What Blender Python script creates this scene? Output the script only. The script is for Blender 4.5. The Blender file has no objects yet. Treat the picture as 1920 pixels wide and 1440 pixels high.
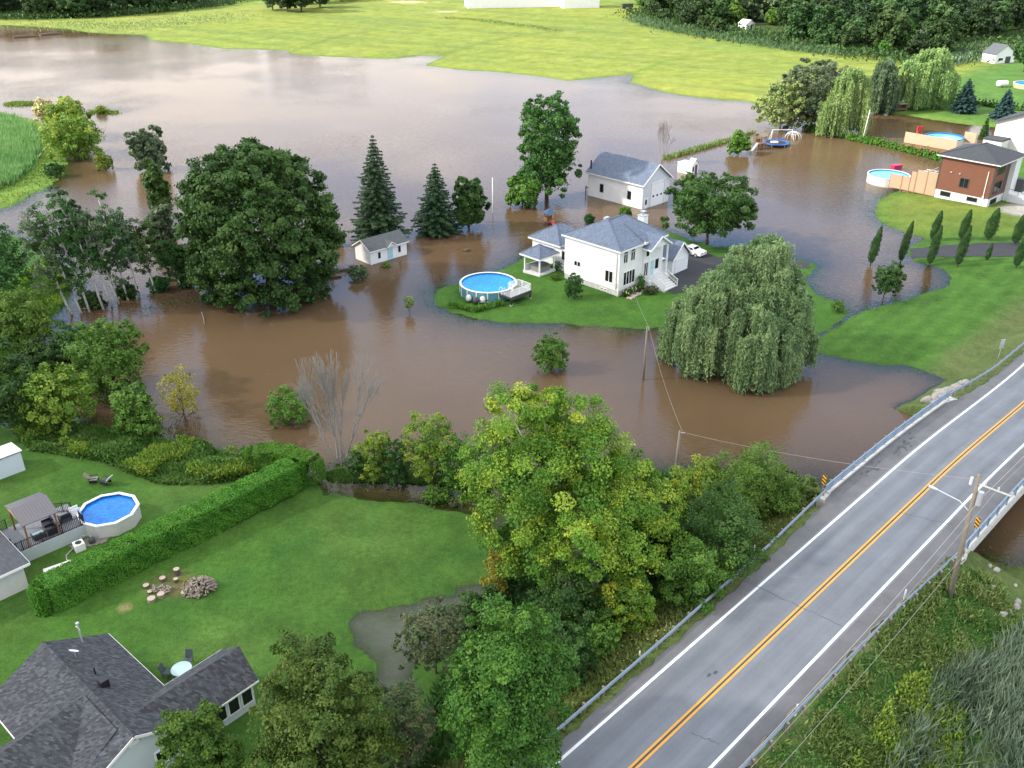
import bpy, math, random
import numpy as np
from mathutils import Vector
C = bpy.context.scene
COL = C.collection
R = math.radians
# ------------------------------------------------------------------ camera
F = 1700.0; TH = R(27.7); H = 50.0           # focal length in photo pixels, downward tilt, height above the flood
cT, sT = math.cos(TH), math.sin(TH)
cam = bpy.data.objects.new("camera", bpy.data.cameras.new("camera")); COL.objects.link(cam)
cam.location = (0, 0, H); cam.rotation_euler = (R(90) - TH, 0, 0)
cam.data.sensor_width = 36; cam.data.lens = 36 * F / 1920; cam.data.clip_end = 9000; cam.data.clip_start = 1
C.camera = cam
# ------------------------------------------------------------------ light
SUN = Vector((-0.84, -0.10, 0.56)).normalized()
EL = math.asin(SUN.z); AZ = math.atan2(SUN.x, SUN.y)
W = bpy.data.worlds.new("World"); C.world = W; W.use_nodes = True
nt = W.node_tree; nt.nodes.clear()
def N(t, k, **kw):
    n = t.nodes.new(k)
    for a, b in kw.items():
        if hasattr(n, a) and a not in ('inputs',): setattr(n, a, b)
    return n
out = N(nt, 'ShaderNodeOutputWorld'); bg = N(nt, 'ShaderNodeBackground'); bg.inputs[1].default_value = 0.15
sky = N(nt, 'ShaderNodeTexSky'); sky.sky_type = 'NISHITA'; sky.sun_disc = False
sky.sun_elevation = EL; sky.sun_rotation = AZ; sky.altitude = 50; sky.air_density = 1.0; sky.dust_density = 1.5
tc = N(nt, 'ShaderNodeTexCoord'); sep = N(nt, 'ShaderNodeSeparateXYZ'); nt.links.new(tc.outputs['Generated'], sep.inputs[0])
ad = N(nt, 'ShaderNodeMath', operation='ADD'); ad.inputs[1].default_value = 0.16; nt.links.new(sep.outputs[2], ad.inputs[0])
mx = N(nt, 'ShaderNodeMath', operation='MAXIMUM'); mx.inputs[1].default_value = 0.02; nt.links.new(ad.outputs[0], mx.inputs[0])
dv = N(nt, 'ShaderNodeVectorMath', operation='DIVIDE'); nt.links.new(tc.outputs['Generated'], dv.inputs[0])
cmb = N(nt, 'ShaderNodeCombineXYZ'); nt.links.new(mx.outputs[0], cmb.inputs[0]); nt.links.new(mx.outputs[0], cmb.inputs[1]); cmb.inputs[2].default_value = 1
nt.links.new(cmb.outputs[0], dv.inputs[1])
cn = N(nt, 'ShaderNodeTexNoise'); cn.inputs['Scale'].default_value = 0.75; cn.inputs['Detail'].default_value = 6; cn.inputs['Roughness'].default_value = 0.55
mpw = N(nt, 'ShaderNodeMapping'); mpw.inputs['Location'].default_value = (3.1, 0.4, 0.0); nt.links.new(dv.outputs[0], mpw.inputs[0]); nt.links.new(mpw.outputs[0], cn.inputs['Vector'])
cr = N(nt, 'ShaderNodeValToRGB'); cr.color_ramp.elements[0].position = 0.41; cr.color_ramp.elements[1].position = 0.57
el_ = N(nt, 'ShaderNodeValToRGB'); nt.links.new(sep.outputs[2], el_.inputs[0])
for i_, (q_, v_) in enumerate(((0.0, 0.62), (0.20, 0.60), (0.275, 0.35), (0.40, 0.37), (0.55, 0.50), (1.0, 0.52))):
    e_ = el_.color_ramp.elements[i_] if i_ < 2 else el_.color_ramp.elements.new(q_)
    e_.position = q_; e_.color = (v_, v_, v_, 1)
cov = N(nt, 'ShaderNodeMath', operation='ADD'); nt.links.new(cn.outputs['Fac'], cov.inputs[0]); nt.links.new(el_.outputs[0], cov.inputs[1])
cov2 = N(nt, 'ShaderNodeMath', operation='SUBTRACT'); nt.links.new(cov.outputs[0], cov2.inputs[0]); cov2.inputs[1].default_value = 0.5
nt.links.new(cov2.outputs[0], cr.inputs[0])
mixc = N(nt, 'ShaderNodeMixRGB'); nt.links.new(cr.outputs[0], mixc.inputs[0]); veil = N(nt, 'ShaderNodeMixRGB'); veil.inputs[0].default_value = 0.75; nt.links.new(sky.outputs[0], veil.inputs[1]); veil.inputs[2].default_value = (1.3, 2.9, 5.8, 1); nt.links.new(veil.outputs[0], mixc.inputs[1])
mixc.inputs[2].default_value = (6.2, 5.95, 5.75, 1)
nt.links.new(mixc.outputs[0], bg.inputs[0]); nt.links.new(bg.outputs[0], out.inputs[0])
sl = bpy.data.lights.new("sun", 'SUN'); sl.energy = 4.0; sl.angle = R(3.0); sl.color = (1.0, 0.94, 0.84)
so = bpy.data.objects.new("sun", sl); COL.objects.link(so); so.rotation_euler = SUN.to_track_quat('Z', 'Y').to_euler()
C.view_settings.view_transform = 'Standard'; C.view_settings.look = 'None'; C.view_settings.exposure = 1.27; C.view_settings.gamma = 1
C.view_settings.use_curve_mapping = False
C.cycles.max_bounces = 6; C.cycles.diffuse_bounces = 3; C.cycles.glossy_bounces = 3; C.cycles.transparent_max_bounces = 12
C.cycles.transmission_bounces = 3; C.cycles.caustics_reflective = False; C.cycles.caustics_refractive = False

# ------------------------------------------------------------------ helpers
def G(px, py, z=0.0):
    """photo pixel -> world point at height z"""
    dx = (px - 960) / F; dy = (py - 720) / F
    d = (dx, cT - dy * sT, -sT - dy * cT); t = (z - H) / d[2]
    return (d[0] * t, d[1] * t, z)
def ZT(Y, py):
    v = (py - 720) / F
    return H + Y * (-sT - v * cT) / (cT - v * sT)
def ppm(Y, z=0.0): return F / (Y * cT + (H - z) * sT)
S2 = math.sqrt(0.5)
def ST(s, t, z=0.0):
    """road frame (s along the road, t to the left of its centre line) -> world"""
    return ((s - t) * S2, (s + t) * S2 + 30.4, z)
def new(name, me, parent=None, loc=None, rotz=0):
    o = bpy.data.objects.new(name, me); COL.objects.link(o)
    if parent: o.parent = parent
    if loc is not None: o.location = loc
    o.rotation_euler = (0, 0, rotz)
    return o
def tag(o, label, cat, group=None):
    o['label'] = label; o['category'] = cat
    if group: o['group'] = group
    return o
def thing(name, label, cat, loc=(0, 0, 0), rotz=0, group=None):
    return tag(new(name, None, None, loc, rotz), label, cat, group)
def kind(o, k, label=None):
    o['kind'] = k
    if label: o['label'] = label; 
    return o
def copy_tree(o, parent=None):
    c = o.copy(); COL.objects.link(c)
    if parent: c.parent = parent
    for ch in list(o.children): copy_tree(ch, c)
    return c
class MB:
    def __init__(s): s.v = []; s.f = []
    def add(s, vs, fs):
        b = len(s.v); s.v += [tuple(p) for p in vs]; s.f += [tuple(i + b for i in f) for f in fs]; return s
    def box(s, x0, x1, y0, y1, z0, z1):
        return s.add([(x0,y0,z0),(x1,y0,z0),(x1,y1,z0),(x0,y1,z0),(x0,y0,z1),(x1,y0,z1),(x1,y1,z1),(x0,y1,z1)],
                     [(0,3,2,1),(4,5,6,7),(0,1,5,4),(1,2,6,5),(2,3,7,6),(3,0,4,7)])
    def beam(s, p, q, w, h):
        """rectangular bar from p to q, w wide, h high, centred"""
        p = Vector(p); q = Vector(q); d = (q - p).normalized()
        a = d.cross(Vector((0, 0, 1)))
        a = Vector((1, 0, 0)) if a.length < 1e-4 else a.normalized()
        u = a.cross(d).normalized(); a = a * w / 2; u = u * h / 2
        vs = [x + i * a + j * u for x in (p, q) for i, j in ((-1,-1),(1,-1),(1,1),(-1,1))]
        return s.add(vs, [(0,1,2,3),(7,6,5,4),(0,4,5,1),(1,5,6,2),(2,6,7,3),(3,7,4,0)])
    def tube(s, pts, rs, n=6, cap=True):
        pts = [Vector(p) for p in pts]; b = len(s.v)
        for i, p in enumerate(pts):
            d = (pts[min(i + 1, len(pts) - 1)] - pts[max(i - 1, 0)]).normalized()
            a = d.cross(Vector((0.13, 0.31, 0.94)) if abs(d.z) < 0.9 else Vector((1, 0.1, 0))).normalized(); u = d.cross(a)
            r = rs[i] if hasattr(rs, '__len__') else rs
            for k in range(n):
                t = 2 * math.pi * k / n; s.v.append(tuple(p + (a * math.cos(t) + u * math.sin(t)) * r))
        for i in range(len(pts) - 1):
            for k in range(n):
                k2 = (k + 1) % n; o = b + i * n
                s.f.append((o + k, o + k2, o + n + k2, o + n + k))
        if cap:
            s.f.append(tuple(b + k for k in reversed(range(n)))); s.f.append(tuple(b + (len(pts) - 1) * n + k for k in range(n)))
        return s
    def slab(s, poly, th):
        """polygon (counter-clockwise from above) with thickness th downwards"""
        n = len(poly); vs = [tuple(p) for p in poly] + [(p[0], p[1], p[2] - th) for p in poly]
        return s.add(vs, [tuple(range(n)), tuple(reversed(range(n, 2 * n)))] + [(i, i + n, (i + 1) % n + n, (i + 1) % n) for i in range(n)])
    def lathe(s, prof, n=32, c=(0, 0)):
        b = len(s.v)
        for r, z in prof:
            for k in range(n):
                t = 2 * math.pi * k / n; s.v.append((c[0] + r * math.cos(t), c[1] + r * math.sin(t), z))
        for i in range(len(prof) - 1):
            for k in range(n):
                k2 = (k + 1) % n; o = b + i * n; s.f.append((o + k, o + k2, o + n + k2, o + n + k))
        return s
    def disc(s, r, z, n=32, c=(0, 0)):
        return s.add([(c[0] + r * math.cos(2*math.pi*k/n), c[1] + r * math.sin(2*math.pi*k/n), z) for k in range(n)], [tuple(range(n))])
    def rock(s, c, r, rng, sq=(1, 1, 0.75)):
        """lumpy stone"""
        import bmesh
        bm = bmesh.new(); bmesh.ops.create_icosphere(bm, subdivisions=2, radius=1)
        ax = [(Vector((rng.gauss(0,1), rng.gauss(0,1), rng.gauss(0,1))).normalized(), rng.uniform(0.62, 0.85)) for _ in range(9)]
        vs = []
        for v in bm.verts:
            p = v.co.copy()
            for a, d in ax:
                k = p.dot(a) - d
                if k > 0: p -= a * k
            vs.append((c[0] + p.x * r * sq[0], c[1] + p.y * r * sq[1], c[2] + p.z * r * sq[2]))
        fs = [tuple(v.index for v in f.verts) for f in bm.faces]; bm.free()
        return s.add(vs, fs)
    def build(s, name, mat, parent=None, loc=None, rotz=0, smooth=False):
        me = bpy.data.meshes.new(name); me.from_pydata(s.v, [], s.f); me.materials.append(mat)
        if smooth: me.polygons.foreach_set('use_smooth', [True] * len(me.polygons))
        me.update()
        return new(name, me, parent, loc, rotz)
def mesh_np(name, V, Fq, mat, var=None):
    """V (n,3), Fq (m,k) -> mesh"""
    me = bpy.data.meshes.new(name); m, k = Fq.shape
    me.vertices.add(len(V)); me.vertices.foreach_set('co', np.ascontiguousarray(V, np.float32).ravel())
    me.loops.add(m * k); me.loops.foreach_set('vertex_index', np.ascontiguousarray(Fq, np.int32).ravel())
    me.polygons.add(m); me.polygons.foreach_set('loop_start', np.arange(0, m * k, k, dtype=np.int32))
    me.materials.append(mat)
    if var is not None:
        a = me.attributes.new('var', 'FLOAT', 'FACE'); a.data.foreach_set('value', np.ascontiguousarray(var, np.float32))
    me.update(calc_edges=True)
    return me
# ------------------------------------------------------------------ materials
def mat(name, col=(0.5, 0.5, 0.5), rough=0.6, metal=0.0, noise=None, bump=None, spec=None):
    """principled; noise=(scale, amount[, (sx,sy,sz)]) varies the colour, bump=(scale, strength)"""
    m = bpy.data.materials.new(name); m.use_nodes = True; t = m.node_tree; b = t.nodes['Principled BSDF']
    b.inputs['Base Color'].default_value = (*col, 1); b.inputs['Roughness'].default_value = rough; b.inputs['Metallic'].default_value = metal
    if spec is not None: b.inputs['Specular IOR Level'].default_value = spec
    tcn = N(t, 'ShaderNodeTexCoord')
    if noise:
        mp = N(t, 'ShaderNodeMapping'); t.links.new(tcn.outputs['Object'], mp.inputs[0])
        if len(noise) > 2: mp.inputs['Scale'].default_value = noise[2]
        n = N(t, 'ShaderNodeTexNoise'); n.inputs['Scale'].default_value = noise[0]; n.inputs['Detail'].default_value = 6; n.inputs['Roughness'].default_value = 0.65
        t.links.new(mp.outputs[0], n.inputs['Vector'])
        r = N(t, 'ShaderNodeMapRange'); r.inputs[1].default_value = 0.25; r.inputs[2].default_value = 0.75
        r.inputs[3].default_value = 1 - noise[1]; r.inputs[4].default_value = 1 + noise[1]; t.links.new(n.outputs['Fac'], r.inputs[0])
        v = N(t, 'ShaderNodeVectorMath', operation='SCALE'); v.inputs[0].default_value = col; t.links.new(r.outputs[0], v.inputs['Scale'])
        t.links.new(v.outputs[0], b.inputs['Base Color'])
    if bump:
        n = N(t, 'ShaderNodeTexNoise'); n.inputs['Scale'].default_value = bump[0]; n.inputs['Detail'].default_value = 4; t.links.new(tcn.outputs['Object'], n.inputs['Vector'])
        bp = N(t, 'ShaderNodeBump'); bp.inputs['Strength'].default_value = bump[1]; bp.inputs['Distance'].default_value = 0.1; t.links.new(n.outputs['Fac'], bp.inputs['Height'])
        t.links.new(bp.outputs[0], b.inputs['Normal'])
    return m
def leafmat(name, cols, trans=0.28, rough=0.5):
    m = bpy.data.materials.new(name); m.use_nodes = True; t = m.node_tree; b = t.nodes['Principled BSDF']; o = t.nodes['Material Output']
    at = N(t, 'ShaderNodeAttribute'); at.attribute_name = 'var'
    oi = N(t, 'ShaderNodeObjectInfo')
    r = N(t, 'ShaderNodeValToRGB'); t.links.new(at.outputs['Fac'], r.inputs[0])
    while len(r.color_ramp.elements) < len(cols): r.color_ramp.elements.new(0.5)
    for i, c in enumerate(cols): r.color_ramp.elements[i].position = i / (len(cols) - 1); r.color_ramp.elements[i].color = (*c, 1)
    hs = N(t, 'ShaderNodeHueSaturation'); t.links.new(r.outputs[0], hs.inputs['Color'])
    mr = N(t, 'ShaderNodeMapRange'); mr.inputs[3].default_value = 1.3; mr.inputs[4].default_value = 1.7; t.links.new(oi.outputs['Random'], mr.inputs[0]); t.links.new(mr.outputs[0], hs.inputs['Value'])
    mh = N(t, 'ShaderNodeMapRange'); mh.inputs[3].default_value = 0.485; mh.inputs[4].default_value = 0.515; t.links.new(oi.outputs['Random'], mh.inputs[0]); t.links.new(mh.outputs[0], hs.inputs['Hue'])
    t.links.new(hs.outputs[0], b.inputs['Base Color']); b.inputs['Roughness'].default_value = rough; b.inputs['Specular IOR Level'].default_value = 0.16
    tr = N(t, 'ShaderNodeBsdfTranslucent'); t.links.new(hs.outputs[0], tr.inputs[0])
    mi = N(t, 'ShaderNodeMixShader'); mi.inputs[0].default_value = trans; t.links.new(b.outputs[0], mi.inputs[1]); t.links.new(tr.outputs[0], mi.inputs[2])
    t.links.new(mi.outputs[0], o.inputs[0]); return m
def shingle(name, c1, c2, c3, sx=2.2, rot=0.0):
    """mottled asphalt shingles in courses"""
    m = mat(name, c1, 0.85); t = m.node_tree; b = t.nodes['Principled BSDF']; b.inputs['Specular IOR Level'].default_value = 0.25
    tcn = N(t, 'ShaderNodeTexCoord'); mp = N(t, 'ShaderNodeMapping'); mp.inputs['Rotation'].default_value = (0, 0, rot); t.links.new(tcn.outputs['Object'], mp.inputs[0])
    br = N(t, 'ShaderNodeTexBrick'); br.inputs['Scale'].default_value = sx; br.inputs['Mortar Size'].default_value = 0.012; br.inputs['Bias'].default_value = -0.15
    br.inputs['Brick Width'].default_value = 0.75; br.inputs['Row Height'].default_value = 0.36
    br.inputs['Color1'].default_value = (*c1, 1); br.inputs['Color2'].default_value = (*c2, 1); br.inputs['Mortar'].default_value = (*[x * 0.7 for x in c1], 1)
    t.links.new(mp.outputs[0], br.inputs['Vector'])
    n = N(t, 'ShaderNodeTexNoise'); n.inputs['Scale'].default_value = 1.6; n.inputs['Detail'].default_value = 8; n.inputs['Roughness'].default_value = 0.75; t.links.new(mp.outputs[0], n.inputs['Vector'])
    r = N(t, 'ShaderNodeValToRGB'); r.color_ramp.elements[0].position = 0.42; r.color_ramp.elements[1].position = 0.68; t.links.new(n.outputs['Fac'], r.inputs[0])
    mi = N(t, 'ShaderNodeMixRGB'); t.links.new(r.outputs[0], mi.inputs[0]); t.links.new(br.outputs[0], mi.inputs[1]); mi.inputs[2].default_value = (*c3, 1)
    t.links.new(mi.outputs[0], b.inputs['Base Color'])
    bp = N(t, 'ShaderNodeBump'); bp.inputs['Strength'].default_value = 0.5; bp.inputs['Distance'].default_value = 0.03; t.links.new(br.outputs['Fac'], bp.inputs['Height']); bp.invert = True
    t.links.new(bp.outputs[0], b.inputs['Normal']); return m
def siding(name, col, step=0.2, axis=2, depth=0.5, rough=0.55, line=0.82):
    """lapped boards: a saw tooth along one axis"""
    m = mat(name, col, rough); t = m.node_tree; b = t.nodes['Principled BSDF']
    tcn = N(t, 'ShaderNodeTexCoord'); sp = N(t, 'ShaderNodeSeparateXYZ'); t.links.new(tcn.outputs['Object'], sp.inputs[0])
    d = N(t, 'ShaderNodeMath', operation='DIVIDE'); d.inputs[1].default_value = step; t.links.new(sp.outputs[axis], d.inputs[0])
    f = N(t, 'ShaderNodeMath', operation='FRACT'); t.links.new(d.outputs[0], f.inputs[0])
    r = N(t, 'ShaderNodeValToRGB'); r.color_ramp.elements[0].position = 0.0; r.color_ramp.elements[0].color = (line, line, line, 1); r.color_ramp.elements[1].position = 0.16; r.color_ramp.elements[1].color = (1, 1, 1, 1)
    t.links.new(f.outputs[0], r.inputs[0])
    n = N(t, 'ShaderNodeTexNoise'); n.inputs['Scale'].default_value = 0.7; n.inputs['Detail'].default_value = 5; t.links.new(tcn.outputs['Object'], n.inputs['Vector'])
    mr = N(t, 'ShaderNodeMapRange'); mr.inputs[1].default_value = 0.3; mr.inputs[2].default_value = 0.7; mr.inputs[3].default_value = 0.95; mr.inputs[4].default_value = 1.03; t.links.new(n.outputs['Fac'], mr.inputs[0])
    v = N(t, 'ShaderNodeVectorMath', operation='SCALE'); v.inputs[0].default_value = col; t.links.new(mr.outputs[0], v.inputs['Scale'])
    mu = N(t, 'ShaderNodeMixRGB', blend_type='MULTIPLY'); mu.inputs[0].default_value = 1; t.links.new(v.outputs[0], mu.inputs[1]); t.links.new(r.outputs[0], mu.inputs[2]); t.links.new(mu.outputs[0], b.inputs['Base Color'])
    bp = N(t, 'ShaderNodeBump'); bp.inputs['Strength'].default_value = depth; bp.inputs['Distance'].default_value = 0.03; t.links.new(f.outputs[0], bp.inputs['Height']); t.links.new(bp.outputs[0], b.inputs['Normal'])
    return m
M = dict(
    white=mat('white_paint', (0.78, 0.78, 0.76), 0.5), siding=siding('white_siding', (0.86, 0.855, 0.83)), blue_and_shaded_siding=siding('pale_blue_and_shaded_siding', (0.62, 0.67, 0.70)),
    greysiding=siding('grey_siding', (0.42, 0.47, 0.46)), concrete=mat('concrete', (0.48, 0.48, 0.45), 0.85, noise=(1.5, 0.18)), palecon=mat('pale_concrete', (0.62, 0.63, 0.62), 0.85, noise=(1.2, 0.12)),
    glass=mat('window_glass', (0.012, 0.015, 0.018), 0.06), door=mat('garage_door_white', (0.74, 0.77, 0.78), 0.5), bluedoor=mat('pale_blue_door', (0.38, 0.60, 0.66), 0.5),
    brown=siding('brown_boards', (0.17, 0.062, 0.034), 0.28, line=0.6), black=mat('black_metal', (0.015, 0.015, 0.017), 0.45), dark=mat('dark_grey', (0.05, 0.055, 0.06), 0.6),
    cedar=siding('cedar_boards', (0.46, 0.315, 0.205), 0.16, line=0.6), cedarpost=mat('cedar_post', (0.30, 0.16, 0.08), 0.7), deckgrey=mat('deck_grey', (0.20, 0.21, 0.22), 0.7, noise=(2, 0.15)),
    wood=mat('weathered_wood', (0.20, 0.17, 0.13), 0.85, noise=(3, 0.25, (6, 6, 0.6))), bark=mat('bark', (0.085, 0.068, 0.05), 0.9, noise=(3, 0.35), bump=(6, 0.6)),
    palebark=mat('pale_bark', (0.30, 0.28, 0.24), 0.9, noise=(3, 0.3), bump=(6, 0.4)), birch=mat('birch_bark', (0.52, 0.50, 0.45), 0.8, noise=(2, 0.35)), deadwood=mat('grey_dead_wood', (0.26, 0.245, 0.23), 0.9, noise=(3, 0.2)),
    steel=mat('galvanised_steel', (0.19, 0.25, 0.32), 0.5, 0.2, noise=(0.8, 0.12)), zinc=mat('zinc', (0.5, 0.52, 0.54), 0.4, 0.4),
    blueliner=mat('blue_pool_liner', (0.03, 0.16, 0.42), 0.5), teal=mat('teal_pool_wall', (0.10, 0.26, 0.31), 0.5), cream=mat('cream_pool_wall', (0.55, 0.54, 0.50), 0.55, noise=(1.5, 0.1)),
    stone=mat('pale_stone', (0.27, 0.26, 0.24), 0.9, noise=(1.3, 0.3), bump=(3, 0.6)), cutwood=mat('split_wood', (0.21, 0.18, 0.145), 0.85, noise=(2.5, 0.4)), endgrain=mat('cut_end_grain', (0.37, 0.31, 0.24), 0.85, noise=(4, 0.2)),
    yellow=mat('sign_yellow', (0.80, 0.42, 0.02), 0.5), red=mat('red_plastic', (0.45, 0.02, 0.03), 0.4), crimson=mat('crimson_box', (0.40, 0.02, 0.08), 0.4), bluepad=mat('blue_pad', (0.02, 0.12, 0.42), 0.5), navy=mat('navy_canvas', (0.03, 0.06, 0.13), 0.6),
    tubgrey=mat('tub_panel', (0.24, 0.23, 0.22), 0.7), tubcover=mat('tub_cover', (0.09, 0.12, 0.11), 0.6), tableglass=mat('frosted_table_top', (0.34, 0.46, 0.47), 0.25), chairgrey=mat('chair_mesh', (0.045, 0.065, 0.068), 0.7),
    carpaint=mat('white_car_paint', (0.80, 0.80, 0.80), 0.2), tyre=mat('tyre', (0.02, 0.02, 0.02), 0.8), soil=mat('bed_soil', (0.05, 0.035, 0.025), 0.95), wire=mat('wire', (0.10, 0.10, 0.10), 0.6), palewire=mat('pale_wire', (0.30, 0.30, 0.29), 0.6),
    gravel=mat('gravel', (0.17, 0.16, 0.14), 0.95, noise=(2, 0.3)), tanwhite=mat('off_white_panel', (0.62, 0.61, 0.58), 0.6), metalroof=siding('ribbed_metal_roof', (0.105, 0.10, 0.11), 0.24, 0, 1.0, 0.45, 0.6), timber=mat('brown_timber', (0.20, 0.10, 0.05), 0.7),
    flower=mat('white_flowers', (0.75, 0.72, 0.68), 0.7), burgundy=mat('burgundy_leaf', (0.06, 0.012, 0.018), 0.6), tramp=mat('trampoline_mat', (0.02, 0.02, 0.025), 0.6),
    slidegrey=mat('grey_slide', (0.22, 0.25, 0.28), 0.4), plantpot=mat('clay', (0.30, 0.09, 0.06), 0.7),
    roofblue=shingle('blue_grey_shingle', (0.095, 0.122, 0.17), (0.165, 0.205, 0.275), (0.13, 0.162, 0.22)), roofdark=shingle('dark_mottled_shingle', (0.030, 0.033, 0.038), (0.105, 0.114, 0.128), (0.044, 0.048, 0.055), 2.9, R(-41)),
    roofgrey=shingle('grey_shingle', (0.075, 0.082, 0.09), (0.11, 0.12, 0.13), (0.09, 0.1, 0.11)), roofcoal=shingle('charcoal_shingle', (0.045, 0.05, 0.058), (0.065, 0.07, 0.08), (0.055, 0.06, 0.068)),
)
# pool water and its neighbours
def poolwater(name, c):
    m = mat(name, c, 0.06); t = m.node_tree; b = t.nodes['Principled BSDF']; b.inputs['IOR'].default_value = 1.33
    tcn = N(t, 'ShaderNodeTexCoord'); n = N(t, 'ShaderNodeTexVoronoi'); n.inputs['Scale'].default_value = 3.5; n.feature = 'SMOOTH_F1'; t.links.new(tcn.outputs['Object'], n.inputs['Vector'])
    r = N(t, 'ShaderNodeMapRange'); r.inputs[1].default_value = 0.2; r.inputs[2].default_value = 0.8; r.inputs[3].default_value = 0.82; r.inputs[4].default_value = 1.25; t.links.new(n.outputs['Distance'], r.inputs[0])
    v = N(t, 'ShaderNodeVectorMath', operation='SCALE'); v.inputs[0].default_value = c; t.links.new(r.outputs[0], v.inputs['Scale']); t.links.new(v.outputs[0], b.inputs['Base Color'])
    n2 = N(t, 'ShaderNodeTexNoise'); n2.inputs['Scale'].default_value = 4; t.links.new(tcn.outputs['Object'], n2.inputs['Vector'])
    bp = N(t, 'ShaderNodeBump'); bp.inputs['Strength'].default_value = 0.12; bp.inputs['Distance'].default_value = 0.1; t.links.new(n2.outputs['Fac'], bp.inputs['Height']); t.links.new(bp.outputs[0], b.inputs['Normal']); return m
M['poolblue'] = poolwater('pool_water', (0.025, 0.25, 0.55)); M['pooldeep'] = poolwater('deep_blue_pool_water', (0.012, 0.15, 0.50)); M['poolaqua'] = poolwater('aqua_pool_water', (0.10, 0.42, 0.55))
L = dict(
    mid=leafmat('leaf_mid', [(0.039, 0.095, 0.016), (0.067, 0.140, 0.022), (0.101, 0.179, 0.031)]),
    dark=leafmat('leaf_dark', [(0.018, 0.047, 0.013), (0.031, 0.076, 0.018), (0.050, 0.103, 0.025)]),
    maple=leafmat('leaf_maple', [(0.020, 0.055, 0.015), (0.035, 0.087, 0.020), (0.060, 0.121, 0.028)]),
    lime=leafmat('leaf_lime', [(0.040, 0.098, 0.014), (0.075, 0.15, 0.018), (0.15, 0.22, 0.026), (0.29, 0.31, 0.035)]),
    yellow=leafmat('leaf_yellow', [(0.054, 0.110, 0.017), (0.106, 0.168, 0.022), (0.190, 0.218, 0.034)]),
    gold=leafmat('leaf_gold', [(0.08, 0.11, 0.02), (0.19, 0.17, 0.025), (0.27, 0.19, 0.03)]),
    willow=leafmat('leaf_willow', [(0.071, 0.122, 0.054), (0.129, 0.199, 0.083), (0.220, 0.290, 0.129)]),
    pwillow=leafmat('leaf_pale_willow', [(0.095, 0.150, 0.055), (0.164, 0.232, 0.075), (0.260, 0.300, 0.123)]),
    grey=leafmat('leaf_grey', [(0.044, 0.078, 0.037), (0.072, 0.118, 0.053), (0.118, 0.167, 0.084)]),
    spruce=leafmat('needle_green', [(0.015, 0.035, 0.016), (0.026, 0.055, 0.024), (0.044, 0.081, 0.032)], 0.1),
    blue=leafmat('needle_blue', [(0.013, 0.033, 0.029), (0.021, 0.047, 0.042), (0.036, 0.072, 0.065)], 0.1),
    hedge=leafmat('leaf_cedar', [(0.031, 0.095, 0.011), (0.056, 0.146, 0.016), (0.090, 0.190, 0.022)]),
    reed=leafmat('leaf_reed', [(0.045, 0.08, 0.045), (0.10, 0.15, 0.095), (0.19, 0.25, 0.17)]),
    weed=leafmat('leaf_weed', [(0.056, 0.095, 0.025), (0.095, 0.146, 0.036), (0.168, 0.202, 0.073)]),
    sumac=leafmat('leaf_sumac', [(0.039, 0.067, 0.029), (0.067, 0.095, 0.040), (0.123, 0.112, 0.056)]),
    corn=leafmat('leaf_corn', [(0.072, 0.145, 0.043), (0.109, 0.196, 0.058), (0.203, 0.275, 0.116)]),
    pale=leafmat('leaf_pale_dry', [(0.30, 0.27, 0.13), (0.38, 0.34, 0.17), (0.48, 0.42, 0.22)]),
)
# ------------------------------------------------------------------ terrain
def W2(pts): return np.array([G(*p)[:2] if len(p) == 2 else p[1:] for p in pts], float)   # photo pixels, or ('w', x, y)
def sdist(X, Y, P):
    """signed distance to polygon P, positive inside"""
    d = np.full(X.shape, 1e18); ins = np.zeros(X.shape, bool); n = len(P)
    for i in range(n):
        ax, ay = P[i]; bx, by = P[(i + 1) % n]; ex, ey = bx - ax, by - ay
        wx, wy = X - ax, Y - ay; t = np.clip((wx * ex + wy * ey) / (ex * ex + ey * ey + 1e-12), 0, 1)
        d = np.minimum(d, (wx - ex * t) ** 2 + (wy - ey * t) ** 2)
        if ay != by:
            c = ((ay > Y) != (by > Y)) & (X < ex * (Y - ay) / ey + ax); ins ^= c
    return np.where(ins, 1, -1) * np.sqrt(d)
def ldist(X, Y, P):
    d = np.full(X.shape, 1e18)
    for (ax, ay), (bx, by) in zip(P[:-1], P[1:]):
        ex, ey = bx - ax, by - ay; wx, wy = X - ax, Y - ay; t = np.clip((wx * ex + wy * ey) / (ex * ex + ey * ey + 1e-12), 0, 1)
        d = np.minimum(d, (wx - ex * t) ** 2 + (wy - ey * t) ** 2)
    return np.sqrt(d)
_tab = np.random.default_rng(5).random((256, 256))
def vn(X, Y, s, o=0):
    x = X / s + o * 17.3 + 1000; y = Y / s + o * 31.7 + 1000; xi = np.floor(x).astype(int); yi = np.floor(y).astype(int); fx = x - xi; fy = y - yi
    fx = fx * fx * (3 - 2 * fx); fy = fy * fy * (3 - 2 * fy); g = lambda a, b: _tab[a & 255, b & 255]
    return (g(xi, yi) * (1 - fx) + g(xi + 1, yi) * fx) * (1 - fy) + (g(xi, yi + 1) * (1 - fx) + g(xi + 1, yi + 1) * fx) * fy
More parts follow.
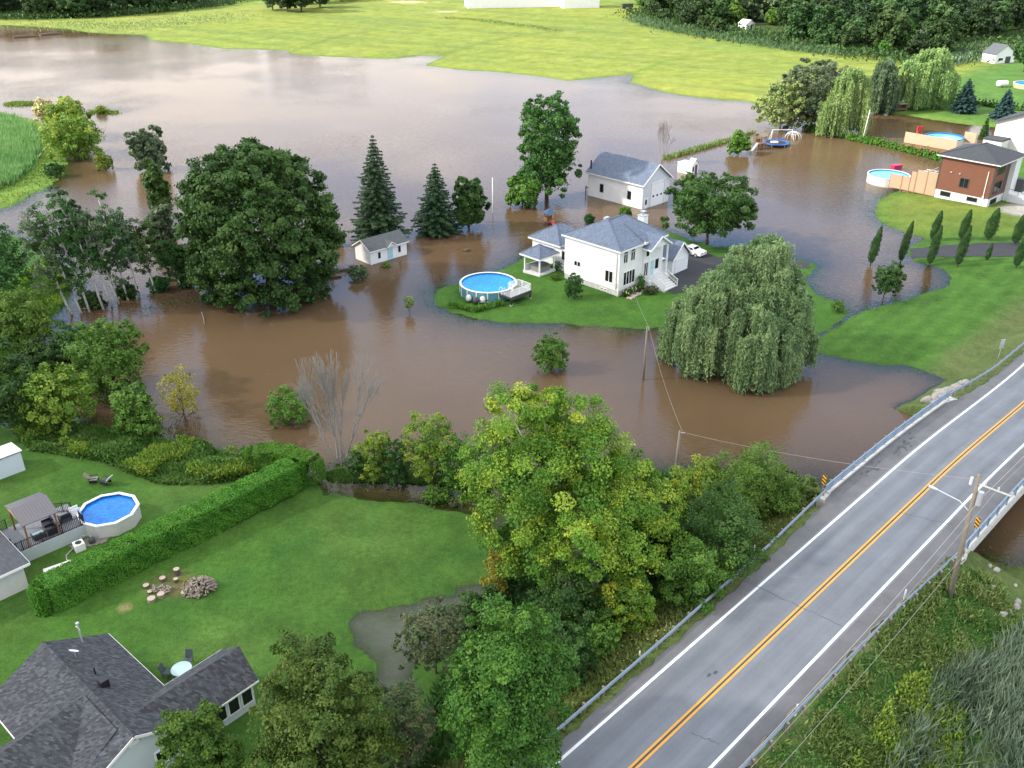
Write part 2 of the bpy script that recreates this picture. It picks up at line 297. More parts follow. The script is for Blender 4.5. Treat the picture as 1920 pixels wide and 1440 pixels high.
FIELD = W2([(-260, 44), (0, 47), (70, 50), (130, 55), (170, 62), (270, 66), (283, 76), (350, 82), (420, 92), (500, 93), (540, 95), (545, 102), (600, 106), (650, 108), (700, 110), (740, 110), (790, 104), (832, 106), (795, 122), (850, 130), (940, 136), (1010, 143), (1065, 152), (1130, 145), (1190, 139), (1180, 154), (1215, 165), (1280, 180), (1330, 186), (1400, 190), (1450, 200), (1540, 204), (1640, 211), (1700, 216), (1750, 225), (1810, 233), (1850, 238), (1990, 246), (2400, 230), ('w', 3500, 1200), ('w', 3500, 4200), ('w', -3500, 4200), ('w', -3500, 560)])
BMOUND = W2([(1638, 398), (1650, 377), (1672, 362), (1705, 352), (1745, 345), (1800, 332), (1870, 300), (1950, 268), (2300, 240), (2700, 420), (2500, 640), (2150, 560), (2010, 575), (1950, 600), (1880, 655), (1840, 690), (1800, 730), (1775, 711), (1730, 691), (1690, 681), (1640, 680), (1580, 674), (1540, 662), (1512, 646), (1503, 640), (1545, 630), (1568, 618), (1590, 604), (1620, 584), (1655, 573), (1700, 563), (1740, 550), (1772, 540), (1780, 515), (1773, 505), (1740, 496), (1707, 488), (1701, 466), (1735, 447), (1700, 437), (1670, 425), (1650, 412)])
ISLE = W2([(811, 561), (815, 551), (832, 539), (855, 531), (900, 520), (945, 505), (975, 488), (1005, 470), (1060, 452), (1150, 445), (1260, 437), (1300, 452), (1320, 452), (1340, 460), (1370, 462), (1400, 468), (1470, 485), (1512, 491), (1527, 498), (1516, 508), (1517, 530), (1520, 547), (1552, 562), (1585, 585), (1568, 604), (1540, 620), (1505, 640), (1460, 648), (1380, 645), (1300, 628), (1230, 614), (1200, 614), (1130, 612), (1080, 608), (1040, 605), (980, 606), (930, 602), (880, 592), (845, 582), (820, 573)])
YARD = W2([(-900, 780), (20, 800), (100, 796), (200, 803), (280, 818), (340, 832), (420, 850), (480, 858), (560, 880), (590, 905), (602, 930), (650, 934), (700, 936), (760, 941), (800, 946), (850, 955), (900, 968), (960, 945), (1000, 905), (1080, 885), (1250, 880), (1380, 888), (1460, 900), (1530, 905)] + [('w', *ST(45.5, 3)[:2]), ('w', *ST(48.5, -4)[:2]), ('w', *ST(51.5, -7)[:2]), ('w', *ST(53, -10)[:2]), ('w', *ST(53, -14)[:2]), ('w', *ST(50.5, -20)[:2]), ('w', *ST(52, -160)[:2]), ('w', *ST(-320, -160)[:2]), ('w', -500, -40)])
WEEDBANK = W2([(600, 890), (640, 880), (700, 878), (760, 882), (850, 896), (890, 905), (900, 926), (830, 910), (760, 906), (690, 904), (620, 903)])
PUDDLE = W2([(649, 1166), (690, 1149), (760, 1134), (850, 1114), (905, 1088), (930, 1130), (890, 1160), (820, 1200), (780, 1250), (770, 1310), (705, 1300), (703, 1245), (672, 1200)])
CORNISLE = W2([(-300, 205), (0, 214), (60, 224), (98, 238), (112, 262), (118, 288), (128, 305), (120, 325), (95, 350), (60, 365), (30, 384), (0, 393), (-300, 470)])
LEFTWOOD = W2([(-500, 425), (30, 440), (90, 480), (130, 530), (120, 570), (95, 590), (70, 620), (60, 700), (30, 770), (-500, 790)])
SHOALS = [W2([(15, 195), (40, 191), (62, 196), (35, 199)]), W2([(175, 207), (195, 202), (217, 212), (190, 213)]), W2([(80, 320), (112, 318), (120, 330), (90, 336)])]
def terrain(X, Y):
    X = np.asarray(X, float); Y = np.asarray(Y, float)
    d = sdist(X, Y, FIELD)
    z = np.where(d > 0, 0.55 * (1 - np.exp(-d / 6)) + 0.0035 * np.maximum(d, 0), 0)
    best = d
    for P, h, k in ((BMOUND, 0.8, 7), (ISLE, 0.7, 6), (YARD, 0.65, 6), (WEEDBANK, 0.15, 2), (CORNISLE, 0.5, 8), (LEFTWOOD, 0.3, 8), *[(s, 0.15, 3) for s in SHOALS]):
        e = sdist(X, Y, P); z = np.where(e > 0, np.maximum(z, h * (1 - np.exp(-np.maximum(e, 0) / k))), z); best = np.maximum(best, e)
    best = best + (vn(X, Y, 2.2) - 0.5) * 1.0 + (vn(X, Y, 0.8, 35) - 0.5) * 0.5 + (vn(X, Y, 7, 1) - 0.5) * 1.0
    q = sdist(X, Y, PUDDLE); q = q + np.where(np.abs(q) < 6, (vn(X, Y, 1.3, 31) - 0.5) * 1.1 + (vn(X, Y, 0.5, 32) - 0.5) * 0.5, 0); best = np.where(q > -14, np.minimum(best, -q), best)
    z = np.where((q > -14) & (q < 0), z * (1 - np.exp(q / 4)), z)
    lo = -2.2 * (1 - np.exp(np.minimum(best, 0) / 18)); lo = np.where(q > 0, np.maximum(lo, -0.42 * (1 - np.exp(-np.maximum(q, 0) / 3.2))), lo)
    z = np.where(best > 0, np.minimum(z, 0.10 * best) + 0.012, lo)
    z = z + np.where(best > 1.5, (vn(X, Y, 3, 2) - 0.5) * 0.05, 0)
    s = (X + Y - 30.4) * S2 ; t = (Y - X - 30.4) * S2
    zr = roadz(s)
    e = np.minimum(zr - 0.12 - np.maximum(np.abs(t) - 5.7, 0) / 1.75, 9)
    SA_ = S_A + 3.4 * np.clip((-t - 1) / 5, 0, 1); m = np.maximum(SA_ - s, s - S_B)            # beyond the abutments
    e = np.where((s > SA_ - 0.01) & (s < S_B + 0.01), -9, e); e = np.minimum(e, 1.0 + np.maximum(m, 0) / 0.9)
    e = np.where(np.abs(t) > 5.7, e + (vn(X, Y, 1.6, 4) - 0.5) * 0.25, e)
    return np.maximum(z, e)
S_A, S_B = 45.8, 72.0
def roadz(s):
    s = np.asarray(s, float); u = np.clip((s - 54) / 34, 0, 1); return 4.0 - 1.6 * u * u * (3 - 2 * u) - np.clip(s - 88, 0, 400) * 0.004
def tz(x, y): return float(terrain(np.array([x]), np.array([y]))[0])
def GZ(px, py, it=4):
    """photo pixel -> point on the terrain or water"""
    z = 0
    for _ in range(it):
        p = G(px, py, z); z = max(tz(p[0], p[1]), 0)
    return (p[0], p[1], z)
ys = np.concatenate([np.geomspace(24, 330, 560) , np.geomspace(332, 4200, 200)])
us = np.concatenate([np.linspace(-4, -0.95, 40), np.linspace(-0.94, 0.94, 680), np.linspace(0.95, 4, 40)])
GX = us[None, :] * (ys[:, None] * 0.72 + 22); GY = np.repeat(ys[:, None], len(us), 1)
GZt = terrain(GX, GY)
qi = (np.arange(len(ys) - 1)[:, None] * len(us) + np.arange(len(us) - 1)[None, :])
quads = np.stack([qi, qi + 1, qi + len(us) + 1, qi + len(us)], -1)
# what grows or lies on each bit of ground: base colour only
def band(d, w): return np.clip(0.5 + d / w, 0, 1)[..., None]
def lerp(c, k, col): return c * (1 - k) + np.array(col) * k
S_ = (GX + GY - 30.4) * S2; T_ = (GY - GX - 30.4) * S2
n1, n2, n3 = vn(GX, GY, 9, 5), vn(GX, GY, 30, 6), vn(GX, GY, 2.5, 7)
col = np.zeros(GX.shape + (3,)) + np.array((0.048, 0.115, 0.019))
dF = sdist(GX, GY, FIELD); n4 = vn(GX, GY, 55, 21); n5 = vn(GX, GY, 6, 22)
k = band(dF, 6); fieldc = lerp(np.zeros_like(col) + np.array((0.162, 0.200, 0.036)), np.clip((n4 - 0.5) * 2.4, 0, .9)[..., None], (0.128, 0.19, 0.038)); fieldc = lerp(fieldc, np.clip((n5 - 0.62) * 2.5, 0, .6)[..., None], (0.19, 0.225, 0.06)); _u = lerp(np.zeros_like(col) + np.array((0.162, 0.200, 0.036)), np.clip((n2 - 0.45) * 1.6, 0, 1)[..., None], (0.20, 0.222, 0.040))
streak = vn(GX * 0.55 + GY * 0.83, (GY * 0.55 - GX * 0.83) * 0.06, 5, 9); fieldc = lerp(fieldc, np.clip((n2 - 0.45) * 1.6, 0, 1)[..., None], (0.20, 0.222, 0.040)); fieldc = lerp(fieldc, np.clip((streak - 0.45) * 2.2, 0, 0.75)[..., None], (0.115, 0.162, 0.036))
col = lerp(col, k, (0, 0, 0)) + fieldc * k
RLAWN = W2([(1640, 190), (1700, 165), (1780, 150), (1880, 118), (2100, 110), (2100, 260), (1860, 240), (1700, 216), (1620, 210)])
col = lerp(col, band(sdist(GX, GY, RLAWN), 10), (0.068, 0.142, 0.028))
ROUGHL = W2([(-200, 30), (100, 30), (330, 28), (480, 12), (520, 5), (560, 20), (440, 38), (330, 52), (270, 64), (130, 54), (-200, 44)])
col = lerp(col, band(sdist(GX, GY, ROUGHL), 12) * (0.4 + 0.5 * n3[..., None]), (0.19, 0.22, 0.05))
for ln, w_, c_ in ((([(545, 98), (640, 70), (700, 61)]), 2.0, (0.10, 0.14, 0.03)), (([(795, 113), (880, 90), (960, 72), (1040, 62)]), 2.2, (0.11, 0.15, 0.03)), (([(830, 36), (900, 40), (960, 48), (1000, 52), (1045, 62)]), 3.5, (0.16, 0.13, 0.07)), (([(1190, 139), (1240, 120), (1290, 110)]), 2.5, (0.12, 0.17, 0.03)), (([(160, 66), (330, 30), (560, 20)]), 2.0, (0.15, 0.17, 0.05))):
    col = lerp(col, np.clip(1.3 - ldist(GX, GY, W2(ln)) / w_, 0, 1)[..., None] * (0.35 + 0.9 * n3[..., None]).clip(0, 1), c_)
for px, py, r, c_ in ((770, 8, 9, (0.42, 0.36, 0.24)), (835, 26, 6, (0.36, 0.32, 0.2)), (950, 8, 10, (0.36, 0.30, 0.2)), (920, 12, 9, (0.34, 0.27, 0.17))):
    p = G(px, py); col = lerp(col, np.clip(1.4 - np.hypot((GX - p[0]) / 2, GY - p[1]) / r - n3 * 0.8, 0, 1)[..., None], c_)
WOODR = W2([(1195, 30), (1240, 50), (1300, 62), (1400, 76), (1500, 88), (1590, 100), (1700, 112), (1790, 110), (1850, 96), (2100, 90), ('w', 900, 900), ('w', 150, 900)])
col = lerp(col, band(sdist(GX, GY, WOODR), 8), (0.045, 0.07, 0.022))
WOODL = W2([(-300, 36), (60, 40), (200, 36), (340, 22), (430, 8), ('w', -200, 900), ('w', -900, 900)])
col = lerp(col, band(sdist(GX, GY, WOODL), 8), (0.05, 0.08, 0.022))
# mown stripes and mottling of the house lawns
lawn = (dF < 0)
dL = np.maximum(sdist(GX, GY, BMOUND), sdist(GX, GY, ISLE))
col = lerp(col, band(dL, 1.5) * 0.8, (0.050, 0.122, 0.020))
stripe = 0.5 + 0.5 * np.sin((GX * 0.75 - GY * 0.66) * 2.6); kk = band(sdist(GX, GY, BMOUND), 2) * (stripe * 0.35)[..., None]; col = lerp(col, kk, (0.085, 0.165, 0.028))
YELLOWLAWN = W2([(1660, 370), (1720, 362), (1800, 385), (1850, 392), (1920, 385), (1960, 450), (1700, 440), (1660, 410)])
col = lerp(col, band(sdist(GX, GY, YELLOWLAWN), 6) * (0.25 + 0.75 * n1[..., None]), (0.15, 0.185, 0.035))  # lawn before the brown house tinted lighter and yellower, in mottled patches
kg = W2([(1870, 395), (1920, 385), (2000, 400), (2000, 420), (1900, 412), (1875, 404)]); col = lerp(col, band(sdist(GX, GY, kg), 1.5), (0.30, 0.29, 0.26))
yk = band(sdist(GX, GY, YARD), 1.0)
col = lerp(col, yk * np.clip((n1 - 0.35) * 1.5, 0, 0.8)[..., None], (0.066, 0.126, 0.026))
col = lerp(col, yk * np.clip((n3 - 0.6) * 1.8, 0, 0.6)[..., None], (0.034, 0.098, 0.018))
col = lerp(col, yk * np.clip((n2 * 0.6 + n1 * 0.4 - 0.62) * 5, 0, 0.5)[..., None], (0.03, 0.095, 0.018))
p = G(330, 1105, 0.6); col = lerp(col, np.clip(1.25 - np.hypot((GX - p[0]) / 2.6, (GY - p[1]) / 1.7) - (n3 - 0.5) * 0.9, 0, 0.75)[..., None], (0.14, 0.11, 0.06))
p = G(235, 1140, 0.6); col = lerp(col, np.clip(1.1 - np.hypot((GX - p[0]) / 0.7, (GY - p[1]) / 0.7) - (n3 - 0.5), 0, 0.7)[..., None], (0.25, 0.21, 0.10))
emb = band(12.5 - np.abs(T_), 2.5) * band(120 - np.abs(S_), 10); col = lerp(col, emb, (0.085, 0.12, 0.038)); col = lerp(col, emb * np.clip((n3 - 0.45) * 2, 0, 1)[..., None], (0.10, 0.125, 0.045))
rt = band(-T_ - 10.5, 3) * band(100 - GY, 6); col = lerp(col, rt, (0.085, 0.135, 0.042))
wb = np.maximum(sdist(GX, GY, W2([(20, 800), (100, 796), (280, 818), (420, 850), (560, 880), (480, 900), (400, 915), (300, 915), (190, 870), (60, 850)])), sdist(GX, GY, WEEDBANK)); col = lerp(col, band(wb, 1.2), (0.06, 0.10, 0.03))
lw = sdist(GX, GY, LEFTWOOD); col = lerp(col, band(lw, 2), (0.05, 0.12, 0.025))
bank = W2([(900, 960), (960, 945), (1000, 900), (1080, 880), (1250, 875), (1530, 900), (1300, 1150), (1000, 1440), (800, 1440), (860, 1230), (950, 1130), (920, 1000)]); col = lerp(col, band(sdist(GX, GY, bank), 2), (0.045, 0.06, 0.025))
cf = sdist(GX, GY, CORNISLE); col = lerp(col, band(cf, 4), (0.12, 0.20, 0.04))
qp = sdist(GX, GY, PUDDLE); col = lerp(col, band(qp - 0.6, 1.5), (0.10, 0.19, 0.06)); wet = np.clip(1 - GZt / 0.05, 0, 1) * (GZt > -3) * (qp < -3); col = lerp(col, (wet * 0.25)[..., None], (0.06, 0.07, 0.03))
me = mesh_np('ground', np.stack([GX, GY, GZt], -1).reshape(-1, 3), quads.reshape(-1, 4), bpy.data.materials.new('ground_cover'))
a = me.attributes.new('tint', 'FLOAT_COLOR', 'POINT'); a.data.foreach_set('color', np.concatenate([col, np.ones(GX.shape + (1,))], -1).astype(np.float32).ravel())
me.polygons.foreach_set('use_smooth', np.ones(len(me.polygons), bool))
gm = me.materials[0]; gm.use_nodes = True; t = gm.node_tree; b = t.nodes['Principled BSDF']; b.inputs['Roughness'].default_value = 0.9; b.inputs['Specular IOR Level'].default_value = 0.1
at = N(t, 'ShaderNodeAttribute'); at.attribute_name = 'tint'; tcn = N(t, 'ShaderNodeTexCoord')
prev = at.outputs['Color']
for sc, lo, hi, det in ((0.12, 0.84, 1.16, 4), (0.35, 0.80, 1.20, 5), (2.2, 0.78, 1.22, 6), (11.0, 0.62, 1.40, 5)):
    n = N(t, 'ShaderNodeTexNoise'); n.inputs['Scale'].default_value = sc; n.inputs['Detail'].default_value = det; n.inputs['Roughness'].default_value = 0.7; t.links.new(tcn.outputs['Object'], n.inputs['Vector'])
    r = N(t, 'ShaderNodeMapRange'); r.inputs[1].default_value = 0.3; r.inputs[2].default_value = 0.7; r.inputs[3].default_value = lo; r.inputs[4].default_value = hi; t.links.new(n.outputs['Fac'], r.inputs[0])
    v = N(t, 'ShaderNodeVectorMath', operation='SCALE'); t.links.new(prev, v.inputs[0]); t.links.new(r.outputs[0], v.inputs['Scale']); prev = v.outputs[0]
t.links.new(prev, b.inputs['Base Color'])
bp = N(t, 'ShaderNodeBump'); bp.inputs['Strength'].default_value = 0.6; bp.inputs['Distance'].default_value = 0.12; t.links.new(n.outputs['Fac'], bp.inputs['Height']); t.links.new(bp.outputs[0], b.inputs['Normal'])
kind(new('ground', me), 'structure', 'grassy ground, mown lawns and hay field sloping into the flood')
# flood water: a sheet at z = 0 that knows its depth
keep = (GZt.reshape(-1)[quads].min(-1) < 0.35) & (GY.reshape(-1)[quads].max(-1) < 1200)
qk = quads[keep]; used, inv = np.unique(qk, return_inverse=True)
wv = np.stack([GX.ravel()[used], GY.ravel()[used], np.zeros(len(used))], -1)
wm = bpy.data.materials.new('muddy_flood_water'); me = mesh_np('flood_water', wv, inv.reshape(-1, 4), wm)
a = me.attributes.new('depth', 'FLOAT', 'POINT'); a.data.foreach_set('value', np.maximum(0, -GZt.ravel()[used]).astype(np.float32))
a = me.attributes.new('clear', 'FLOAT', 'POINT'); a.data.foreach_set('value', np.clip((sdist(wv[:, 0], wv[:, 1], PUDDLE) + 3) / 2, 0, 1).astype(np.float32))
me.polygons.foreach_set('use_smooth', np.ones(len(me.polygons), bool))
wm.use_nodes = True; t = wm.node_tree; t.nodes.remove(t.nodes['Principled BSDF']); o = t.nodes['Material Output']
at = N(t, 'ShaderNodeAttribute'); at.attribute_name = 'depth'; tcn = N(t, 'ShaderNodeTexCoord')
al = N(t, 'ShaderNodeMath', operation='MULTIPLY'); al.inputs[1].default_value = -2.8; t.links.new(at.outputs['Fac'], al.inputs[0])
ex = N(t, 'ShaderNodeMath', operation='EXPONENT'); t.links.new(al.outputs[0], ex.inputs[0])
om = N(t, 'ShaderNodeMath', operation='SUBTRACT'); om.inputs[0].default_value = 1; t.links.new(ex.outputs[0], om.inputs[1])
n = N(t, 'ShaderNodeTexNoise'); n.inputs['Scale'].default_value = 0.035; n.inputs['Detail'].default_value = 5; t.links.new(tcn.outputs['Object'], n.inputs['Vector'])
r = N(t, 'ShaderNodeValToRGB'); r.color_ramp.elements[0].position = 0.35; r.color_ramp.elements[0].color = (0.098, 0.064, 0.035, 1); r.color_ramp.elements[1].position = 0.7; r.color_ramp.elements[1].color = (0.122, 0.082, 0.047, 1); t.links.new(n.outputs['Fac'], r.inputs[0])
ac = N(t, 'ShaderNodeAttribute'); ac.attribute_name = 'clear'; mc = N(t, 'ShaderNodeMixRGB'); t.links.new(ac.outputs['Fac'], mc.inputs[0]); t.links.new(r.outputs[0], mc.inputs[1]); mc.inputs[2].default_value = (0.125, 0.14, 0.118, 1)
df = N(t, 'ShaderNodeBsdfDiffuse'); t.links.new(mc.outputs[0], df.inputs[0])
tr = N(t, 'ShaderNodeBsdfTransparent'); tr.inputs[0].default_value = (0.80, 0.76, 0.66, 1)
m1 = N(t, 'ShaderNodeMixShader'); t.links.new(om.outputs[0], m1.inputs[0]); t.links.new(tr.outputs[0], m1.inputs[1]); t.links.new(df.outputs[0], m1.inputs[2])
gl = N(t, 'ShaderNodeBsdfGlossy'); gl.inputs['Roughness'].default_value = 0.04
mp = N(t, 'ShaderNodeMapping'); mp.inputs['Rotation'].default_value = (0, 0, R(35)); mp.inputs['Scale'].default_value = (1, 2.4, 1); t.links.new(tcn.outputs['Object'], mp.inputs[0])
b1 = N(t, 'ShaderNodeTexNoise'); b1.inputs['Scale'].default_value = 1.1; b1.inputs['Detail'].default_value = 3; t.links.new(mp.outputs[0], b1.inputs['Vector'])
b2 = N(t, 'ShaderNodeTexNoise'); b2.inputs['Scale'].default_value = 0.018; b2.inputs['Detail'].default_value = 3; t.links.new(tcn.outputs['Object'], b2.inputs['Vector'])
calm = N(t, 'ShaderNodeMapRange'); calm.inputs[1].default_value = 0.42; calm.inputs[2].default_value = 0.62; calm.inputs[3].default_value = 0.2; calm.inputs[4].default_value = 0.75; t.links.new(b2.outputs['Fac'], calm.inputs[0])
bp = N(t, 'ShaderNodeBump'); bp.inputs['Distance'].default_value = 0.1; t.links.new(calm.outputs[0], bp.inputs['Strength']); t.links.new(b1.outputs['Fac'], bp.inputs['Height']); t.links.new(bp.outputs[0], gl.inputs['Normal'])
fr = N(t, 'ShaderNodeFresnel'); fr.inputs['IOR'].default_value = 1.34; t.links.new(bp.outputs[0], fr.inputs['Normal'])
m2 = N(t, 'ShaderNodeMixShader'); t.links.new(fr.outputs[0], m2.inputs[0]); t.links.new(m1.outputs[0], m2.inputs[1]); t.links.new(gl.outputs[0], m2.inputs[2]); t.links.new(m2.outputs[0], o.inputs[0])
kind(new('flood_water', me), 'structure', 'brown flood water covering the low ground')
# a bank of cloud to the sun's side: it shades the near half of the valley
cm = bpy.data.materials.new('cloud'); cm.use_nodes = True; t = cm.node_tree; t.nodes.remove(t.nodes['Principled BSDF']); o = t.nodes['Material Output']
tcn = N(t, 'ShaderNodeTexCoord'); ge = N(t, 'ShaderNodeNewGeometry')
n = N(t, 'ShaderNodeTexNoise'); n.inputs['Scale'].default_value = 0.008; n.inputs['Detail'].default_value = 4; t.links.new(tcn.outputs['Object'], n.inputs['Vector'])
at = N(t, 'ShaderNodeAttribute'); at.attribute_name = 'thick'
mu = N(t, 'ShaderNodeMath', operation='MULTIPLY_ADD'); t.links.new(n.outputs['Fac'], mu.inputs[0]); mu.inputs[1].default_value = 0.5; t.links.new(at.outputs['Fac'], mu.inputs[2])
r = N(t, 'ShaderNodeMapRange'); r.inputs[1].default_value = 0.30; r.inputs[2].default_value = 0.85; r.inputs[3].default_value = 0; r.inputs[4].default_value = 0.44; t.links.new(mu.outputs[0], r.inputs[0])
tr = N(t, 'ShaderNodeBsdfTransparent'); df = N(t, 'ShaderNodeBsdfDiffuse'); df.inputs[0].default_value = (0.85, 0.85, 0.87, 1); tl = N(t, 'ShaderNodeBsdfTranslucent'); tl.inputs[0].default_value = (0.8, 0.8, 0.82, 1)
mi = N(t, 'ShaderNodeMixShader'); mi.inputs[0].default_value = 0.5; t.links.new(df.outputs[0], mi.inputs[1]); t.links.new(tl.outputs[0], mi.inputs[2])
m2 = N(t, 'ShaderNodeMixShader'); t.links.new(r.outputs[0], m2.inputs[0]); t.links.new(tr.outputs[0], m2.inputs[1]); t.links.new(mi.outputs[0], m2.inputs[2]); t.links.new(m2.outputs[0], o.inputs[0])
ALT = 520.0
def cloudbank():
    """lens of cloud, flat below and heaped above"""
    gx = np.linspace(-560, 560, 90); gy = np.linspace(-520, 520, 84); X, Y = np.meshgrid(gx, gy)
    sh = SUN * (ALT / SUN.z)
    cx, cy = X + 40, Y - 0                       # footprint on the ground, before the sun's slant
    sd = 1 - np.maximum(np.clip((np.abs(cx) - 300) / 230, 0, 1), np.clip((Y - 40) / 190, 0, 1)); sd = np.minimum(sd, 1 - np.clip((-Y - 300) / 200, 0, 1))
    top = np.clip(sd, 0, 1) ** 0.5 * (50 + 40 * vn(X, Y, 120, 3) + 18 * vn(X, Y, 40, 4)); bot = -np.clip(sd, 0, 1) * 12
    sh2 = SUN * ((ALT) / SUN.z)
    px = X + sh2.x; py = Y + sh2.y
    V = np.concatenate([np.stack([px, py, ALT + top], -1).reshape(-1, 3), np.stack([px, py, ALT + bot - 2], -1).reshape(-1, 3)])
    nx = X.shape[1]; q = (np.arange(X.shape[0] - 1)[:, None] * nx + np.arange(nx - 1)[None, :]); Q = np.stack([q, q + 1, q + nx + 1, q + nx], -1).reshape(-1, 4); k = X.size
    m_ = mesh_np('cloud', V, np.concatenate([Q, Q[:, ::-1] + k]), cm)
    th = np.concatenate([sd.ravel(), sd.ravel()]); a = m_.attributes.new('thick', 'FLOAT', 'POINT'); a.data.foreach_set('value', th.astype(np.float32))
    kind(new('cloud', m_), 'stuff', 'grey cloud bank shading the near houses')
cloudbank()
# ------------------------------------------------------------------ road and bridge
def strip(name, t0, t1, s0, s1, dz, m, step=2.0, thick=0.0, parent=None):
    """band of road surface between side offsets t0 (s) and t1 (s)"""
    f0 = t0 if callable(t0) else (lambda s: t0); f1 = t1 if callable(t1) else (lambda s: t1)
    n = max(2, int((s1 - s0) / step) + 1); mb = MB()
    for i in range(n):
        s = s0 + (s1 - s0) * i / (n - 1); z = float(roadz(s)) + dz
        row = [ST(s, f0(s), z), ST(s, f1(s), z)]
        if thick: row += [ST(s, f1(s), z - thick), ST(s, f0(s), z - thick)]
        k = len(row); mb.v += row
        if i: 
            o = (i - 1) * k
            if thick: mb.f += [(o + j, o + (j + 1) % k, o + k + (j + 1) % k, o + k + j) for j in range(k)]
            else: mb.f.append((o, o + k, o + k + 1, o + 1))
    if thick: mb.f += [(0, 1, 2, 3), tuple(len(mb.v) - 4 + j for j in (3, 2, 1, 0))]
    return mb.build(name, m, parent)
rm = mat('asphalt', (0.155, 0.172, 0.195), 0.85); t = rm.node_tree; b = t.nodes['Principled BSDF']; b.inputs['Specular IOR Level'].default_value = 0.3
tcn = N(t, 'ShaderNodeTexCoord'); mp = N(t, 'ShaderNodeMapping'); mp.inputs['Rotation'].default_value = (0, 0, R(-45)); t.links.new(tcn.outputs['Object'], mp.inputs[0])
mp2 = N(t, 'ShaderNodeMapping'); mp2.inputs['Scale'].default_value = (0.035, 0.9, 1); t.links.new(mp.outputs[0], mp2.inputs[0])
prev = None
for vec, sc, lo, hi in ((mp2, 1.0, 0.80, 1.16), (mp, 0.35, 0.88, 1.10), (mp, 14, 0.84, 1.14)):
    n = N(t, 'ShaderNodeTexNoise'); n.inputs['Scale'].default_value = sc; n.inputs['Detail'].default_value = 6; n.inputs['Roughness'].default_value = 0.65; t.links.new(vec.outputs[0], n.inputs['Vector'])
    r = N(t, 'ShaderNodeMapRange'); r.inputs[1].default_value = 0.3; r.inputs[2].default_value = 0.7; r.inputs[3].default_value = lo; r.inputs[4].default_value = hi; t.links.new(n.outputs['Fac'], r.inputs[0])
    v = N(t, 'ShaderNodeVectorMath', operation='SCALE'); 
    if prev is None: v.inputs[0].default_value = (0.155, 0.172, 0.195)
    else: t.links.new(prev, v.inputs[0])
    t.links.new(r.outputs[0], v.inputs['Scale']); prev = v.outputs[0]
sp = N(t, 'ShaderNodeSeparateXYZ'); t.links.new(mp.outputs[0], sp.inputs[0]); wk = N(t, 'ShaderNodeMath', operation='MULTIPLY_ADD'); wk.inputs[1].default_value = 3.6; wk.inputs[2].default_value = -77.4; t.links.new(sp.outputs[1], wk.inputs[0])
wc = N(t, 'ShaderNodeMath', operation='COSINE'); t.links.new(wk.outputs[0], wc.inputs[0]); wr = N(t, 'ShaderNodeMapRange'); wr.inputs[1].default_value = -1; wr.inputs[2].default_value = 1; wr.inputs[3].default_value = 0.90; wr.inputs[4].default_value = 1.05; t.links.new(wc.outputs[0], wr.inputs[0])
v = N(t, 'ShaderNodeVectorMath', operation='SCALE'); t.links.new(prev, v.inputs[0]); t.links.new(wr.outputs[0], v.inputs['Scale']); prev = v.outputs[0]
t.links.new(prev, b.inputs['Base Color'])
shoulder = mat('old_asphalt', (0.115, 0.118, 0.125), 0.9, noise=(0.5, 0.22)); paint_w = mat('white_road_paint', (0.70, 0.71, 0.72), 0.7, noise=(1.2, 0.12)); paint_y = mat('yellow_road_paint', (0.62, 0.30, 0.035), 0.7, noise=(1.5, 0.15))
def edge(side):
    def f(s):
        k = np.interp(s, [-40, 20, 34, 43, 46, 71, 74, 80, 120], [4.35, 4.45, 4.75, 5.3, 5.75, 5.75, 5.2, 4.8, 4.6]); return side * (k + (0.10 * math.sin(s * 1.7) + 0.07 * math.sin(s * 4.1) if not 45 < s < 73 else 0))
    return f
road = kind(strip('road', edge(-1), edge(1), -50, 420, 0.0, shoulder, 0.7), 'structure', 'two-lane asphalt road crossing the bridge')
for sd in (-1,): kind(strip('gravel_shoulder', lambda s, sd=sd: sd * (abs(edge(1)(s)) + 0.22 + 0.08 * math.sin(s * 1.3) + 0.05 * math.sin(s * 3.7)) if s < S_A - 1 or s > S_B + 1 else sd * 5.7, lambda s, sd=sd: sd * 4.2, -50, S_A - 1.5, -0.03, M['gravel'], 0.5), 'structure', 'gritty gravel edge beside the asphalt')
kind(strip('road_lanes', -3.55, 3.75, -50, 420, 0.006, rm, 0.7), 'structure', 'smoother asphalt of the two traffic lanes')
for nm, a_, b_, m_ in (('white_edge_line', 3.40, 3.60, paint_w), ('white_edge_line', -3.40, -3.20, paint_w), ('yellow_centre_line', 0.08, 0.23, paint_y), ('yellow_centre_line', -0.23, -0.08, paint_y)):
    kind(strip(nm, a_, b_, -50, 420, 0.012, m_, 0.7), 'structure', 'painted road line')
kind(strip('tar_seam', -0.05, 0.05, -50, 420, 0.010, mat('tar', (0.06, 0.045, 0.03), 0.7), 0.7), 'structure', 'dark seam between the yellow centre lines')
rng = random.Random(3)
def crack(s, t0, t1, slant):
    mb = MB(); pts = []
    for i in range(15): tt = t0 + (t1 - t0) * i / 14; pts.append((s + slant * (tt - t0) + rng.uniform(-.08, .08), tt))
    for (a_, c_), (d_, e_) in zip(pts[:-1], pts[1:]):
        w = rng.uniform(0.015, 0.035); z0, z1 = float(roadz(a_)) + 0.013, float(roadz(d_)) + 0.013
        mb.add([ST(a_ - w, c_, z0), ST(a_ + w, c_, z0), ST(d_ + w, e_, z1), ST(d_ - w, e_, z1)], [(0, 1, 2, 3)])
    kind(mb.build('road_crack', M['dark']), 'structure', 'thin dark crack across the asphalt')
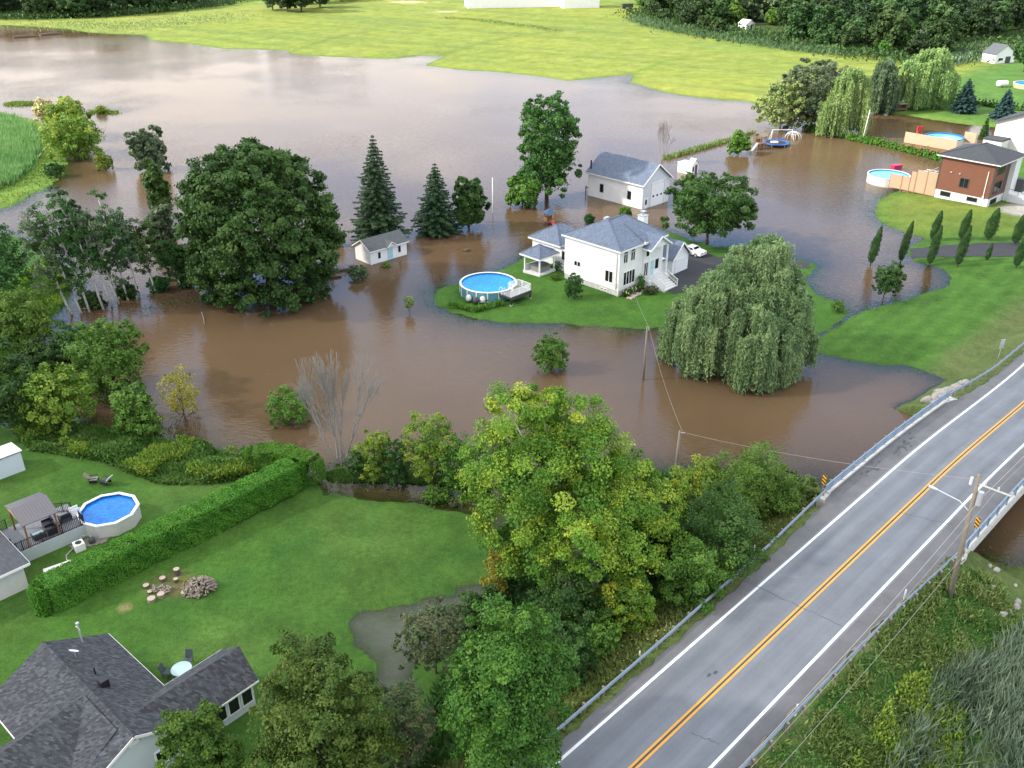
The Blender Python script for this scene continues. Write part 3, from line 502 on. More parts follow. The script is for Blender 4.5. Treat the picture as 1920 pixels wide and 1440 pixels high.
for p0, p1 in (((1395, 1088), (1580, 1175)), ((1680, 960), (1790, 985)), ((1295, 1375), (1350, 1395))):
    a_ = G(*p0, 4); b_ = G(*p1, 4); sa, ta = (a_[0] + a_[1] - 30.4) * S2, (a_[1] - a_[0] - 30.4) * S2; sb, tb = (b_[0] + b_[1] - 30.4) * S2, (b_[1] - b_[0] - 30.4) * S2
    crack(sa, ta, tb, (sb - sa) / (tb - ta))
srng = np.random.default_rng(8)
for sc, tc_, n_, w_ in ((57.5, 4.6, 26, 0.8), (59.5, 4.75, 18, 0.9), (52, 4.9, 14, .9), (20, 0.9, 3, .3)):
    mb = MB()
    for i in range(n_):
        s_, t_ = sc + srng.normal() * w_, tc_ + srng.normal() * w_ * .32; z_ = float(roadz(s_)) + .014; k = srng.integers(5, 8); r_ = srng.uniform(.05, .28)
        mb.add([ST(s_ + math.cos(6.283 * j / k) * r_ * srng.uniform(.6, 1.5), t_ + math.sin(6.283 * j / k) * r_ * srng.uniform(.3, .6), z_ + .0004 * i) for j in range(k)], [tuple(range(k))])
    kind(mb.build('road_stain', M['dark']), 'structure', 'dark oily stain on the asphalt')
# bridge under the road between the abutments
br = thing('road_bridge', 'grey concrete road bridge over the flooded river with pale curbs', 'bridge')
strip('deck', -6.15, 6.15, S_A - 0.3, S_B + 0.3, -0.03, M['concrete'], 2, 0.75, br)
for sd in (1, -1): strip('curb', sd * 5.76, sd * 6.1, S_A - 0.3, S_B + 0.3, 0.16, M['concrete'], 2, 0.185, br)
for s0, s1 in ((S_A - 1.4, S_A - 0.31), (S_B + 0.31, S_B + 1.4)): strip('abutment', -6.3, 6.3, s0, s1, -0.035, M['concrete'], 1, 4.2, br)
for sd in (1, -1): strip('girder', sd * 4.6 - 0.3, sd * 4.6 + 0.3, S_A, S_B, -0.785, M['concrete'], 3, 0.7, br)
# guard rails: W-beams on posts, and three-bar railings on the bridge
def rail_off(side):
    return lambda s: side * np.interp(s, [-40, 5, 20, 34, 42, 45.5, 47, 71, 73, 84, 130], [4.75, 4.8, 4.95, 5.3, 5.75, 5.93, 5.93, 5.93, 5.93, 5.3, 5.1])
def wbeam(nm, label, side, s0, s1):
    g = thing(nm, label, 'guardrail', ST((s0 + s1) / 2, side * 5, 0)); off = Vector(g.location); f = rail_off(side); mb = MB(); prof = [(0.00, 0.0), (0.06, 0.05), (0.06, 0.10), (0.0, 0.15), (0.0, 0.17), (0.06, 0.22), (0.06, 0.27), (0.0, 0.32)]
    prof = [(-side * a_, z) for a_, z in prof]; n = int((s1 - s0) / 1.0) + 1; k = len(prof)
    for i in range(n):
        s = s0 + (s1 - s0) * i / (n - 1); z = float(roadz(s)) + 0.42
        for a_, h in prof: mb.v.append(tuple(Vector(ST(s, f(s) + a_, z + h)) - off))
        for a_, h in prof[::-1]: mb.v.append(tuple(Vector(ST(s, f(s) + a_ + side * 0.02, z + h)) - off))
        if i:
            o = (i - 1) * 2 * k
            for j in range(2 * k): mb.f.append((o + j, o + (j + 1) % (2 * k), o + 2 * k + (j + 1) % (2 * k), o + 2 * k + j))
    mb.build('rail_beam', M['steel'], g); proto = None
    n = int((s1 - s0) / 1.95)
    for i in range(n + 1):
        s = s0 + 0.3 + (s1 - s0 - 0.6) * i / n; p = Vector(ST(s, f(s) + side * 0.16, float(roadz(s)) - 0.6)) - off
        if proto is None: proto = MB().box(-.07, .07, -.09, .09, 0, 1.28).build('post', M['wood'], g, p, R(45))
        else:
            c = proto.copy(); COL.objects.link(c); c.location = p
    return g
wbeam('guardrail', 'long grey guardrail beside the trees on the road\'s wooded side', 1, -30, S_A - 0.5)
wbeam('guardrail', 'grey guardrail on wooden posts above the reeds', -1, -30, S_A - 0.5)
wbeam('guardrail', 'grey guardrail past the bridge above the boulders and lawn', 1, S_B + 0.4, 120)
wbeam('guardrail', 'grey guardrail beyond the bridge at the picture\'s right edge', -1, S_B + 0.4, 120)
def bridge_rail(label, side):
    g = thing('bridge_railing', label, 'railing', ST(S_A, side * 5.93, 4.13)); off = Vector(g.location)
    for h, w, th in ((0.30, .10, .12), (0.58, .10, .12), (0.88, .12, .13)):
        mb = MB(); pts = [Vector(ST(s, side * 5.93, float(roadz(s)) + 0.13 + h)) - off for s in np.linspace(S_A - 0.8, S_B + 0.8, 14)]
        for a_, b_ in zip(pts[:-1], pts[1:]): mb.beam(a_, b_, w, th)
        mb.build('rail_bar', M['steel'], g)
    proto = None
    for s in np.arange(S_A + 0.2, S_B + 0.3, 2.15):
        p = Vector(ST(s, side * 6.02, float(roadz(s)) + 0.1)) - off
        if proto is None: proto = MB().box(-.06, .06, -.05, .05, 0, 1.05).build('post', M['steel'], g, p, R(45))
        else: c = proto.copy(); COL.objects.link(c); c.location = p
bridge_rail('blue-grey three-bar bridge railing on the side of the flooded lawn', 1)
bridge_rail('blue-grey three-bar bridge railing beside the wooden utility pole', -1)
def drape(name, poly, m, dz=0.05, step=0.4, label=None):
    X, Y = np.meshgrid(np.arange(poly[:, 0].min(), poly[:, 0].max() + step, step), np.arange(poly[:, 1].min(), poly[:, 1].max() + step, step))
    d = sdist(X, Y, poly); Z = np.maximum(terrain(X, Y), -0.02) + dz; nx = X.shape[1]; q = np.arange(X.shape[0] - 1)[:, None] * nx + np.arange(nx - 1)[None, :]
    Q = np.stack([q, q + 1, q + nx + 1, q + nx], -1).reshape(-1, 4); Q = Q[(d.ravel()[Q] > 0).all(-1)]
    o = new(name, mesh_np(name, np.stack([X, Y, Z], -1).reshape(-1, 3), Q, m)); return kind(o, 'structure', label)
asph2 = mat('driveway_asphalt', (0.030, 0.032, 0.038), 0.9, noise=(0.8, 0.2))
drape('driveway', W2([(1702, 467), (1780, 463), (1850, 462), (1990, 462), (1990, 492), (1850, 489), (1760, 487), (1708, 486)]), asph2, label='dark asphalt driveway in front of the brown house')
drape('driveway', W2([(1262, 520), (1278, 500), (1296, 470), (1316, 474), (1345, 488), (1440, 480), (1520, 492), (1520, 504), (1440, 512), (1350, 540), (1262, 560), (1240, 548)]), asph2, label='dark asphalt driveway beside the white house')
# ------------------------------------------------------------------ foliage
def quadsV(P, T, B):
    """leaf diamonds: centre P, half-length vectors T, half-width vectors B"""
    n = len(P); V = np.empty((n, 4, 3), np.float32); V[:, 0] = P + T; V[:, 1] = P + B; V[:, 2] = P - T; V[:, 3] = P - B
    return V.reshape(-1, 3), np.arange(n * 4, dtype=np.int32).reshape(-1, 4)
def unit(rng, n):
    v = rng.normal(size=(n, 3)); return v / np.linalg.norm(v, axis=1, keepdims=True)
def leaves(P, out_, size, aspect, rng, wild=0.8, droop=0.0):
    """leaf quads at P, facing roughly along out_"""
    n = len(P); nn = out_ + wild * rng.normal(size=(n, 3)) * 0.7 + np.array((0, 0, 0.25)); nn /= np.linalg.norm(nn, axis=1, keepdims=True) + 1e-9
    t = np.cross(nn, unit(rng, n)); t[:, 2] -= droop; t /= np.linalg.norm(t, axis=1, keepdims=True) + 1e-9
    b = np.cross(nn, t); b /= np.linalg.norm(b, axis=1, keepdims=True) + 1e-9
    s = size * rng.uniform(0.65, 1.3, (n, 1)); return quadsV(P, t * s, b * s * aspect)
def crown_pts(rng, lobes, nsub, nleaf, sub=0.36, zmin=None, floor=-0.75):
    """lobes: (cx,cy,cz,rx,ry,rz) -> leaf points in sub-clumps on the lobes' shells, outward directions, colour key"""
    Ps, Os, Ks = [], [], []
    area = np.array([l[3] * l[4] + l[3] * l[5] + l[4] * l[5] for l in lobes]); area = area / area.sum()
    for l, a in zip(lobes, area):
        c = np.array(l[:3]); r = np.array(l[3:6]); m = max(3, int(round(nsub * a))); d = unit(rng, m); d[:, 2] = np.where(d[:, 2] < floor, -d[:, 2], d[:, 2])
        sc = c + d * r * rng.uniform(0.72, 1.06, (m, 1)); sr = sub * r.mean() * rng.uniform(0.6, 1.25, m); key = rng.random(m) * 0.75 + 0.25 * rng.random()
        k = rng.poisson(nleaf * a / m, m); idx = np.repeat(np.arange(m), k); n = len(idx)
        u = unit(rng, n) * (rng.random((n, 1)) ** 0.45); u[:, 2] *= 0.72
        P = sc[idx] + u * sr[idx][:, None]; o = u * 0.7 + d[idx]; o /= np.linalg.norm(o, axis=1, keepdims=True) + 1e-9
        Ps.append(P); Os.append(o); Ks.append(np.clip(key[idx] * 0.86 + rng.random(n) * 0.17, 0, 1))
    P, O, K = np.concatenate(Ps), np.concatenate(Os), np.concatenate(Ks)
    if zmin is not None: s = P[:, 2] > zmin; P, O, K = P[s], O[s], K[s]
    return P, O, K
def wobble(rng, a, b, n, amt):
    a = np.array(a, float); b = np.array(b, float); return [tuple(a + (b - a) * i / (n - 1) + (rng.normal(size=3) * amt * (0 < i < n - 1))) for i in range(n)]
def limbs(rng, h0, top, targets, r, n=7, lean=(0, 0)):
    """trunk from the ground to top with limbs reaching the targets"""
    mb = MB(); tr = wobble(rng, (0, 0, -0.6), (lean[0], lean[1], top), 6, 0.12 * r * 4); mb.tube(tr, [r * (1.25 if i == 0 else 1 - 0.16 * i) for i in range(6)], n)
    for T in targets:
        f = rng.uniform(h0 / top, 0.8) if top > h0 else 0.5; p0 = np.array((0, 0, -0.6)) + (np.array((lean[0], lean[1], top)) - np.array((0, 0, -0.6))) * f
        p1 = np.array(T); mid = (p0 + p1) / 2 + np.array((0, 0, -0.12 * np.linalg.norm(p1 - p0))) + rng.normal(size=3) * 0.2
        q = r * (1 - 0.75 * f) * 0.7; mb.tube([p0, mid, p1], [q, q * 0.6, q * 0.2], 5)
        for _ in range(2):
            e = mid + (p1 - mid) * rng.uniform(0.3, 0.8) + rng.normal(size=3) * np.linalg.norm(p1 - p0) * 0.10; mb.tube([mid, e], [q * 0.4, q * 0.1], 4)
    return mb
def broad_parts(rng, h, rad, base=0.25, nl=12, lf=0.42, nsub=260, nleaf=14000, leaf=0.24, aspect=0.6, lopsided=0.12, sub=0.36, dome=False, r=None, zmin=0.2, wild=0.8):
    zc = h * (base + (1 - base) * 0.5); rz = h * (1 - base) * 0.5; lobes = []
    for i in range(nl):
        a = 2 * math.pi * (i * 0.618 + rng.uniform(-.08, .08)); e = -0.96 + 1.92 * ((i + rng.random()) / nl); c = (1 - abs(e) ** (2.2 if e > 0 else 4.0)) ** (1 / (2.2 if e > 0 else 4.0)); k = 1 - lf * 0.8
        q = rad * lf * rng.uniform(0.8, 1.25); j = k * rng.uniform(1 - lopsided * 2, 1 + lopsided)
        lobes.append((math.cos(a) * c * rad * j, math.sin(a) * c * rad * j, zc + e * rz * (j * 0.85 + 0.13), q, q, q * (rz / rad * 0.5 + 0.45)))
    lobes.append((0, 0, zc, rad * 0.68, rad * 0.68, rz * 0.74)); lobes.append((0, 0, zc - rz * 0.4, rad * 0.6, rad * 0.6, rz * 0.5))
    P, O, K = crown_pts(rng, lobes, nsub, nleaf, sub, zmin=zmin)
    V, Q = leaves(P, O, leaf, aspect, rng, wild); ctr = np.array((0, 0, zc * 0.9)); tg = [tuple(ctr + (np.array(l[:3]) - ctr) * 0.72) for l in lobes[:-1]][:16]
    return (V, Q, K), limbs(rng, h * base * 0.8 + 0.3, h * 0.72, tg, r or max(0.06, h * 0.018)), lobes
def plant(nm, label, cat, loc, crown, lm, trunk, tm, group=None, rotz=0):
    o = thing(nm, label, cat, loc, rotz, group); new('crown', mesh_np('crown', crown[0], crown[1], lm, crown[2]), o)
    if trunk is not None: trunk.build('trunk', tm, o, smooth=True)
    return o
def broad(seed, label, bx, by, top, wpx, lm='mid', tm='bark', nm='leafy_tree', cat='tree', z=None, group=None, **kw):
    """tree from photo measurements: base pixel, top row, crown width in pixels"""
    rng = np.random.default_rng(seed); p = G(bx, by, 0)
    zz = z if z is not None else max(-0.3, min(tz(p[0], p[1]), 4)); p = G(bx, by, zz); h = ZT(p[1], top) - zz; rad = wpx / 2 / ppm(p[1], zz + h / 2) * 1.04
    kw.setdefault('leaf', max(0.12, min(0.42, 3.0 / ppm(p[1]) + 0.08))); cr, tr, _ = broad_parts(rng, h, rad, **kw)
    return plant(nm, label, cat, p, cr, L[lm], tr, M[tm], group)
def willow_parts(rng, h, rad, nstr=1500, ntuft=70, leaf=0.26, low=0.05):
    """weeping curtains cascading from tufts at several heights of a billowing dome"""
    d = unit(rng, ntuft); d[:, 2] = np.abs(d[:, 2]); d[:, 2] = d[:, 2] * 1.1 - 0.12; d /= np.linalg.norm(d, axis=1, keepdims=True)
    top = h * 0.50; lump = 1 + 0.16 * np.sin(3 * np.arctan2(d[:, 1], d[:, 0]) + rng.random() * 6)[:, None]
    T = d * np.array((rad * 0.86, rad * 0.86, (h - top) * 0.97)) * rng.uniform(0.72, 1.0, (ntuft, 1)) * lump * np.array((1, 1, 0)) + d * np.array((0, 0, (h - top) * 0.97)) * rng.uniform(0.8, 1.0, (ntuft, 1)) + np.array((0, 0, top)); key = rng.random(ntuft); tl = rng.uniform(0.28, 0.75, ntuft)
    idx = rng.integers(0, ntuft, nstr); w = rad * 0.09; P0 = T[idx] + rng.normal(size=(nstr, 3)) * np.array((w, w, w * 0.5)); Ps, Ts, Ks = [], [], []
    for i in range(nstr):
        p = P0[i]; rr = math.hypot(p[0], p[1]) + 1e-6; o = np.array((p[0] / rr, p[1] / rr, 0)); j = idx[i]
        Ln = max(1.2, min(p[2] - h * low * rng.uniform(0.6, 2.2), h * tl[j] * rng.uniform(0.7, 1.1))); n = max(4, int(Ln / (leaf * 0.55))); f = np.linspace(0, 1, n)
        Q = p + np.outer(np.sin(np.minimum(f * 2.4, 1.57)) * rng.uniform(0.5, 1.0) * rad * 0.10, o); Q[:, 2] = p[2] + 0.5 * np.sin(np.minimum(f * 5, 3.14)) - f ** 1.2 * Ln
        Q += rng.normal(size=Q.shape) * 0.10; Ps.append(Q); tt = np.gradient(Q, axis=0); Ts.append(tt / (np.linalg.norm(tt, axis=1, keepdims=True) + 1e-6)); Ks.append(np.clip(key[j] * 0.55 + rng.random(n) * 0.4 + 0.1 * rng.random(), 0, 1))
    P, Tn, K = np.concatenate(Ps), np.concatenate(Ts), np.concatenate(Ks); n = len(P); Tn = Tn + rng.normal(size=Tn.shape) * 0.34; Tn /= np.linalg.norm(Tn, axis=1, keepdims=True)
    B = np.cross(Tn, unit(rng, n)); B /= np.linalg.norm(B, axis=1, keepdims=True) + 1e-9; s = leaf * rng.uniform(0.75, 1.3, (n, 1)); V, Q = quadsV(P, Tn * s, B * s * 0.25)
    ok = P[:, 2] > 0.15; keep = np.repeat(ok, 4); V = V[keep]; Q = np.arange(len(V), dtype=np.int32).reshape(-1, 4)
    tr = limbs(rng, h * 0.15, h * 0.55, [tuple(x * 0.8) for x in T[:12]], h * 0.032); return (V, Q, K[ok]), tr
def willow(seed, label, bx, by, top, wpx, lm='willow', billows=((0, 0, 1, 1),), nstr=1500, **kw):
    """billows: (across, depth, width, height) of each hanging dome, in crown radii and heights"""
    rng = np.random.default_rng(seed); p = G(bx, by, 0); zz = max(-0.3, tz(p[0], p[1])); p = G(bx, by, zz); h = ZT(p[1], top) - zz; rad = wpx / 2 / ppm(p[1], h / 2); tot = sum(b[2] * b[3] for b in billows)
    kw.setdefault('leaf', max(0.2, 3.4 / ppm(p[1]))); Vs, Ks, tr = [], [], None; nt_ = kw.pop('ntuft', 70)
    for ox, oy, w_, h_ in billows:
        (V, Q, K), t_ = willow_parts(rng, h * h_, rad * w_, int(nstr * w_ * h_ / tot), max(14, int(nt_ * w_ * h_ / tot)), **kw); Vs.append(V + np.array((ox * rad, oy * rad, 0), np.float32)); Ks.append(np.clip(K + rng.uniform(-.1, .1), 0, 1)); tr = tr or t_
    V = np.concatenate(Vs); return plant('willow_tree', label, 'willow', p, (V, np.arange(len(V), dtype=np.int32).reshape(-1, 4), np.concatenate(Ks)), L[lm], tr, M['bark'])
def spruce_parts(rng, h, rad, tiers=26, leaf=0.2, dens=1.0, bare=0.05):
    Ps, Ts, Bs, Ks = [], [], [], []
    for i in range(tiers):
        f = (i + 0.5) / tiers; z = h * (bare + (1 - bare) * f); rr = rad * (1 - f) ** 0.82 * rng.uniform(0.85, 1.1) + 0.12; nb = int(6 + 9 * (1 - f)); a0 = rng.random() * 6.28
        for j in range(nb):
            a = a0 + 6.283 * j / nb + rng.uniform(-.2, .2); ln = rr * rng.uniform(0.75, 1.12); n = int(max(8, ln / leaf * 9 * dens)); u = rng.random(n) ** 0.7
            ca, sa = math.cos(a), math.sin(a); side = (rng.random(n) - 0.5) * 0.62 * ln * (1.08 - u) + rng.normal(size=n) * 0.04; zz = z - 0.30 * ln * u ** 1.2 + 0.10 * ln * u ** 4 - np.abs(side) * 0.25 + rng.normal(size=n) * 0.06
            Ps.append(np.stack([ca * u * ln - sa * side, sa * u * ln + ca * side, zz], -1)); sg = np.sign(side); T = np.stack([ca * 0.8 - sa * sg * 0.6, sa * 0.8 + ca * sg * 0.6, np.full(n, -0.32)], -1) + rng.normal(size=(n, 3)) * 0.2; Ts.append(T)
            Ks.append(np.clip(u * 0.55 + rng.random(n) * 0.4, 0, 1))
    P, T, K = np.concatenate(Ps), np.concatenate(Ts), np.concatenate(Ks); T /= np.linalg.norm(T, axis=1, keepdims=True); n = len(P); B = np.cross(T, np.array((0, 0, 1.0)) + rng.normal(size=(n, 3)) * 0.35); B /= np.linalg.norm(B, axis=1, keepdims=True)
    s = leaf * rng.uniform(0.7, 1.3, (n, 1)); V, Q = quadsV(P, T * s, B * s * 0.42); tr = MB().tube([(0, 0, -0.6), (0, 0, h * 0.5), (0, 0, h * 0.97)], [h * 0.016, h * 0.01, 0.03], 6); return (V, Q, K), tr
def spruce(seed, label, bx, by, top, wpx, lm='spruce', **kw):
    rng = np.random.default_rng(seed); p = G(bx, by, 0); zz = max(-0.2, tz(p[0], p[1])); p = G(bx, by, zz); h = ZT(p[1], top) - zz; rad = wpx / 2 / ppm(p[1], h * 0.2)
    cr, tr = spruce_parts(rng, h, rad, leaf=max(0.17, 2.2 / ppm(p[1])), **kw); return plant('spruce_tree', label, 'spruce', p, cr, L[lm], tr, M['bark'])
def bare_mb(rng, h, r, spread, depth=5, stems=1, fork=3):
    mb = MB()
    def grow(p, d, ln, r, k):
        q = p + d * ln; m = p + d * ln * 0.5 + rng.normal(size=3) * ln * 0.05; mb.tube([p, m, q], [r, r * 0.82, r * 0.62], 5 if k > 2 else 4, cap=False)
        if k <= 0: return
        for i in range(fork if k > 1 else 3):
            e = d + rng.normal(size=3) * spread + np.array((0, 0, 0.10)); e /= np.linalg.norm(e); grow(q if i else p + d * ln * rng.uniform(0.75, 1), e, ln * rng.uniform(0.62, 0.86), r * 0.62, k - 1)
    for i in range(stems):
        d = np.array((0, 0, 1.0)) + rng.normal(size=3) * 0.22 * (stems > 1); d /= np.linalg.norm(d); grow(np.array((0.25 * i, 0.1 * i, -0.5)), d, h * 0.30, r * (1 - 0.12 * i), depth - 1)
    return mb
def bare(seed, label, bx, by, top, r, spread, tm='deadwood', **kw):
    rng = np.random.default_rng(seed); p = G(bx, by, 0); h = ZT(p[1], top); mb = bare_mb(rng, h, r, spread, **kw); zt = max(v[2] for v in mb.v); k = h / zt; k2 = k * 0.68; mb.v = [(x * k2, y * k2, z_ * k) for x, y, z_ in mb.v]
    o = thing('dead_tree', label, 'dead tree', p); mb.build('branches', M[tm], o, smooth=True); return o
def shrub(seed, label, bx, by, top, wpx, lm='mid', nm='shrub', cat='shrub', group=None, n=5000, leaf=None, z=None, **kw):
    rng = np.random.default_rng(seed); p = G(bx, by, 0); zz = z if z is not None else max(-0.15, tz(p[0], p[1])); p = G(bx, by, zz); h = max(0.4, ZT(p[1], top) - zz); rad = wpx / 2 / ppm(p[1], zz)
    a = dict(base=0.0, nl=26, lf=0.34, nsub=190, sub=0.42, nleaf=n, leaf=leaf or max(0.08, min(0.2, 2.0 / ppm(p[1]))), zmin=0.0, lopsided=0.06); a.update(kw)
    cr, tr, _ = broad_parts(rng, h, rad, **a); o = thing(nm, label, cat, p, 0, group); new('foliage', mesh_np('foliage', cr[0], cr[1], L[lm], cr[2]), o)
    tr.build('stems', M['bark'], o); return o
# ---- the large trees, near to far
L['gwillow'] = leafmat('leaf_grey_willow', [(0.045, 0.072, 0.036), (0.075, 0.11, 0.055), (0.12, 0.16, 0.085)]); L['wood1'] = leafmat('leaf_far_wood', [(0.021, 0.045, 0.014), (0.035, 0.070, 0.020), (0.058, 0.10, 0.030)]); L['wood2'] = leafmat('leaf_far_wood_dark', [(0.017, 0.036, 0.014), (0.027, 0.054, 0.019), (0.042, 0.076, 0.026)]); L['fore2'] = leafmat('leaf_fore_green', [(0.026, 0.068, 0.011), (0.045, 0.10, 0.015), (0.08, 0.145, 0.021)])
L['mid2'] = leafmat('leaf_poplar', [(0.024, 0.058, 0.014), (0.042, 0.092, 0.02), (0.066, 0.125, 0.03)])
rng = np.random.default_rng(101)
def cottonwood():
    by = 1110; p = G(1065, by, 0.6); h = ZT(p[1], 702) - 0.6; m = ppm(p[1], 10); Y = p[1]
    spec = [(960, 760, 62, -1), (1010, 735, 52, 1), (1075, 770, 68, 2), (1110, 830, 72, 0), (1180, 860, 50, 1), (930, 850, 66, 0), (1000, 870, 80, -2), (1060, 930, 85, -3), (1160, 950, 72, -2), (1225, 930, 58, 1), (965, 960, 72, -3), (1230, 985, 55, 0), (1010, 1030, 70, -4), (1120, 1040, 66, -5), (935, 890, 58, 2), (1150, 1135, 58, -5.5), (1175, 1090, 45, -5), (1050, 820, 80, 3), (1130, 900, 80, 3), (990, 800, 62, 3), (1255, 900, 34, 2), (1090, 990, 60, -6), (895, 910, 34, 1), (1185, 1010, 55, -4)]
    lobes = []
    for x, y, r, dy in spec:
        yy_ = Y + dy; y = y + 20; z = ZT(yy_, y); q = G(x, y, z); k = r / ppm(yy_, z) * 0.92; lobes.append((q[0] - p[0], q[1] - p[1], z - 0.6, k, k, k * 0.92))
    P, O, K = crown_pts(rng, lobes, 700, 120000, 0.38, zmin=0.6, floor=-0.85)
    V, Q = leaves(P, O, 0.11, 0.66, rng, 0.9); tr = limbs(rng, 4, 13.5, [l[:3] for l in lobes], 0.55, 8, (1.2, 0.5)); plant('leafy_tree', 'large lime green tree with yellowing tips between the lawn and the road', 'tree', p, (V, Q, K), L['lime'], tr, M['palebark'])
cottonwood()
def maple():
    """one dense dome of rounded leaf masses down to the water"""
    rng = np.random.default_rng(11); p = G(506, 554, -0.3); h = ZT(p[1], 262) + 0.3; m = ppm(p[1], h / 2); Rr = 300 / 2 / m; lobes = []
    for i in range(120):
        e = 1 - 1.80 * (i + 0.5) / 120; c = math.sqrt(1 - min(1, max(0, e)) ** 2.3) if e > 0 else 1 - 0.30 * (e / 0.8) ** 2; a = i * 2.39996 + rng.uniform(-.25, .25); q = Rr * rng.uniform(0.14, 0.22); j = 0.83 * rng.uniform(0.93, 1.06)
        lobes.append((math.cos(a) * c * Rr * j, math.sin(a) * c * Rr * j, h * (0.42 + 0.50 * e * rng.uniform(.95, 1.03)), q, q, q * 0.85))
    lobes += [(0, 0, h * .45, Rr * .75, Rr * .75, h * .36)]
    P, O, K = crown_pts(rng, lobes, 1300, 105000, 0.46, zmin=0.6); V, Q = leaves(P, O, 0.25, 0.65, rng, 0.7)
    plant('leafy_tree', 'huge round dark green maple standing in the flood beside the white shed', 'tree', p, (V, Q, K), L['maple'], limbs(rng, 3, h * .6, [tuple(np.array(l[:3]) * (.7, .7, .8)) for l in lobes[20:90:6]], .6), M['bark'])
maple()
willow(12, 'big grey-green weeping willow standing in the water in front of the white house', 1374, 690, 449, 262, 'willow', ((0.34, 0.25, 0.62, 1.0), (-0.42, -0.1, 0.56, 0.78), (0.05, -0.55, 0.42, 0.66), (0.72, -0.2, 0.36, 0.62), (-0.02, 0.3, 0.5, 0.90), (-0.75, 0.2, 0.3, 0.55), (0.45, -0.45, 0.36, 0.5)), nstr=9500, ntuft=230, leaf=0.23)
spruce(13, 'tall dark spruce behind the white shed', 712, 452, 252, 122, dens=1.0, tiers=30)
spruce(14, 'shorter dark spruce between the tall spruce and a round tree', 820, 437, 305, 104, tiers=22)
broad(15, 'round dark green tree touching the shorter spruce', 880, 432, 333, 66, 'dark', base=0.05, nl=14, nleaf=9000, lf=0.34)
broad(16, 'tall airy poplar rising from the flood left of the white garage', 1025, 378, 163, 116, 'mid2', base=0.03, nl=40, lf=0.24, nsub=420, nleaf=30000, leaf=0.26, sub=0.45, lopsided=0.12, nm='poplar_tree', cat='poplar')
broad(17, 'low bushy tree at the foot of the tall poplar', 980, 390, 330, 62, 'mid', base=0.03, nl=10, nleaf=6000)
broad(18, 'spreading green tree beside the white car and the driveway', 1325, 458, 327, 172, 'mid2', base=0.16, nl=30, lf=0.27, nsub=380, nleaf=26000, leaf=0.24, r=0.3)
bare(19, 'bare grey tree behind the white garage', 1237, 306, 220, 0.13, 0.17, 'deadwood', depth=6, stems=4)
bare(20, 'bare whitish dead tree standing in the water near the cut hedge', 634, 868, 650, 0.2, 0.20, 'deadwood', depth=6, stems=6, fork=3)
# right-hand group behind the hedge row
broad(21, 'pale green tree leaning left at the hay field\'s wet corner', 1462, 245, 146, 96, 'pwillow', base=0.0, nl=26, nleaf=13000, nsub=300, lf=0.27, leaf=0.3)
broad(22, 'broad dark grey-green tree between the leaning tree and the willow', 1520, 240, 105, 148, 'gwillow', base=0.0, nl=36, nleaf=24000, nsub=420, lf=0.25, leaf=0.3)
willow(23, 'pale yellow-green weeping willow in the water behind the small hedge row', 1575, 254, 120, 112, 'pwillow', ((0.1, 0, 0.75, 1.0), (-0.5, -0.2, 0.5, 0.72), (0.4, 0.2, 0.6, 0.85)), nstr=2600, ntuft=95, leaf=0.36)
willow(24, 'weeping willow half hidden behind the pale yellow-green willow', 1648, 210, 106, 66, 'gwillow', ((0, 0, 0.9, 1), (0.35, 0, 0.6, 0.8)), nstr=1500, ntuft=60, leaf=0.42)
willow(25, 'weeping willow on the lawn with dark furniture under it', 1724, 200, 88, 122, 'pwillow', ((0.15, 0, 0.8, 1), (-0.55, -0.1, 0.5, 0.8), (0.5, 0.1, 0.6, 0.75)), nstr=2400, ntuft=90, leaf=0.44)
spruce(26, 'dense blue spruce on the lawn right of the willows', 1805, 210, 147, 58, 'blue', tiers=18)
spruce(27, 'second blue spruce next to the beige house', 1880, 222, 167, 52, 'blue', tiers=18)
broad(28, 'small round leafy tree growing in the flood near the blue trampoline', 1385, 292, 250, 38, 'mid', base=0.12, nl=8, nleaf=3500)
broad(29, 'small dark tree standing in the pool of water between the two lawns', 1655, 568, 494, 56, 'dark', base=0.2, nl=14, lf=0.36, nleaf=7000, leaf=0.13)
broad(30, 'tiny pale yellow sapling alone in the brown water', 768, 590, 553, 20, 'pwillow', base=0.25, nl=6, nleaf=1200, leaf=0.1, nm='sapling', cat='sapling')
broad(31, 'tree at the right edge beside the far white shed', 1918, 135, 78, 44, 'dark', nl=9, nleaf=4000)
# left side
broad(32, 'upper yellow-green tree of the clump by the corn field', 133, 262, 184, 90, 'lime', base=0.05, nl=12, nleaf=8000, leaf=0.3)
broad(33, 'lower yellow-green tree of the clump by the corn field', 148, 296, 216, 104, 'yellow', base=0.04, nl=14, nleaf=10000, leaf=0.28)
broad(34, 'pale dry leafed sapling left of the yellow-green clump', 92, 240, 180, 34, 'pale', base=0.1, nl=7, nleaf=1500, nm='sapling', cat='sapling')
shrub(35, 'small yellow bush right of the yellow-green clump', 197, 320, 288, 34, 'yellow', n=2500)
shrub(36, 'small dark bush on the corn field\'s grassy edge', 104, 332, 306, 36, 'dark', n=2200)
shrub(37, 'small yellow-green bush on a grassy shoal in the wide water', 190, 212, 198, 22, 'yellow', n=900)
broad(38, 'upper grey-green poplar in the flood left of the maple', 286, 322, 236, 66, 'gwillow', base=0.0, nl=12, nleaf=7000, lf=0.36, lopsided=.25, nm='poplar_tree', cat='poplar')
broad(39, 'middle grey-green poplar in the flood left of the maple', 308, 424, 292, 50, 'mid2', base=0.02, nl=13, nleaf=6500, lf=0.34, lopsided=.25, nm='poplar_tree', cat='poplar')
broad(40, 'lower grey-green poplar against the maple\'s left side', 318, 520, 372, 58, 'gwillow', base=0.04, nl=14, nleaf=7500, lf=0.33, lopsided=.25, nm='poplar_tree', cat='poplar')
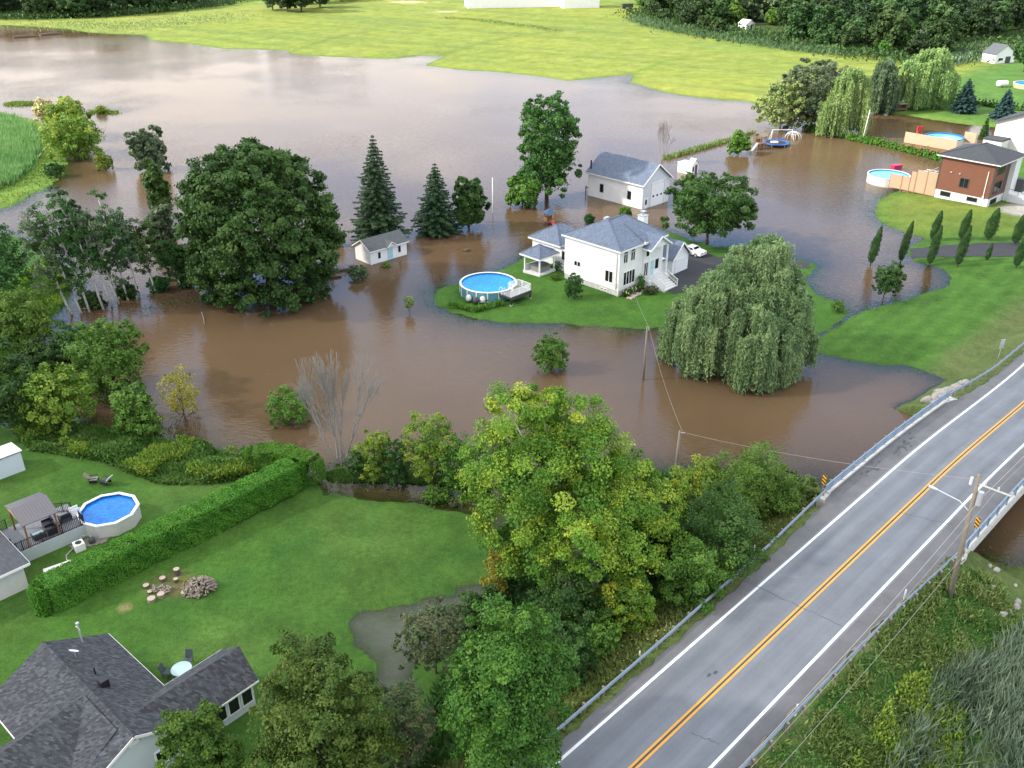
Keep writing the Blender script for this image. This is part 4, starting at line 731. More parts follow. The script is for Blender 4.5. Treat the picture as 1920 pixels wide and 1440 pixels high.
lb = [(170, 588, 372, 96, 'mid2', (-3.0, 1.0)), (196, 583, 356, 70, 'dark', (-2.6, 0.6)), (212, 577, 347, 66, 'mid2', (-3.4, 0.8)), (138, 592, 395, 80, 'grey', (-3.6, 0.4)), (242, 566, 362, 70, 'dark', (-1.6, 0.8)), (262, 560, 395, 60, 'grey', (-1.4, 0.3)), (296, 552, 420, 70, 'mid2', (-1.5, 0)), (340, 542, 452, 60, 'dark', (-0.8, 0)), (225, 572, 402, 66, 'grey', (-2, 0)), (155, 590, 420, 70, 'mid2', (-3, 0.5)), (362, 540, 470, 54, 'dark', (-0.6, 0.5))]
for i, (bx, by, top, w_, lm_, ln) in enumerate(lb):
    rng = np.random.default_rng(200 + i); p = G(bx, by, -0.2); h = ZT(p[1], top) + 0.2; rad = w_ / 2 / ppm(p[1], h / 2); lobes = []
    for k in range(15):
        f = rng.uniform(0.32, 1.0); a = rng.random() * 6.28; q = rad * rng.uniform(0.3, 0.56); j = rad * rng.uniform(0.2, 0.85) * (1.25 - 0.7 * f); lobes.append((ln[0] * f + math.cos(a) * j, ln[1] * f + math.sin(a) * j, h * f * 0.95, q, q, q * 1.4))
    P, O, K = crown_pts(rng, lobes, 120, 5600, 0.40, zmin=0.5); V, Q = leaves(P, O, 0.15, 0.6, rng)
    tr = MB(); tr.tube(wobble(rng, (0, 0, -0.5), (ln[0] * 0.5, ln[1] * 0.5, h * 0.5), 4, 0.08) + [(ln[0], ln[1], h * 0.95)], [0.17, 0.15, 0.12, 0.10, 0.03], 6)
    for l in lobes: tr.tube([(ln[0] * l[2] / h * .85, ln[1] * l[2] / h * .85, l[2] * 0.85), l[:3]], [0.05, 0.015], 4)
    plant('birch_tree', 'thin white-stemmed birch leaning left in the flooded row', 'birch', p, (V, Q, K), L[lm_], tr, M['birch'], 'birches along the flooded row left of the maple')
for sd, lb_, bx, by, top, w_, lm_, kw in (
    (50, 'dark tree at the left edge above the birches', 8, 548, 398, 110, 'maple', dict(base=0.05)), (51, 'round mid green tree at the left edge below the birches', 42, 668, 540, 150, 'mid', dict(base=0.03, nl=18, nleaf=14000, lm_='mid')),
    (52, 'dark tree at the left edge beside the yellow bush', 25, 812, 655, 130, 'dark', dict(base=0.02, nl=16, nleaf=12000)), (53, 'small dark tree between the two round left trees', 92, 712, 640, 76, 'dark', dict(base=0.02)),
    (54, 'wide bushy green tree in brown water left of the yellow sparse bush', 218, 740, 598, 160, 'mid', dict(base=0.0, nl=20, lf=0.34, nsub=300, nleaf=17000)), (55, 'yellow-topped bushy tree in front of the dark left trees', 122, 806, 686, 132, 'yellow', dict(base=0.0, nl=16, nleaf=13000)),
    (56, 'green bush standing in the water below the wide bushy tree', 262, 818, 722, 84, 'mid', dict(base=0.0, nl=11, nleaf=7000)), (57, 'dark tree at the far left behind the round green tree', 5, 610, 470, 90, 'maple', dict(base=0.04)),
    (58, 'low dark tree by the water left of the wide bushy tree', 150, 690, 612, 70, 'dark', dict(base=0.0))):
    kw.pop('lm_', None); broad(sd, lb_, bx, by, top, w_, lm_, **{**dict(nl=13, nleaf=9000, leaf=0.17), **kw})
for i_, (x_, y_, t_, w_) in enumerate(((176, 576, 548, 50), (240, 560, 532, 40), (300, 546, 520, 40), (352, 538, 500, 46))): shrub(130 + i_, ['low dark shrub under the leftmost birches', 'low dark shrub under the second birches', 'low dark shrub between birches and poplars', 'low dark shrub at the maple\'s left foot'][i_], x_, y_, t_, w_, 'dark', n=5000, leaf=0.15)
shrub(60, 'sparse golden bush standing in brown water', 346, 778, 690, 84, 'gold', n=3600, leaf=0.10, base=0.04, sub=0.5, lf=0.3, nl=16)
shrub(61, 'dark green bush in the water beside the bare whitish tree', 545, 792, 728, 84, 'mid', n=6000)
shrub(62, 'round dark green bush alone in the brown water', 1033, 697, 629, 66, 'mid', n=7000, leaf=0.13)
shrub(63, 'yellow-green bush between dark shrubs behind the lawn', 706, 902, 806, 72, 'yellow', n=7000)
shrub(64, 'dark bushy shrub touching the yellow-green bush', 745, 908, 822, 56, 'dark', n=5000)
shrub(65, 'tall autumn-tinted bush rising left of the large lime tree', 812, 908, 766, 104, 'yellow', n=14000, base=0.02, nl=14, lf=0.36)
shrub(66, 'dark shrub left of the yellow-green bush at the bank', 672, 905, 840, 40, 'dark', n=2500)
shrub(67, 'green shrub tucked under the lime tree\'s left side', 868, 925, 820, 80, 'mid', n=7000)
shrub(68, 'orange-tinted bush at the lawn puddle\'s edge', 930, 1120, 1025, 54, 'gold', n=3000, leaf=0.1)
# dense growth between the lime tree and the road
for i, (bx, by, top, w_, lm_, lb_) in enumerate([
    (1395, 985, 845, 165, 'mid', 'rounded green tree beside the road near the bridge'), (1300, 960, 870, 110, 'lime', 'yellow-green bush right of the large lime tree'), (1345, 1070, 925, 190, 'mid2', 'wide dark green bush under the rounded road tree'), (1235, 1075, 960, 130, 'dark', 'dark bush right of the lime tree\'s trunk'),
    (1290, 1140, 1020, 130, 'mid', 'low green bush on the road bank'), (1450, 965, 880, 110, 'mid', 'low bush left of the striped marker'), (1500, 960, 900, 60, 'weed', 'small weedy bush at the bridge end'), (1060, 1210, 1070, 150, 'dark', 'dark bush below the lime tree\'s trunk'), (1175, 1190, 1080, 100, 'lime', 'bright bush hanging toward the road below the lime tree')]):
    shrub(80 + i, lb_, bx, by, top, w_, lm_, 'bush', 'bush', n=17000, leaf=0.10, nl=12, lf=0.4)
broad(92, 'bright green tree at the bottom centre beside the guardrail', 955, 1450, 1150, 250, 'fore2', base=0.05, nl=22, lf=0.32, nsub=520, nleaf=60000, leaf=0.10)
L['foremid'] = leafmat('leaf_fore', [(0.028, 0.062, 0.013), (0.048, 0.09, 0.016), (0.085, 0.125, 0.024)])
broad(93, 'large green tree at the bottom edge right of the dark roof', 622, 1525, 1204, 262, 'foremid', base=0.05, nl=26, lf=0.3, nsub=560, nleaf=65000, leaf=0.10)
broad(94, 'green tree in front of the dark shingled house\'s gable', 398, 1540, 1328, 152, 'fore2', base=0.05, nl=20, lf=0.32, nsub=360, nleaf=36000, leaf=0.095)
broad(95, 'dull sumac thicket with reddish tips at the puddle', 818, 1262, 1142, 150, 'sumac', base=0.25, nl=20, lf=0.26, nsub=200, nleaf=9000, leaf=0.13, nm='sumac_shrub', cat='shrub', aspect=0.4)
broad(96, 'grey-leafed tangled bush at the bottom between two green trees', 765, 1440, 1275, 120, 'sumac', base=0.1, nl=16, lf=0.32, nleaf=9000, leaf=0.12, nm='sumac_shrub', cat='shrub', aspect=0.4)
shrub(97, 'dark bush between the sumac thicket and the bright green tree', 905, 1215, 1110, 110, 'dark', 'bush', 'bush', n=8000, leaf=0.13)
shrub(98, 'dark bush at the bottom right of the bright green tree', 1065, 1290, 1165, 100, 'dark', 'bush', 'bush', n=7000, leaf=0.13)
shrub(99, 'small bush at the roadside behind the lower delineator post', 1130, 1235, 1160, 70, 'mid', 'bush', 'bush', n=4500, leaf=0.12)
# shrubs around the white house
shrub(110, 'dense dark shrub against the white house\'s left wall', 1077, 560, 512, 36, 'dark', n=5000, leaf=0.1)
shrub(111, 'low round shrub in the water left of the white house roof', 1105, 420, 401, 20, 'dark', n=1600)
shrub(112, 'round green shrub in the water between house and garage', 1172, 408, 387, 24, 'mid', n=1800)
shrub(113, 'small pointed cedar at the porch of the white house', 1201, 543, 512, 14, 'hedge', n=1600, leaf=0.08)
shrub(114, 'burgundy low shrub left of the porch stairs', 1221, 550, 538, 28, 'sumac', n=1800, leaf=0.08)
shrub(115, 'low shrub beside the gazebo steps', 1046, 505, 490, 24, 'dark', n=1500, leaf=0.08)
shrub(116, 'yellow bush tip poking from the water in front of the shed', 724, 502, 493, 17, 'yellow', n=900, leaf=0.1)
shrub(117, 'half-drowned grey-green bush left of the shed', 672, 525, 498, 40, 'grey', n=2600, leaf=0.13)
shrub(118, 'drowned twiggy bush in front of the maple', 612, 522, 500, 44, 'grey', n=900, leaf=0.1)
shrub(119, 'faint half-submerged bush near the lawn\'s thin wet strip', 1570, 584, 563, 26, 'mid', n=1200, leaf=0.1)
shrub(120, 'low weed clump in the channel by the lawn', 820, 940, 915, 60, 'mid', n=2500, leaf=0.1)
shrub(121, 'brown tangled clump at the lawn\'s wet corner', 852, 950, 934, 22, 'sumac', n=900, leaf=0.07)
shrub(122, 'pale green bush behind the white shed by the maple', 632, 462, 430, 26, 'pwillow', n=1800)
# columnar trees along the driveway
ctype = [(1632, 497, 424, 26, 'columnar dark tree standing in the water at the end of the driveway row'), (1688, 493, 414, 24, 'slim columnar tree in the water next to the driveway'), (1742, 498, 423, 26, 'columnar tree on the lawn side where the driveway meets the water'), (1795, 500, 423, 27, 'second columnar tree on the lawn side of the driveway'), (1850, 488, 457, 14, 'short young columnar tree on the driveway edge'), (1905, 502, 436, 27, 'columnar tree on the lawn side at the right edge'), (1748, 452, 395, 24, 'columnar tree behind the driveway nearest the water'), (1802, 450, 393, 26, 'second columnar tree behind the driveway'), (1852, 450, 390, 34, 'fuller columnar tree in front of the brown house steps'), (1903, 458, 398, 30, 'columnar tree behind the driveway at the right edge')]
for i, (bx, by, top, w_, lb_) in enumerate(ctype):
    rng = np.random.default_rng(300 + i); p = GZ(bx, by); h = ZT(p[1], top) - p[2]; rad = w_ / 2 / ppm(p[1]) * 0.72
    n = 9000; f = rng.random(n) ** 0.8; u = np.sqrt(rng.uniform(0.25, 1, n)); a_ = rng.random(n) * 6.283; rr = rad * 0.92 * np.sin(math.pi * np.clip(f * 0.93 + .05, 0, 1) ** 0.75) ** 0.75 * (1 + 0.22 * np.sin(a_ * 3 + f * 16 + i) * np.sin(f * 31 + i)); O = np.stack([np.cos(a_), np.sin(a_), np.full(n, .5)], -1)
    P = np.stack([np.cos(a_) * rr * u + .10 * h * f ** 1.5, np.sin(a_) * rr * u, h * (.07 + .93 * f)], -1); K = np.clip(rng.random(n) * .7 + .2 * np.sin(a_ + f * 12), 0, 1); V, Q = leaves(P, O, 0.085, 0.5, rng, 0.6); plant('columnar_tree', lb_, 'tree', p, (V, Q, K), L['dark'], MB().tube([(0, 0, -.3), (0, 0, h * .8)], [0.09, 0.03], 6), M['bark'], 'columnar trees along the driveway')
for i, (bx, by, top, w_, lb_) in enumerate([(1843, 262, 221, 20, 'narrow dark cedar in front of the beige house'), (1880, 275, 246, 24, 'small cedar in front of the beige house wall')]):
    spruce(320 + i, lb_, bx, by, top, w_, 'dark', tiers=14)
# row of small cedars standing in the flood, and the one behind
def cedar_row(px, n, h, group, lm, seed, label):
    rng = np.random.default_rng(seed); P = W2(px); seg = np.hypot(*np.diff(P, axis=0).T); cum = np.concatenate([[0], np.cumsum(seg)]); protos = []
    for k in range(3):
        lobes = [(0, 0, h * f, h * q, h * q, h * 0.2) for f, q in ((.1, .26), (.3, .28), (.5, .24), (.7, .17), (.9, .08))]
        p, o, kk = crown_pts(rng, lobes, 30, 420, 0.5, zmin=0.0); V, Q = leaves(p, o, 0.16, 0.6, rng, 0.6); protos.append(mesh_np('cedar_shrub', V, Q, L[lm], kk))
    for i in range(n):
        d = cum[-1] * (i + rng.uniform(-.2, .2)) / (n - 1); x = np.interp(d, cum, P[:, 0]); y = np.interp(d, cum, P[:, 1])
        if rng.random() < 0.06: continue
        o = tag(new('cedar_shrub', protos[i % 3], None, (x, y, max(-0.1, tz(x, y))), rng.random() * 6), label, 'cedar', group); o.scale = (rng.uniform(.85, 1.25),) * 2 + (rng.uniform(.75, 1.25),)
cedar_row([(1508, 243), (1560, 254), (1600, 264), (1640, 272), (1690, 283), (1765, 303)], 56, 2.1, 'small cedars planted in a row through the flood', 'hedge', 40, 'small cedar of the planted row standing in the flood')
cedar_row([(1770, 195), (1830, 200), (1870, 208), (1930, 214)], 22, 1.8, 'small cedars behind the blue spruces', 'dark', 41, 'small dark cedar in the row behind the blue spruces')
# clipped cedar hedge of the near garden
def hedge(px, h, w, label, seed, n):
    rng = np.random.default_rng(seed); P = W2(px); o = thing('cedar_hedge', label, 'hedge', (P[0][0], P[0][1], 0.55)); seg = np.diff(P, axis=0); ln = np.hypot(*seg.T); i = rng.choice(len(seg), n, p=ln / ln.sum()); f = rng.random(n); c = P[i] + seg[i] * f[:, None]; ne = n // 11; i[:ne] = 0; i[ne:2 * ne] = len(seg) - 1; c[:ne] = P[0]; c[ne:2 * ne] = P[-1]; nr_ = np.stack([-seg[i][:, 1], seg[i][:, 0]], -1) / ln[i][:, None]
    q = rng.random(n) * (2 * h + w); tp = (q > h) & (q < h + w); sd = np.where(q <= h, 1.0, -1.0); u = np.where(tp, (q - h) / w * 2 - 1, sd); z = np.where(tp, h, np.where(q <= h, q, q - h - w)); rnd = np.clip((z - h + 0.45) / 0.45, 0, 1) ** 2; u = np.where(tp, u * 0.86, u * (1 - 0.16 * rnd) * (1 + 0.04 * np.sin(z * 3)))
    lump = (vn(c[:, 0] + u * 0.7, c[:, 1] + z, 0.75, seed) - 0.5) * 0.34 + (vn(c[:, 0], c[:, 1] + z, 0.3, seed + 1) - 0.5) * 0.16
    xy = c + nr_ * ((w / 2) * u + np.where(tp, 0, lump * sd))[:, None] + rng.normal(size=(n, 2)) * 0.05; z = z + np.where(tp, lump * 0.9, 0) + rng.normal(size=n) * 0.05
    ee = np.arange(n) < 2 * ne; uu = rng.uniform(-1, 1, n); sg_ = np.where(np.arange(n) < ne, -1.0, 1.0)[:, None] * seg[i] / ln[i][:, None]; z = np.where(ee, rng.random(n) * h, z); rim_ = 1 - 0.3 * np.clip((z / h - .7) / .3, 0, 1) ** 2; e2 = c + nr_ * (w / 2 * uu * rim_)[:, None] * .97 + sg_ * ((0.95 * np.sqrt(np.maximum(0, 1 - uu ** 2)) + 0.1) * rim_)[:, None]; xy = np.where(ee[:, None], e2 + rng.normal(size=(n, 2)) * .06, xy); tp = tp & ~ee
    out_ = np.where(ee[:, None], np.concatenate([sg_, np.zeros((n, 1))], 1), np.where(tp[:, None], np.array((0, 0, 1.0)), np.concatenate([nr_ * sd[:, None], np.zeros((n, 1))], 1))); V, Q = leaves(np.stack([xy[:, 0] - P[0][0], xy[:, 1] - P[0][1], np.maximum(z, 0.03)], -1), out_, 0.075, 0.55, rng, 0.9); new('foliage', mesh_np('foliage', V, Q, L['hedge'], np.clip(rng.random(n) * 0.7 + lump * 1.2 + 0.2, 0, 1)), o)
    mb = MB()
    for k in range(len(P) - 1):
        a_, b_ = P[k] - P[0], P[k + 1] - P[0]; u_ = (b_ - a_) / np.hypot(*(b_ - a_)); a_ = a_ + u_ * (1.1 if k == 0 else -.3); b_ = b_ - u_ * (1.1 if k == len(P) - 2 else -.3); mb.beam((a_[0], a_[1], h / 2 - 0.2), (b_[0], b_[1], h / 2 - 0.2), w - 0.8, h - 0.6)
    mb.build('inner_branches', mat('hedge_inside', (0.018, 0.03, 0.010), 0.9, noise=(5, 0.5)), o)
HP = [(96, 1150), (178, 1108), (300, 1048), (420, 988), (555, 917)]
hedge([(x, y, ) for x, y in HP], 2.6, 2.3, 'long clipped green cedar hedge crossing the garden lawn', 7, 95000)
hedge([(485, 885), (530, 884), (590, 905)], 2.3, 2.1, 'short clipped hedge end turning at the back of the long hedge', 8, 24000)
# ---- the far woods: a few kinds, copied
rng = np.random.default_rng(77); protos = []
for k, (h, rad, lm_, kw) in enumerate(((15, 7, 'wood1', {}), (17, 7.5, 'wood2', {}), (13, 6.5, 'wood1', dict(nl=16)), (19, 6.2, 'grey', {}), (15, 7.5, 'wood2', dict(nl=20)), (10, 5, 'mid', {}))):
    cr, tr, _ = broad_parts(rng, h, rad, base=0.02, leaf=0.6, nleaf=5600, nsub=170, **kw); protos.append((mesh_np('crown', *cr[:2], L[lm_], cr[2]), tr, lm_))
KINDS = ['mid green bushy tree of the far wood', 'dark leafy tree of the far wood', 'rounded mid green tree of the far wood', 'grey-green tall tree of the far wood', 'domed dark tree of the far wood', 'light green small tree of the far wood']
roots = []
def wood_tree(x, y, k, sc, grp, where):
    if len(roots) <= k or roots[k] is None:
        while len(roots) <= k: roots.append(None)
        o = thing('wood_tree', '', 'tree', (x, y, 0)); new('crown', protos[k][0], o); protos[k][1].build('trunk', M['bark'], o, smooth=True); roots[k] = o
    else: o = copy_tree(roots[k])
    o.location = (x, y, tz(x, y) - 0.1); o.rotation_euler = (0, 0, rng.random() * 6.28); o.scale = (sc * rng.uniform(.85, 1.2), sc * rng.uniform(.85, 1.2), sc * rng.uniform(.85, 1.15)); o['label'] = KINDS[k] + where; o['group'] = grp; return o
edge_r = [(1200, 26), (1260, 52), (1330, 66), (1420, 78), (1500, 88), (1580, 98), (1660, 112), (1740, 120), (1800, 104), (1845, 84), (1905, 62), (1960, 70)]
ex_, ey_ = zip(*edge_r); done = []
def far_ok(x, y, r): 
    if any((x - a) ** 2 + (y - b) ** 2 < r * r for a, b in done): return False
    done.append((x, y)); return True
clear = [G(1405, 62), G(1752, 82), G(1745, 100), G(1415, 75), G(1430, 62)]
for row in range(4200):
    px = rng.uniform(1196, 1990); off = rng.random() ** 1.3 * 118; e = np.interp(px, ex_, ey_); py = e - off + 4
    if py < -46: continue
    x, y, _ = G(px, py)
    if any((x - c[0]) ** 2 + (y - c[1]) ** 2 < 200 for c in clear) or not far_ok(x, y, 8.4 + off * 0.02): continue
    k = int(rng.choice(6, p=[.22, .3, .14, .14, .12, .08])) if off > 12 else int(rng.choice(6, p=[.3, .1, .3, .05, .05, .2])); wood_tree(x, y, k, rng.uniform(0.8, 1.2) * (0.6 if off < 7 else 1), 'trees of the far wood right of the hay field', ' right of the hay field')
    if len(done) > 215: break
done2 = len(done)
edge_l = [(-60, 36), (0, 36), (60, 38), (130, 36), (200, 33), (280, 27), (340, 19), (400, 9), (470, 0)]; ex_, ey_ = zip(*edge_l)
for row in range(1500):
    px = rng.uniform(-70, 470); off = rng.random() ** 1.3 * 60; py = np.interp(px, ex_, ey_) - off
    if py < -34: continue
    x, y, _ = G(px, py)
    if not far_ok(x, y, 9.5): continue
    wood_tree(x, y, int(rng.choice(6, p=[.2, .4, .1, .15, .15, 0])), rng.uniform(0.8, 1.2), 'trees of the far wood at the top left', ' at the top left')
    if len(done) > done2 + 85: break
for px, py in ((512, 22), (540, 25), (565, 26), (600, 18), (640, 6), (655, 2), (585, 10), (620, -4)):
    x, y, _ = G(px, py); wood_tree(x, y, int(rng.choice([1, 3, 4])), rng.uniform(.95, 1.2), 'trees on the hay field\'s upper edge', ' on the field\'s upper edge')
L['lush'] = leafmat('leaf_lush_weed', [(0.035, 0.095, 0.018), (0.06, 0.14, 0.026), (0.10, 0.18, 0.05)])
def scatter(name, pts, h, w, lm, seed, label, tilt=0.35, wild=0.3):
    if name in ('drowned_grass',): tilt = 0.5
    if name in ('shore_weeds', 'undergrowth', 'bank_weeds', 'verge_weeds', 'roadside_weeds'): tilt = 1.1
    """blades or leaves standing at pts (n,3): ground cover nobody could count"""
    rng = np.random.default_rng(seed); n = len(pts); T = np.array((0, 0, 1.0)) + rng.normal(size=(n, 3)) * tilt; T /= np.linalg.norm(T, axis=1, keepdims=True); B = np.cross(T, unit(rng, n)); B /= np.linalg.norm(B, axis=1, keepdims=True)
    hh = (h * rng.uniform(0.5, 1.25, n))[:, None]; V, Q = quadsV(pts + T * hh * 0.5, T * hh * 0.5, B * w * rng.uniform(0.7, 1.4, (n, 1))); k = np.clip(rng.random(n) * 0.6 + vn(pts[:, 0], pts[:, 1], 2.5, seed) * 0.5 - 0.05, 0, 1)
    return kind(new(name, mesh_np(name, V, Q, L[lm], k)), 'stuff', label)
def inpoly(P, n, rng, dens=None, mx=None):
    lo, hi = P.min(0), P.max(0); out_ = np.zeros((0, 2))
    while len(out_) < n:
        c = lo + (hi - lo) * rng.random((n * 3, 2)); c = c[sdist(c[:, 0], c[:, 1], P) > 0]
        if dens is not None: c = c[rng.random(len(c)) < dens(c[:, 0], c[:, 1])]
        if len(c) == 0: break
        out_ = np.concatenate([out_, c])
    out_ = out_[:n]; z = terrain(out_[:, 0], out_[:, 1]); return np.column_stack([out_, z])
rng = np.random.default_rng(9)
def st_poly(l): return np.array([ST(*p)[:2] for p in l])
# reeds and weeds below the road
RB = st_poly([(-14, -12.5), (6, -12), (22, -10.5), (33, -9.5), (44, -12), (46, -20), (42, -44), (-14, -44)])
band_ = lambda x, y: np.clip((vn(x, y, 4.5, 8) - 0.30) * 3.2, 0.05, 1)
scatter('reeds', inpoly(RB, 110000, rng, lambda x, y: np.clip((vn(x, y, 4.5, 8) - 0.22) * 3.2, 0.15, 1)), 1.6, 0.05, 'reed', 1, 'tall grey-green reeds below the road', 0.42)
WB = st_poly([(-30, -5.1), (44, -5.4), (46, -9), (44, -13.5), (-30, -14)])
scatter('roadside_weeds', inpoly(WB, 60000, rng, lambda x, y: np.clip(vn(x, y, 1.6, 3) * 1.3, 0.3, 1)), 0.42, 0.05, 'lush', 2, 'low weeds on the road bank below the reeds\' side', 0.6)
ww = inpoly(WB, 45000, rng, lambda x, y: np.clip((vn(x, y, 1.1, 33) * .7 + vn(x, y, 4, 34) * .3 - .38) * 4, 0, 1)); ww[:, 2] += rng.random(len(ww)) * .5; scatter('tall_weeds', ww, 0.5, 0.045, 'weed', 23, 'taller pale weeds standing in clumps on the road bank', 0.8)
GB = inpoly(st_poly([(-4, -9.5), (12, -9.5), (28, -8.2), (34, -8), (32, -12), (20, -15.5), (0, -16)]), 22000, rng, lambda x, y: np.clip((vn(x, y, 1.5, 12) * .6 + vn(x, y, 5, 15) * .4 - 0.46) * 4, 0, 1)); GB[:, 2] += 0.2 + np.random.default_rng(3).random(len(GB)) * .5
scatter('goldenrod', GB, 0.34, 0.06, 'yellow', 3, 'yellow-flowered goldenrod patches on the road bank', 0.7)
YB = inpoly(st_poly([(-12, -11), (10, -11), (16, -16), (6, -24), (-12, -20)]), 22000, rng, lambda x, y: np.clip((vn(x, y, 1.8, 14) * .6 + vn(x, y, 5, 16) * .4 - 0.45) * 5, 0, 1)); YB[:, 2] += 0.3
scatter('bank_scrub', YB, 0.6, 0.09, 'lime', 4, 'yellow-green scrub among the reeds', 0.8)
LB = st_poly([(-30, 4.75), (10, 4.85), (34, 5.5), (45, 6.3), (46, 10.5), (30, 12), (-30, 12)])
scatter('verge_weeds', inpoly(LB, 60000, rng, lambda x, y: np.clip(vn(x, y, 1.4, 6) * 1.3, 0.2, 1)), 0.45, 0.055, 'weed', 5, 'weeds on the bank between the trees and the guardrail', 0.6)
FB = inpoly(LB, 1200, rng, lambda x, y: np.clip((vn(x, y, 2, 30) - 0.5) * 5, 0, 1)); FB[:, 2] += 0.4
scatter('white_wildflowers', np.concatenate([FB, inpoly(WB, 900, rng) + np.array((0, 0, 0.35))]), 0.10, 0.045, 'pale', 6, 'tiny pale wild flowers on both road banks', 1.5)
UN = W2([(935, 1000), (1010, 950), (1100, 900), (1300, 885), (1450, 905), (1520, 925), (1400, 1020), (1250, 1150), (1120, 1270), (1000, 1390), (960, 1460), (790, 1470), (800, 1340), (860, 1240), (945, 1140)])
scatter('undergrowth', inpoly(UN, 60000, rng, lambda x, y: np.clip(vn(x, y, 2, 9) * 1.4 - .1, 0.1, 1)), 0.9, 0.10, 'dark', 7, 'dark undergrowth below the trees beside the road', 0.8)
SW = W2([(20, 806), (100, 798), (200, 806), (280, 820), (340, 834), (420, 852), (475, 862), (480, 900), (400, 915), (300, 915), (190, 872), (60, 852)])
sw = inpoly(SW, 60000, rng, lambda x, y: np.clip(vn(x, y, 2.2, 10) * 1.5 - .1, 0.15, 1)); bump_ = np.maximum(0, vn(sw[:, 0], sw[:, 1], 2.6, 11) - 0.4) * 2.6; sw[:, 2] += rng.random(len(sw)) * bump_
scatter('shore_weeds', sw, 0.42, 0.11, 'lush', 8, 'bushy weeds along the shore above the near garden', 0.8)
sy = inpoly(SW, 14000, rng, lambda x, y: np.clip((vn(x, y, 2.6, 13) - 0.52) * 6, 0, 1)); sy[:, 2] += 0.5 + rng.random(len(sy)) * 0.6
scatter('yellow_shore_weeds', sy, 0.4, 0.09, 'yellow', 9, 'yellow-green weed heads along the near shore', 0.9)
scatter('bank_weeds', inpoly(WEEDBANK, 9000, rng), 0.3, 0.08, 'lush', 10, 'weeds on the narrow bank behind the lawn', 0.7)
wl = inpoly(LEFTWOOD, 26000, rng, lambda x, y: (np.abs(x) < 75) * 1.0); scatter('left_bank_grass', wl, 0.7, 0.09, 'lime', 11, 'rank grass under the birches at the left edge', 0.6)
CP = W2([(-160, 214), (0, 224), (36, 232), (66, 252), (76, 284), (62, 322), (26, 352), (-160, 400)]); cp = inpoly(CP, 46000, rng); q_ = cp[:, 0] * .35 + cp[:, 1] * .94; d_ = np.round(q_ / 2.4) * 2.4 - q_ + rng.normal(size=len(cp)) * .32; cp[:, 0] += d_ * .35; cp[:, 1] += d_ * .94; cp = cp[sdist(cp[:, 0], cp[:, 1], CP) > -.3]; scatter('corn_crop', cp, 2.3, 0.11, 'corn', 12, 'standing green corn crop at the left edge', 0.3)
ce = inpoly(CORNISLE, 9000, rng, lambda x, y: (x > -160) * 1.0); scatter('field_edge_grass', ce, 0.6, 0.12, 'lime', 13, 'rough grass round the corn crop', 0.7)
def along(px, w, n, rng, jitter=True):
    P = W2(px); seg = np.diff(P, axis=0); ln = np.hypot(*seg.T); i = rng.choice(len(seg), n, p=ln / ln.sum()); c = P[i] + seg[i] * rng.random((n, 1)) + rng.normal(size=(n, 2)) * w; return np.column_stack([c, np.maximum(terrain(c[:, 0], c[:, 1]), -0.05)])
scatter('drowned_reed_strip', along([(1245, 298), (1300, 283), (1345, 270), (1362, 265)], 0.55, 1600, rng), 0.9, 0.10, 'weed', 14, 'strip of drowned weeds between garage and field', 0.4)
scatter('drowned_reed_strip', along([(1365, 264), (1400, 253), (1415, 248)], 0.5, 350, rng), 0.8, 0.10, 'weed', 15, 'thin end of the drowned weed strip', 0.4)
scatter('shoal_weeds', np.concatenate([along([(18, 195), (60, 195)], 1.2, 900, rng), along([(178, 209), (215, 212)], 1.0, 500, rng)]), 0.6, 0.16, 'yellow', 16, 'weeds on small shoals in the wide water', 0.6)
scatter('wood_edge_reeds', along([(1205, 42), (1250, 56), (1330, 70), (1420, 84), (1500, 96), (1590, 106)], 4.0, 15000, rng), 2.0, 0.16, 'grey', 17, 'pale reeds along the wood edge of the hay field', 0.3)
scatter('wood_edge_reeds', along([(1730, 128), (1790, 118), (1845, 100), (1860, 96)], 3, 4000, rng), 2.2, 0.3, 'reed', 18, 'reeds below the far white shed', 0.3)
scatter('field_edge_weeds', along([(90, 46), (200, 50), (270, 54), (340, 44), (440, 33)], 9, 2600, rng), 0.9, 0.25, 'pwillow', 19, 'dry weeds along the field\'s far left shore', 0.6)
ul = np.concatenate([along([(-40, 34), (60, 36), (200, 32), (330, 22), (430, 8)], 6, 7000, rng), along([(1215, 30), (1330, 66), (1480, 86), (1600, 102), (1700, 118), (1800, 110), (1900, 76)], 8, 14000, rng)]); ul[:, 2] += rng.random(len(ul)) * 2.2; scatter('wood_undergrowth', ul, 1.5, 0.4, 'wood1', 22, 'leafy undergrowth along the edges of the far woods', 1.0)
scatter('ditch_weeds', along([(830, 37), (900, 42), (960, 50), (1000, 54), (1045, 62)], 2.4, 900, rng), 0.6, 0.25, 'yellow', 20, 'weeds along the ditch in the hay field', 0.6)

